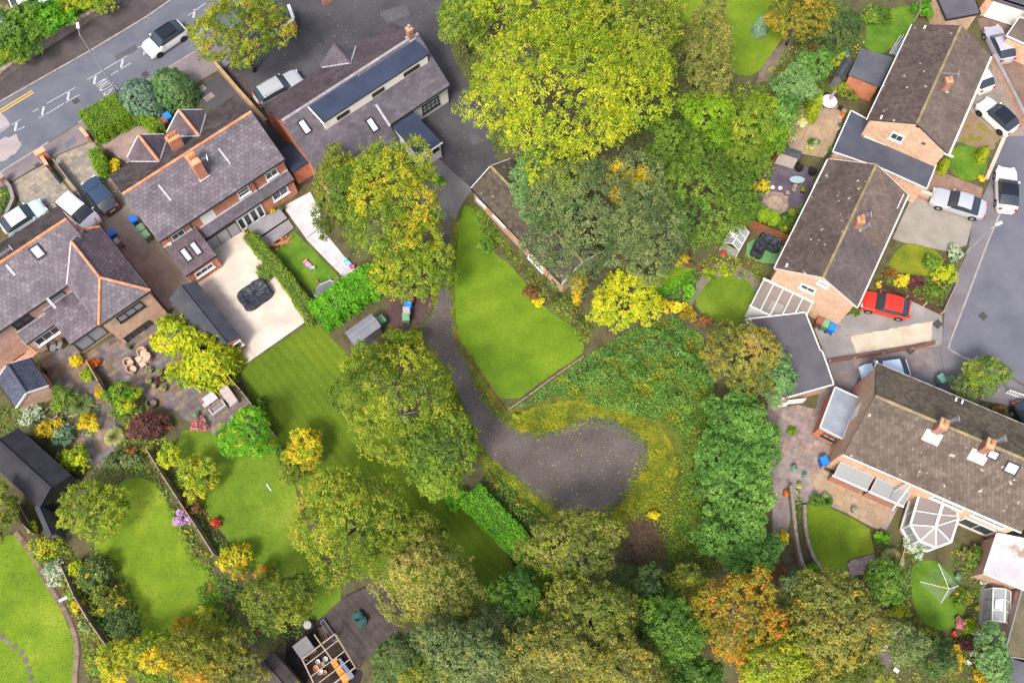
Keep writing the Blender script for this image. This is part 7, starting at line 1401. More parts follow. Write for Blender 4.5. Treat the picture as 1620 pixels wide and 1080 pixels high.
# big trees: x, y, rx, ry (pixels), height, palette, label, options
for a in [
 (895, 150, 178, 128, 15, 'lime', 'huge lime-yellow tree spreading beside the private drive', D(lobes=30, bias=.50, var=(.12, .2, .08), lobe_r=(.24, .38), hot=('yg', .16), drop=.2)),
 (1000, 62, 84, 86, 13, 'yg', 'tall yellow-green tree behind the huge lime tree', D(lobes=14, bias=.52)),
 (865, 10, 130, 55, 14, 'lime', 'lime tree at the top edge beside the drive', D(lobes=14, bias=.5, lobe_r=(.28, .42), drop=.2)),
 (738, 30, 42, 62, 8, 'mid', 'mid-green shrubby tree along the drive edge', D(lobes=8, hot=('yg', .25))),
 (1118, 78, 46, 88, 11, 'tan', 'tall narrow tan-leaved tree at the edge of the upper lawn', D(lobes=9, bias=.4, hang=.5, lobe_r=(.3, .45))),
 (938, 336, 116, 112, 11, 'grey', 'broad grey-green tree over the brick outbuilding', D(lobes=22, bias=.47, lobe_r=(.26, .42))),
 (860, 303, 48, 70, 8, 'cedar', 'bluish green tree leaning over the outbuilding roof', D(lobes=9, bias=.42)),
 (1030, 365, 62, 75, 9, 'grey', 'dull grey-green tree beside the garden with the greenhouse', D(lobes=10, bias=.42)),
 (1112, 312, 72, 82, 9, 'mid', 'deep green tree above the small greenhouse', D(lobes=12, bias=.38)),
 (1118, 196, 48, 52, 7, 'hedge', 'rounded fresh green bush tree below the tan tree', D(lobes=8, bias=.42)),
 (1060, 232, 45, 45, 8, 'mid', 'dusky green tree beneath the huge lime tree', D(lobes=8, bias=.4)),
 (1180, 205, 45, 55, 6.5, 'mid', 'olive green tree beside the clipped tall shrubs', D(lobes=8, bias=.5, hot=('yg', .2))),
 (1185, 262, 38, 42, 5.5, 'mid', 'green bush tree overhanging the red-brown fence', D(lobes=7, bias=.55)),
 (1175, 330, 30, 30, 4.5, 'green', 'low green tree behind the greenhouse', D(lobes=6)),
 (992, 300, 34, 26, 10, 'gold', 'patch of golden leaves on a slim tree among grey-green ones', D(lobes=5, bias=.35, drop=.35)),
 (612, 318, 92, 118, 10, 'ygold', 'yellowing tree with golden tip overhanging the pale path', D(lobes=22, bias=.46, grad=(.22, .02, 0), lobe_r=(.26, .40))),
 (530, 300, 34, 80, 7, 'olive', 'olive tree beside the yellowing tree and the path', D(lobes=8, bias=.5)),
 (650, 430, 70, 45, 6, 'ygold', 'drooping yellow-green tree over the hedge end', D(lobes=9, bias=.32)),
 (378, 52, 78, 70, 8.5, 'ygold', 'orange-tinged tree beside the main road and brick wall', D(lobes=18, bias=.34, hot=('autumn', .28), grad=(0, .12, .0), lobe_r=(.28, .42))),
 (628, 632, 110, 98, 9.5, 'yg', 'broad yellow-green tree with pale twigs over the striped lawn', D(lobes=24, bias=.42, lobe_r=(.24, .38), drop=.1, bark=BIRCH)),
 (700, 714, 55, 72, 8, 'mid', 'dense green tree at the lane edge below the broad tree', D(lobes=13, bias=.48)),
 (582, 575, 40, 32, 6, 'ygold', 'small yellowing tree beside the grey shed', D(lobes=6, bias=.34)),
 (556, 825, 96, 100, 8.5, 'yg', 'rounded olive-yellow tree standing between the two long lawns', D(lobes=20, bias=.46, hot=('autumn', .08), lobe_r=(.26, .40))),
 (655, 858, 60, 40, 6, 'olive', 'loose olive green tree behind the pale-twigged birch', D(lobes=8, bias=.5)),
 (682, 930, 92, 78, 9, 'tan', 'pale tan-green birch beside the timber terrace', D(lobes=16, bias=.45, bark=BIRCH, lobe_r=(.26, .42))),
 (640, 1045, 55, 40, 8, 'dark', 'dark green tree behind the timber terrace', D(lobes=9, bias=.65)),
 (905, 862, 78, 52, 8, 'tan', 'straggly tan-green tree at the foot of the turning circle', D(lobes=12, bias=.35, hot=('yg', .3), bark=BIRCH)),
 (842, 945, 42, 32, 6, 'yg', 'yellow-green tree at the end of the bright trimmed hedge', D(lobes=6, bias=.42)),
 (930, 975, 78, 55, 10, 'olive', 'olive tree with tan tips in the bottom wood', D(lobes=14, bias=.45, hot=('tan', .35))),
 (820, 950, 45, 48, 8, 'green', 'dark green tree in the shade of the bottom wood', D(lobes=8, bias=.45)),
 (750, 1035, 85, 55, 11, 'grey', 'grey-green tree below the birch in the bottom wood', D(lobes=16, bias=.40, hot=('tan', .12))),
 (860, 1045, 88, 58, 11, 'tan', 'tan and yellow tree filling the bottom edge', D(lobes=18, bias=.38, hot=('gold', .04))),
 (985, 1058, 70, 48, 11, 'tan', 'ochre-tipped tree on the bottom edge', D(lobes=13, bias=.42, hot=('autumn', .15))),
 (1060, 1000, 52, 62, 9, 'green', 'fresh green tree beside the orange tree', D(lobes=11, bias=.6)),
 (1020, 930, 40, 34, 6, 'dark', 'dark green tree behind the brushwood heap', D(lobes=6, bias=.5)),
 (1168, 975, 82, 88, 11, 'autumn', 'orange and yellow tree with bare twigs at the hedge foot', D(lobes=20, bias=.48, hot=('orange', .35), drop=.32, bark=BIRCH, lobe_r=(.22, .36), var=(.2, .18, .1))),
 (1225, 1050, 60, 55, 10, 'ygold', 'golden-yellow tree beside the orange one', D(lobes=11, bias=.6, drop=.25)),
 (1310, 990, 72, 78, 10, 'tan', 'tall green-tan tree left of the timber arbour', D(lobes=16, bias=.36, hot=('autumn', .14))),
 (1340, 1055, 62, 50, 9, 'olive', 'dull olive tree below the timber arbour', D(lobes=11, bias=.5)),
 (1095, 1075, 45, 35, 9, 'green', 'green crown at the bottom edge under the orange tree', D(lobes=7)),
 (1172, 565, 58, 55, 7.5, 'tan', 'olive-brown tree beside the purple felted garage', D(lobes=13, bias=.34, hot=('autumn', .3))),
 (1222, 595, 28, 50, 6, 'cedar', 'bluish green tree against the purple felted garage', D(lobes=7, bias=.5)),
 (790, 1005, 62, 45, 8, 'grey', 'dusky tree between the birch and the tan-tipped trees', D(lobes=10, bias=.45)),
 (1022, 985, 42, 45, 7, 'dark', 'dark tree between the fresh green and olive trees', D(lobes=7, bias=.7)),
 (1268, 945, 42, 38, 7, 'grey', 'grey-green tree behind the golden one', D(lobes=8, bias=.45)),
 (1090, 925, 42, 30, 6, 'olive', 'low olive tree at the laurel hedge foot', D(lobes=6, bias=.5)),
 (1265, 1075, 48, 35, 9, 'tan', 'tan tree on the bottom edge beside the golden one', D(lobes=8, bias=.5)),
 (690, 1060, 50, 35, 9, 'olive', 'olive crown on the bottom edge below the birch', D(lobes=8, bias=.5)),
 (640, 535, 34, 16, 3, 'ygold', 'low yellowing bush beside the parked bins', D(lobes=6, bias=.3)),
 (148, 806, 60, 42, 4.2, 'yg', 'wide olive-yellow shrub tree over the lawn behind the black shed', D(lobes=13, bias=.42)),
 (0, 812, 26, 46, 5, 'olive', 'dark olive tree at the left edge by the black shed', D(lobes=8, bias=.4)),
 (388, 683, 42, 40, 4.5, 'bright', 'bright green small tree on the mown lawn', D(lobes=9, bias=.45, hot=('lime', .15))),
 (438, 950, 52, 52, 6, 'olive', 'dark olive tree beside the mossy shed', D(lobes=10, bias=.35)),
 (330, 1030, 65, 45, 7, 'autumn', 'autumn-tinted tree at the bottom of the bright lawn', D(lobes=12, bias=.42)),
 (370, 1060, 48, 40, 6, 'tan', 'tan tree beside the mossy shed roof', D(lobes=8, bias=.45)),
 (255, 1045, 55, 42, 5, 'ygold', 'golden-green shrub tree at the lower lawn end', D(lobes=10, bias=.45)),
 (190, 1045, 32, 34, 4, 'ygold', 'bright yellow shrub tree beside the worn fence', D(lobes=7, bias=.66)),
 (1262, 28, 55, 40, 6, 'autumn', 'autumn-leaved tree beside the upper garden path', D(lobes=10, bias=.40)),
 (1285, 108, 32, 30, 5, 'laurel', 'feathery green shrub beside the narrow dark shed', D(lobes=8, bias=.6)),
 (1258, 140, 34, 32, 5, 'cedar', 'tall feathery shrub beside the slim lime column', D(lobes=8, bias=.6)),
 (1238, 178, 30, 32, 4.8, 'laurel', 'tall green shrub above the sunny patio flowers', D(lobes=8, bias=.66)),
 (1215, 218, 28, 32, 4.6, 'hedge', 'sunlit yellow-green tall shrub along the patio', D(lobes=8, bias=.5)),
 (1205, 178, 30, 30, 5, 'lime', 'lime tinted shrub tree behind the tall feathery row', D(lobes=7, bias=.3)),
 (1320, 45, 40, 45, 5, 'dark', 'dark green shrubs between the two upper lawns', D(lobes=8, bias=.6)),
 (1553, 594, 40, 38, 4, 'mid', 'rounded green bush in front of the rosy-tiled house', D(lobes=7, bias=.55, hot=('yg', .2))),
 (1524, 614, 32, 28, 3.2, 'grey', 'grey-green bush beside the teal bin', D(lobes=5, bias=.4)),
 (1400, 925, 30, 38, 5, 'green', 'deep green tree beside the rotary dryer', D(lobes=8, bias=.5)),
 (1430, 1020, 42, 32, 5, 'grey', 'pale topped grey-green tree beside the shady path', D(lobes=9, bias=.55)),
 (1480, 1040, 30, 35, 5, 'dark', 'dark blue-green tree beside the yellow bush', D(lobes=6, bias=.6)),
 (1565, 1040, 28, 55, 4.5, 'cedar', 'tall green shrub row beside the grey boarded fence', D(lobes=9, bias=.45)),
 (30, 45, 48, 42, 4, 'green', 'round dark green bush across the main road', D(lobes=9, bias=.55)),
 (72, 30, 40, 34, 3.5, 'bright', 'bright leafy bush across the main road', D(lobes=8, bias=.4)),
 (135, 0, 50, 24, 3, 'lime', 'lime bushes above the stone wall', D(lobes=9, bias=.35)),
 (14, 80, 36, 22, 2.6, 'lime', 'yellow-green bushes by the stone wall end', D(lobes=8, bias=.3)),
]:
    if a[7] is None: continue
    tree(*a[:7], **a[7])
conifer(270, 136, 40, 36, 3.6, 'cedar', 'rounded green conifer on the pavement corner', k=2.2, leaf=.10); conifer(222, 153, 40, 37, 3.6, 'blue', 'rounded blue-green conifer beside the lamp post', k=2.2, leaf=.10)
conifer(330, 563, 50, 52, 3.8, 'lime', 'feathery lime conifer beside the charcoal garage', k=2.2, leaf=.15, bias=.62); tree(272, 532, 36, 34, 3.5, 'lime', 'golden-lime shrub tree beside the feathery conifer', lobes=7, bias=.68, leaf=.1); tree(292, 592, 28, 22, 2.6, 'lime', 'lime shrub below the feathery conifer', 'shrub', 'shrub', lobes=6, bias=.55, leaf=.09)
conifer(1290, 165, 10, 20, 3.4, 'lime', 'slim lime conifer column at the edge of the sunny patio', k=2.5, leaf=.07); conifer(1555, 243, 7, 13, 2.0, 'lime', 'small lime conifer column at the kerb of the round lawn', k=3, leaf=.06); conifer(1493, 262, 7, 12, 1.8, 'lime', 'lime dwarf conifer against the gable corner', k=3, leaf=.06)
conifer(1205, 40, 13, 13, 2.4, 'blue', 'small silver-blue spruce on the upper lawn', k=2.5, leaf=.08, bias=.75)
tree(984, 482, 52, 50, 5.5, 'lime', 'vivid lime-yellow bush tree at the lawn corner', lobes=10, bias=.72, var=(.08, .16, .08)); tree(912, 452, 16, 30, 4, 'gold', 'narrow golden shrub at the end of the outbuilding', lobes=5, bias=.45, leaf=.09)
tree(483, 708, 31, 30, 3.2, 'gold', 'golden round bush on the edge of the mown lawn', lobes=7, bias=.45, leaf=.09, hot=('lime', .35)); tree(318, 748, 32, 36, 3.0, 'ygold', 'olive-gold round shrub beside the fence', 'shrub', 'shrub', lobes=7, bias=.42, leaf=.09); tree(270, 722, 21, 24, 2.4, 'lime', 'lime green shrub next to the olive-gold one', 'shrub', 'shrub', lobes=5, bias=.5, leaf=.08)
# tall leafy hedge
for i, (x, y, rx, ry, b) in enumerate(((1158, 665, 50, 44, .45), (1150, 728, 52, 50, .36), (1166, 785, 58, 52, .46), (1165, 850, 62, 52, .36), (1192, 700, 40, 58, .42), (1185, 885, 44, 34, .28))):
    tree(x, y, rx, ry, 5.2, 'laurel', ['pale topped section of the tall laurel hedge nearest the brown tree', 'dark inner section of the tall laurel hedge', 'brightest middle section of the tall laurel hedge', 'broad section of the tall laurel hedge beside the sunken path', 'outer section of the tall laurel hedge by the slab patio', 'lowest darkest section of the tall laurel hedge'][i], 'hedge', 'hedge_section', lobes=30, bias=b, leaf=.085, per=14, drop=.05, lobe_r=(.22, .34), spread=.70)
# clipped hedges
hedge([(147, 213), (206, 180)], 2.9, 1.9, 'hedge', 'wide clipped front hedge by the pavement', bias=.42); hedge([(206, 180), (228, 196), (258, 214)], .95, 1.4, 'hedge', 'wedge of clipped hedge between forecourt and bins', bias=.55); hedge([(158, 250), (166, 266), (172, 282)], 1.0, 1.6, 'hedge', 'clipped wedge hedge beside the navy car', bias=.45)
hedge([(505, 512), (560, 472), (600, 448)], 2.3, 2.2, 'bright', 'big bright green hedge behind the trampoline', bias=.35, leaf=.10); hedge([(398, 380), (428, 415), (462, 456), (500, 512)], 1.05, 1.5, 'mid', 'trimmed green hedge between cream patio and small lawn', bias=.62)
hedge([(745, 786), (802, 845), (868, 916)], 2.0, 1.8, 'bright', 'vivid green trimmed hedge beside the striped lawn', bias=.38, leaf=.07, topvar=.05); topiary(421, 428, 13, 1.3, 'mid', 'clipped round box bush at the cream patio edge', bias=.4)
# scrub banks
ground_cover('bramble_bank', [(805, 652), (870, 605), (930, 562), (1000, 520), (1065, 500), (1110, 530), (1130, 600), (1128, 660), (1080, 690), (1040, 668), (985, 655), (930, 640), (880, 628), (840, 640)], 2.4, 'laurel', 'bank of tangled bramble between lawn and hedge', dens=170, hot=[('ygold', .12, .9), ('yg', .25, 1.3)], bias=.38, seed=5, hump=.95, leaf=.08)
ground_cover('ivy_scrub', [(1075, 650), (1130, 620), (1135, 760), (1135, 910), (1060, 910), (1050, 860), (1075, 790), (1078, 720)], 1.6, 'green', 'dark scrub below the tall laurel hedge', dens=120, hot=[('yg', .12, 1.1)], bias=.5, seed=6, leaf=.08)
ground_cover('wild_border', [(760, 345), (785, 370), (845, 430), (905, 470), (940, 520), (925, 555), (900, 512), (860, 480), (812, 418), (770, 380)], .9, 'yg', 'wild yellow-green border beside the outbuilding', dens=70, hot=[('dark', .18, 1.2), ('rust', .06, 2.0)], bias=.30, seed=7)
ground_cover('weed_patch', [(740, 318), (770, 335), (800, 380), (775, 400), (752, 350)], .7, 'mid', 'weeds along the outbuilding wall', dens=70, bias=.5, seed=8)
ground_cover('lane_scrub', [(770, 740), (800, 760), (850, 800), (880, 835), (870, 880), (830, 860), (790, 810), (760, 770)], 1.0, 'green', 'low scrub between lane and trimmed hedge', dens=60, hot=[('rust', .06, 1.7), ('ygold', .10, 1.4)], bias=.45, seed=9)
ground_cover('wood_floor_scrub', [(870, 900), (960, 880), (1090, 900), (1120, 960), (1080, 1080), (900, 1080), (780, 1080), (800, 960)], 1.0, 'dark', 'shady undergrowth of the bottom wood', dens=22, bias=.5, seed=10)
ground_cover('rough_grass', [(940, 810), (1000, 800), (1045, 770), (1080, 700), (1095, 780), (1085, 870), (1040, 890), (1000, 880), (1010, 830)], .4, 'ygold', 'rough yellow grass round the turning circle', dens=55, hot=[('olive', .25, 1.2)], bias=.30, seed=11, leaf=.08)
ground_cover('hillside_planting', [(-40, 60), (40, 20), (110, -20), (210, -30), (175, 8), (105, 50), (40, 92), (-40, 140)], .9, 'bright', 'low leafy planting behind the stone wall', dens=55, hot=[('yellow', .06, 1.2), ('dark', .2, 1.0)], bias=.3, seed=12)
ground_cover('border_planting', [(1060, -20), (1100, 60), (1160, 130), (1200, 130), (1280, 30), (1340, 10), (1370, 70), (1330, 150), (1270, 190), (1200, 250), (1150, 260), (1100, 170), (1050, 130)], .8, 'mid', 'mixed low planting under the upper garden trees', dens=30, hot=[('rust', .06, 1.5), ('lime', .12, 1.2)], bias=.5, seed=13)
ground_cover('alpine_bank', [(1030, 470), (1060, 440), (1100, 425), (1108, 440), (1075, 470), (1045, 482)], .4, 'bright', 'fresh green bank beside the sleeper edging', dens=70, bias=.35, seed=14)
ground_cover('meadow_edge', [(820, 655), (870, 640), (905, 645), (885, 672), (850, 682), (822, 675)], .22, 'ygold', 'mossy yellow grass beside the lane bend', dens=60, bias=.35, seed=15, leaf=.06)
ground_cover('low_planting', [(190, 640), (235, 640), (262, 690), (250, 745), (300, 830), (345, 890), (330, 920), (290, 870), (262, 800), (238, 756), (200, 752), (185, 720), (195, 680)], .6, 'mid', 'mixed low plants along the garden fence', dens=55, hot=[('rust', .10, 1.8), ('lime', .15, 1.3)], bias=.45, seed=16)
ground_cover('low_planting', [(110, 620), (165, 640), (150, 700), (120, 690), (60, 660), (75, 640)], .5, 'grey', 'pale mixed plants beside the paved path', dens=60, hot=[('straw', .3, 1.5)], bias=.5, seed=17)
ground_cover('low_planting', [(60, 850), (110, 860), (150, 930), (200, 1030), (185, 1080), (140, 1080), (128, 1010), (98, 930), (70, 890)], .6, 'yg', 'leafy border beside the curved edging path', dens=60, hot=[('bright', .25, 1.4), ('rust', .05, 2)], bias=.42, seed=18)
ground_cover('low_planting', [(310, 930), (345, 905), (390, 930), (420, 960), (400, 1010), (350, 1000), (315, 960)], .5, 'green', 'green island bed at the end of the bright lawn', dens=55, hot=[('rust', .10, 1.6)], bias=.5, seed=19)
ground_cover('low_planting', [(1386, 840), (1412, 840), (1405, 880), (1395, 920), (1400, 950), (1350, 965), (1320, 950), (1344, 932), (1348, 914), (1386, 902), (1390, 876)], .5, 'green', 'mixed plants round the small bright lawn', dens=55, hot=[('rust', .12, 1.7), ('lime', .12, 1.3)], bias=.5, seed=20)
ground_cover('low_planting', [(1502, 872), (1560, 858), (1556, 905), (1546, 985), (1526, 1000), (1533, 955), (1530, 925), (1506, 898)], .6, 'mid', 'crowded cottage planting beside the stained garage', dens=70, hot=[('pink', .03, 2.4), ('lime', .14, 1.3), ('gold', .04, 2.0)], bias=.42, seed=21, leaf=.08)
ground_cover('low_planting', [(1440, 988), (1490, 1006), (1525, 998), (1560, 1000), (1590, 1060), (1560, 1090), (1400, 1090), (1410, 1050)], .6, 'mid', 'crowded planting below the dryer lawn', dens=60, hot=[('lime', .14, 1.3), ('gold', .05, 2.0)], bias=.42, seed=31, leaf=.08)
ground_cover('low_planting', [(1260, 762), (1272, 790), (1262, 840), (1270, 890), (1262, 880), (1250, 820)], .3, 'green', 'plants in the strip between the two curved walls', dens=60, hot=[('rust', .15, 2.0)], bias=.45, seed=22)
ground_cover('low_planting', [(1395, 425), (1425, 442), (1490, 440), (1505, 405), (1512, 440), (1490, 485), (1440, 472), (1388, 448)], .5, 'mid', 'mixed front border beside the low brown fence', dens=55, hot=[('rust', .12, 2.0), ('gold', .1, 2.2)], bias=.45, seed=23)
ground_cover('low_planting', [(1192, 300), (1214, 268), (1230, 262), (1215, 300), (1205, 330), (1245, 345), (1275, 315), (1268, 350), (1245, 372), (1200, 352), (1182, 335)], .4, 'green', 'plants round the slate garden', dens=55, hot=[('lime', .12, 2.0)], bias=.5, seed=24)
ground_cover('low_planting', [(1232, 212), (1262, 170), (1275, 188), (1262, 215), (1250, 238), (1240, 240)], .35, 'green', 'flowering plants along the sunny patio', dens=60, hot=[('cream', .12, 2.6), ('gold', .1, 2.2)], bias=.5, seed=25)
ground_cover('low_planting', [(1098, 420), (1125, 402), (1195, 405), (1215, 440), (1212, 500), (1196, 498), (1198, 450), (1168, 432), (1140, 424), (1108, 440)], .3, 'olive', 'rockery plants above the round lawn', dens=50, hot=[('lime', .18, 1.8), ('rust', .08, 2.4)], bias=.5, seed=26)
ground_cover('low_planting', [(0, 300), (12, 296), (22, 312), (14, 334), (0, 342), (-20, 330)], .5, 'green', 'flowers inside the curved brick wall', dens=60, hot=[('lime', .15, 2), ('red', .06, 2.4)], seed=27)
ground_cover('fallen_leaves', [(352, 118), (372, 140), (398, 165), (412, 160), (386, 120), (360, 100)], .05, 'rust', 'fallen brown leaves along the brick boundary wall', dens=40, leaf=.07, seed=28)
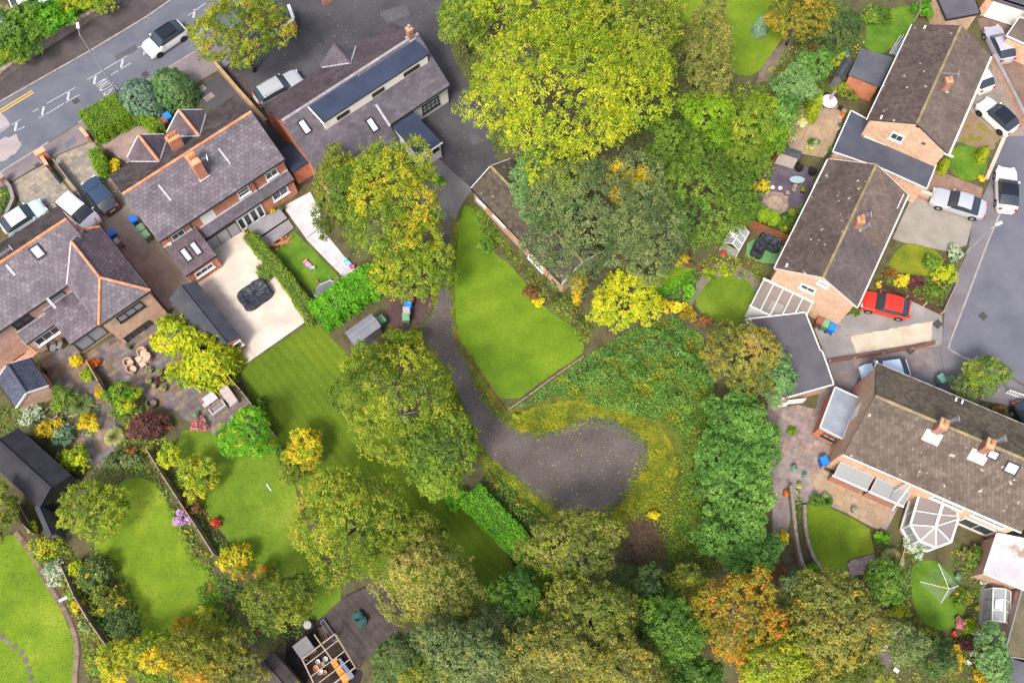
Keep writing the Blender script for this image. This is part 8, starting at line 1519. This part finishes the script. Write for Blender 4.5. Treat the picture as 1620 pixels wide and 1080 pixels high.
# shrubs: x, y, r, ry, height, palette, label
for x, y, r, ry, h, pal, lab, kw in [
 (178, 262, 14, 10, 1.2, 'yellow', 'yellow shrub between the wedge hedge and the dark roof', {}), (121, 571, 9, 8, 1.0, 'yellow', 'clipped yellow ball by the sandstone path', D(one=1)), (147, 575, 10, 9, .9, 'fire', 'orange-yellow maple shrub behind the worn fence', {}), (137, 593, 12, 12, 1.1, 'lime', 'round lime bush beside the worn fence', {}), (158, 621, 7, 8, .8, 'yellow', 'small yellow ball at the path bend', D(one=1)),
 (195, 630, 28, 25, 2.4, 'ygold', 'dense bicolour shrub between the two patios', D(hot=('bright', .3))), (104, 628, 22, 20, 1.8, 'mid', 'deep olive shrub beside the summerhouse', {}), (140, 667, 15, 14, 1.4, 'yellow', 'pale yellow round shrub on the paved path', {}), (80, 680, 24, 18, 1.6, 'gold', 'golden spreading shrub beside the black shed', {}), (100, 690, 18, 16, 1.5, 'blue', 'blue-green juniper next to the golden shrub', {}), (122, 725, 28, 24, 1.9, 'lime', 'yellow-lime shrub at the shed corner', {}),
 (48, 655, 22, 16, 1.4, 'silver', 'silver-leaved shrub below the summerhouse', {}), (55, 638, 12, 10, 1.0, 'bright', 'bright green clump at the summerhouse gable', {}), (238, 672, 32, 26, 2.0, 'maroon', 'dark maroon maple above the lawn fence', D(bias=.5)), (262, 672, 12, 10, .9, 'rust', 'coppery shrub at the maple edge', {}), (314, 673, 13, 12, .9, 'pink', 'pink flowering hydrangea at the lawn corner', D(bias=.6)), (190, 730, 36, 16, 1.3, 'grey', 'grey-green spreading shrub above the bright lawn', {}), (288, 820, 14, 14, 1.0, 'purple', 'mauve flowering shrub beside the fence', D(bias=.62)),
 (210, 712, 10, 8, .7, 'rust', 'brown leaved low shrub at the path end', {}), (305, 800, 18, 18, 1.2, 'rust', 'rust-red shrub beside the olive-gold one', {}), (342, 826, 8, 7, .7, 'red', 'small red shrub on the lawn edge', {}), (378, 882, 32, 26, 2.2, 'gold', 'golden-yellow shrub at the end of the mown lawn', D(hot=('lime', .4))), (420, 905, 16, 14, 2.0, 'autumn', 'apricot tipped shrub above the dark olive tree', D(bias=.7)), (290, 990, 20, 14, 1.8, 'autumn', 'salmon tipped shrub on the bright lawn edge', D(bias=.72)), (335, 975, 28, 20, 2.0, 'yg', 'yellow-green shrub in the island bed', {}),
 (88, 905, 20, 18, 1.1, 'silver', 'pale silver spiky shrub beside the curved path', D(bias=.7)), (70, 868, 26, 22, 1.6, 'ygold', 'orange-gold shrub above the silver one', D(bias=.62)), (122, 900, 14, 14, 1.2, 'lime', 'lime shrub between fence and dark hedge', {}), (155, 905, 30, 28, 2.2, 'dark', 'dark holly bush with gold flecks by the lawn', D(hot=('gold', .08), bias=.6)), (172, 950, 30, 26, 2.2, 'olive', 'olive bush in the middle of the dark row', D(hot=('gold', .1), bias=.4)), (195, 985, 28, 25, 2.2, 'dark', 'bluish dark bush at the end of the dark row', D(bias=.65)), (122, 957, 11, 9, .9, 'yellow', 'bright yellow clump beside the lower fence', {}), (135, 990, 10, 9, .7, 'white', 'white flowering clump beside the curved path', {}),
 (52, 835, 9, 10, 1.2, 'lime', 'lime shrub tucked behind the small grey shed', {}), (5, 715, 14, 14, 1.8, 'yg', 'yellow-green bush at the corner of the black shed', {}), (450, 720, 12, 14, 1.3, 'green', 'small dark shrub below the grey fence', {}), (412, 640, 10, 12, .9, 'green', 'low shrub at the grey fence foot', {}),
 (462, 752, 22, 16, 1.4, 'olive', 'brownish shrub under the golden round bush', {}), (538, 448, 13, 9, 1.5, 'straw', 'pale feathery shrub by the trampoline', D(drop=.3)), (632, 545, 16, 12, 1.4, 'dark', 'dark bush beside the grey shed', {}), (720, 790, 16, 16, 1.6, 'bright', 'fresh green shrub at the top of the trimmed hedge', {}), (692, 770, 20, 16, 2, 'mid', 'low green shrub in the shade of the dense tree', {}),
 (1062, 484, 28, 10, 1.0, 'yellow', 'blazing yellow shrub above the bramble bank', D(bias=.6)), (1076, 412, 16, 11, 1.2, 'gold', 'golden flowering shrub at the dark boards', D(bias=.6)), (1113, 508, 14, 10, 1.0, 'rust', 'coppery red shrub below the round lawn', D(bias=.6)), (1088, 500, 15, 11, 1.1, 'autumn', 'amber shrub beside the round lawn', {}), (1122, 434, 11, 10, .6, 'lime', 'lime cushion plant on the rockery', {}), (1150, 430, 13, 8, .5, 'lime', 'lime cushion above the round lawn', {}), (1090, 462, 11, 14, .7, 'bright', 'grassy green clump beside the golden path', {}),
 (1206, 295, 13, 12, 1.3, 'yellow', 'pale yellow rose bush by the slate garden', D(bias=.75)), (1208, 340, 9, 11, 1.3, 'hedge', 'clipped green cone at the end of the fence', D(one=1)), (1224, 346, 9, 11, 1.3, 'hedge', 'clipped green cone beside the round stone patio', D(one=1)), (1244, 350, 13, 12, 1.0, 'green', 'dark green shrub at the red-brown fence', {}), (1253, 336, 6, 6, .7, 'olive', 'small olive ball beside the white gutter', D(one=1)), (1238, 362, 7, 6, .6, 'lime', 'lime flowering clump by the fence panels', {}),
 (1346, 152, 11, 9, 1.0, 'olive', 'olive shrub beside the brick garage', {}), (1328, 142, 13, 10, 1.2, 'yg', 'yellow-green shrub behind the white patio table', {}), (1285, 178, 8, 9, 1.0, 'yg', 'olive shrub at the foot of the lime column', {}), (1269, 194, 8, 7, .8, 'cream', 'cream flowering shrub on the sunny patio', D(bias=.6)), (1286, 224, 9, 7, .7, 'green', 'round green clump on the sunny patio', {}), (1281, 236, 8, 6, .6, 'cream', 'pale flowering clump near the beige shed', {}), (1258, 250, 1, 1, .2, 'dark', '', None),
 (1509, 399, 13, 13, 1.3, 'silver', 'white and green variegated bush by the pavement', D(bias=.6)), (1493, 432, 19, 19, 1.7, 'lime', 'yellow-green ball bush in the front garden', D(bias=.55)), (1474, 416, 15, 14, 1.4, 'green', 'deep green bush beside the olive lawn', {}), (1428, 443, 13, 12, 1.0, 'yellow', 'bright yellow shrub above the low brown fence', D(bias=.6)), (1450, 447, 13, 11, 1.1, 'maroon', 'dark red barberry beside the yellow shrub', D(bias=.7)), (1409, 434, 12, 9, .9, 'rust', 'brown-pink shrub at the house corner', {}), (1390, 450, 5, 5, .6, 'yellow', 'small yellow tuft beside the red car bonnet', {}), (1352, 492, 8, 7, .7, 'olive', 'small planting at the gable corner', {}), (1478, 462, 12, 12, 1.0, 'mid', 'leafy shrub at the fence corner of the front garden', {}),
 (1553, 283, 6, 6, .7, 'yellow', 'yellow flowers at the corner of the round lawn', {}), (1253, 682, 7, 7, .6, 'hedge', 'small green cushion on the slab patio', {}), (1270, 690, 1, 1, .2, 'dark', '', None), (1290, 790, 13, 9, .9, 'green', 'feathery green shrub at the top of the small bright lawn', {}), (1238, 850, 9, 12, 1.2, 'yellow', 'yellow shrub at the laurel hedge foot', D(bias=.35)), (1230, 905, 16, 12, 1.4, 'rust', 'rusty brown shrub at the end of the sunken path', {}), (1210, 640, 1, 1, .2, 'dark', '', None), (1280, 905, 14, 14, .9, 'bright', 'fresh green clump below the curved wall', {}), (1392, 850, 13, 10, .9, 'bright', 'fern-like green shrub at the patio corner', {}), (1380, 912, 10, 9, .9, 'green', 'rounded green bush near the leaning fence', {}), (1362, 925, 12, 11, .9, 'maroon', 'dark leaved low shrub near the leaning fence', D(bias=.7)), (1345, 950, 14, 14, 1.1, 'bright', 'lime green shrub left of the leaning fence', {}),
 (1422, 965, 18, 12, 1.4, 'lime', 'yellow-green shrub beside the dryer lawn', {}), (1440, 985, 16, 10, 1.2, 'olive', 'straggly shrub at the lower edge of the dryer lawn', {}), (1520, 986, 9, 8, .8, 'pink', 'magenta pink flowering clump at the dryer lawn', D(bias=.55)), (1510, 1003, 4, 4, .5, 'red', 'scarlet flowers below the dryer lawn', D(bias=.8)), (1505, 1035, 18, 20, 1.8, 'gold', 'golden yellow shrub in the bottom planting', {}), (1550, 1070, 14, 12, 1.4, 'gold', 'gold shrub at the bottom edge near the store', {}), (1540, 880, 16, 16, 1.3, 'green', 'rose bushes beside the stained garage', D(hot=('pink', .1))), (1520, 945, 16, 18, 1.3, 'mid', 'flowering bush between dryer and grey yard', D(hot=('fire', .08))), (1450, 865, 14, 16, 1.2, 'white', 'white flowering shrub at the conservatory corner', D(bias=.5)), (1535, 990, 12, 12, 1.0, 'lime', 'lime spiky plant by the grey yard', {}), (1470, 1005, 20, 9, 1.0, 'lime', 'yellow edged shrub row under the dryer lawn', {}), (1525, 1020, 12, 10, 1.0, 'maroon', 'plum leaved shrub by the pale stones', D(bias=.6)),
 (1578, 648, 12, 8, .9, 'rust', 'rosy leaved shrub by the white gate', {}), (1290, 78, 12, 9, 1.0, 'rust', 'terracotta tinted shrub in the upper border', {}), (1325, 90, 18, 20, 2.0, 'lime', 'lime shrub beside the blue tarpaulin', {}), (1160, 165, 14, 10, 1.4, 'rust', 'small coppery shrub beside the upper lawn', {}), (1385, 25, 26, 16, 2.0, 'mid', 'green bush behind the small upper lawn', {}), (1462, 16, 16, 18, 2.0, 'bright', 'glossy green bush behind the brown gabled house', D(bias=.35)), (770, 390, 16, 12, 1.2, 'green', 'blue-green clump at the outbuilding wall', {}), (852, 478, 10, 7, .6, 'yellow', 'yellow flowers at the lawn edge', {}), (838, 462, 14, 10, 1.0, 'rust', 'brown seed-head clump at the lawn edge', {}), (695, 285, 8, 8, 1.0, 'bright', 'green shrub on the concrete apron', {}), (15, 20, 16, 10, 1.2, 'straw', 'pale spiky shrub beside the silver car', {}), (1108, 745, 16, 18, 1.5, 'green', 'dark bush at the foot of the tall laurel hedge', {}), (1035, 815, 9, 8, .8, 'yellow', 'yellow flowering weed above the brushwood heap', {}), (1075, 690, 1, 1, .2, 'dark', '', None), (815, 658, 7, 5, .5, 'ygold', 'orange tinted bramble at the log edging end', {})]:
    if kw is None: continue
    kw = dict(kw)
    if kw.pop('one', 0): topiary(x, y, r, h, pal, lab, ry, **kw)
    else: shrub(x, y, r, h, pal, lab, ry, **kw)
tuft(1412, 885, 18, 1.4, 'straw', 'tall straw-coloured pampas clump beside the conservatory'); tuft(1308, 792, 10, .8, 'green', 'arching green grass at the patio edge', n=300); tuft(128, 640, 20, .9, 'grey', 'silvery grass clump spreading over the path'); tuft(15, 32, 12, 1.2, 'straw', 'pale arching grass across the main road'); tuft(180, 690, 16, .9, 'straw', 'pale green grass clump beside the fence')

# grass blades on the lawns and along the track edges (nobody could count them)
def turf(x, pts, lab, bias=.45, h=.06, dens=30, hot=None, pal='lawn', leaf=.045): ground_cover('grass', pts, h, pal, lab, dens=dens, leaf=leaf, bias=bias, seed=x, cat='grass', hot=hot, scale=.3)
turf(41, [(732, 320), (755, 328), (768, 370), (812, 416), (862, 482), (920, 522), (926, 558), (880, 590), (803, 647), (762, 595), (736, 554), (716, 467), (722, 390)], 'short grass of the lawn beside the lane', .40)
turf(42, [(379, 585), (497, 507), (545, 552), (620, 636), (705, 730), (805, 880), (826, 915), (790, 962), (700, 980), (605, 940), (515, 850), (425, 700), (396, 640)], 'mown grass of the long striped lawn', .12, dens=16)
turf(43, [(270, 690), (345, 662), (425, 694), (472, 780), (500, 870), (550, 940), (505, 982), (455, 970), (385, 885), (330, 815), (300, 765)], 'grass of the lawn with the golden bushes', .48)
turf(44, [(142, 880), (182, 762), (240, 754), (270, 800), (302, 870), (350, 925), (355, 1000), (365, 1045), (280, 1078), (216, 1016), (205, 950), (180, 905)], 'grass of the lawn beside the dark holly row', .46, dens=30)
turf(45, [(-40, 850), (28, 843), (60, 898), (97, 960), (118, 1010), (124, 1050), (118, 1100), (-40, 1100)], 'grass of the lawn with stepping stones', .55)
turf(46, [(1046, -20), (1240, -20), (1254, 40), (1225, 82), (1195, 124), (1160, 120), (1088, 60)], 'grass of the lawn round the blue spruce', .5); turf(47, [(1270, 800), (1296, 795), (1345, 818), (1376, 836), (1384, 874), (1340, 886), (1341, 928), (1318, 920), (1292, 898), (1276, 868), (1269, 830)], 'grass of the lawn inside the curved stone edging', .5); turf(48, [(1438, 890), (1478, 880), (1502, 900), (1530, 925), (1532, 955), (1520, 988), (1490, 1004), (1452, 988), (1438, 950)], 'grass under the rotary dryer', .35)
turf(49, [(1098, 478), (1120, 446), (1150, 436), (1188, 446), (1194, 480), (1184, 505), (1150, 512), (1118, 503)], 'grass of the round garden lawn', .42, hot=[('olive', .5, .6)]); turf(50, [(1420, 386), (1445, 382), (1492, 398), (1494, 432), (1465, 440), (1396, 428)], 'grass of the front garden lawn', .42); turf(51, [(430, 397), (466, 364), (507, 405), (538, 437), (497, 465), (468, 440)], 'grass of the small play lawn', .3); turf(52, [(1495, 250), (1507, 232), (1530, 227), (1558, 236), (1565, 262), (1553, 284), (1527, 290), (1503, 276)], 'grass of the round front lawn', .35)
turf(53, [(800, 672), (850, 645), (905, 640), (970, 645), (1035, 668), (1065, 720), (1050, 790), (1000, 830), (925, 830), (855, 805), (790, 760), (765, 715), (800, 738), (845, 770), (892, 800), (940, 805), (975, 790), (990, 765), (1004, 735), (1012, 716), (1000, 700), (975, 682), (936, 670), (904, 682), (858, 696), (820, 690)], 'mossy yellow grass round the turning circle', .35, .16, 75, [('ygold', .6, .8), ('olive', .25, 1.5)], leaf=.07)
turf(54, [(706, 345), (716, 350), (712, 400), (710, 470), (716, 535), (738, 588), (760, 635), (790, 672), (806, 655), (770, 612), (738, 565), (722, 530), (716, 470), (720, 395), (730, 325)], 'weedy grass strip between lane and lawn', .35, .14, 80, [('ygold', .4, 1.2), ('rust', .15, 2)], leaf=.06)
turf(55, [(690, 560), (715, 600), (745, 665), (762, 715), (800, 750), (840, 782), (835, 800), (780, 760), (735, 690), (680, 590)], 'weedy grass along the tree side of the lane', .35, .2, 80, [('ygold', .4, 1.2), ('rust', .12, 2)], leaf=.07)
turf(56, [(676, 400), (690, 402), (694, 440), (690, 490), (684, 510), (655, 535), (640, 545), (660, 515), (678, 490), (684, 450)], 'leafy grass strip between the wheel tracks', .4, .12, 70, [('ygold', .5, 1.2), ('rust', .2, 2)], leaf=.07)

for sd, pts, lab, pl, dn in ((61, [(420, 10), (690, 0), (722, 100), (778, 215), (748, 298), (700, 262), (655, 200), (620, 45), (540, 80), (470, 110), (400, 160), (360, 110)], 'fallen leaves scattered over the private drive', 'tan', 1.6), (62, [(715, 350), (712, 467), (745, 582), (820, 684), (936, 664), (1006, 697), (1010, 740), (955, 806), (889, 805), (765, 710), (700, 570), (665, 520)], 'fallen leaves scattered over the gravel track', 'ygold', 2.2), (63, [(500, 520), (620, 640), (800, 880), (790, 950), (600, 905), (520, 800), (480, 640)], 'fallen leaves on the striped lawn', 'ygold', 1.2), (64, [(738, 330), (800, 410), (900, 515), (915, 555), (805, 640), (740, 550), (722, 470)], 'fallen leaves on the lawn beside the lane', 'ygold', .5)):
    ground_cover('fallen_leaves', pts, .03, pl, lab, dens=dn, leaf=.06, seed=sd, bias=.7, cat='leaves')

for sd, pts, h_, pl, lab, ht in ((71, [(248, 738), (300, 762), (330, 812), (388, 885), (378, 900), (345, 884), (296, 815), (262, 765)], .6, 'mid', 'mixed shrubby growth on the sunny side of the lawn fence', [('rust', .16, 1.8), ('lime', .15, 1.2)]), (72, [(140, 862), (190, 890), (218, 950), (226, 1012), (200, 1034), (160, 985), (128, 925)], .8, 'dark', 'dark green growth between the dark bushes', [('gold', .06, 2.0)]), (73, [(-20, 648), (55, 632), (62, 660), (30, 690), (-20, 735)], .5, 'mid', 'leafy growth between summerhouse and black shed', [('yg', .25, 1.2)]), (74, [(398, 620), (440, 680), (468, 750), (455, 760), (430, 705), (392, 640)], .4, 'green', 'low plants along the grey weathered fence', [('rust', .12, 1.8)]), (75, [(150, 735), (200, 745), (190, 770), (150, 860), (120, 850), (130, 790)], .5, 'mid', 'shady plants behind the wide olive-yellow shrub', None), (76, [(440, 965), (500, 985), (470, 1010), (430, 1030), (395, 1010)], .5, 'green', 'undergrowth between the olive tree and the water butt', [('rust', .1, 1.6)]), (77, [(1000, 100), (1090, 160), (1075, 250), (1000, 250), (985, 190)], .8, 'green', 'shady undergrowth beneath the huge lime tree', None), (78, [(1425, 845), (1448, 880), (1440, 960), (1400, 960), (1408, 890)], .5, 'green', 'dark border between the old fence and the dryer lawn', [('lime', .15, 1.6)]), (79, [(700, 40), (722, 100), (758, 165), (785, 250), (800, 240), (780, 150), (745, 60), (720, -10)], .5, 'mid', 'weedy edge of the private drive under the lime tree', [('yg', .3, 1.2)])):
    ground_cover('low_planting', pts, h_, pl, lab, dens=60, hot=ht, seed=sd, leaf=.08)
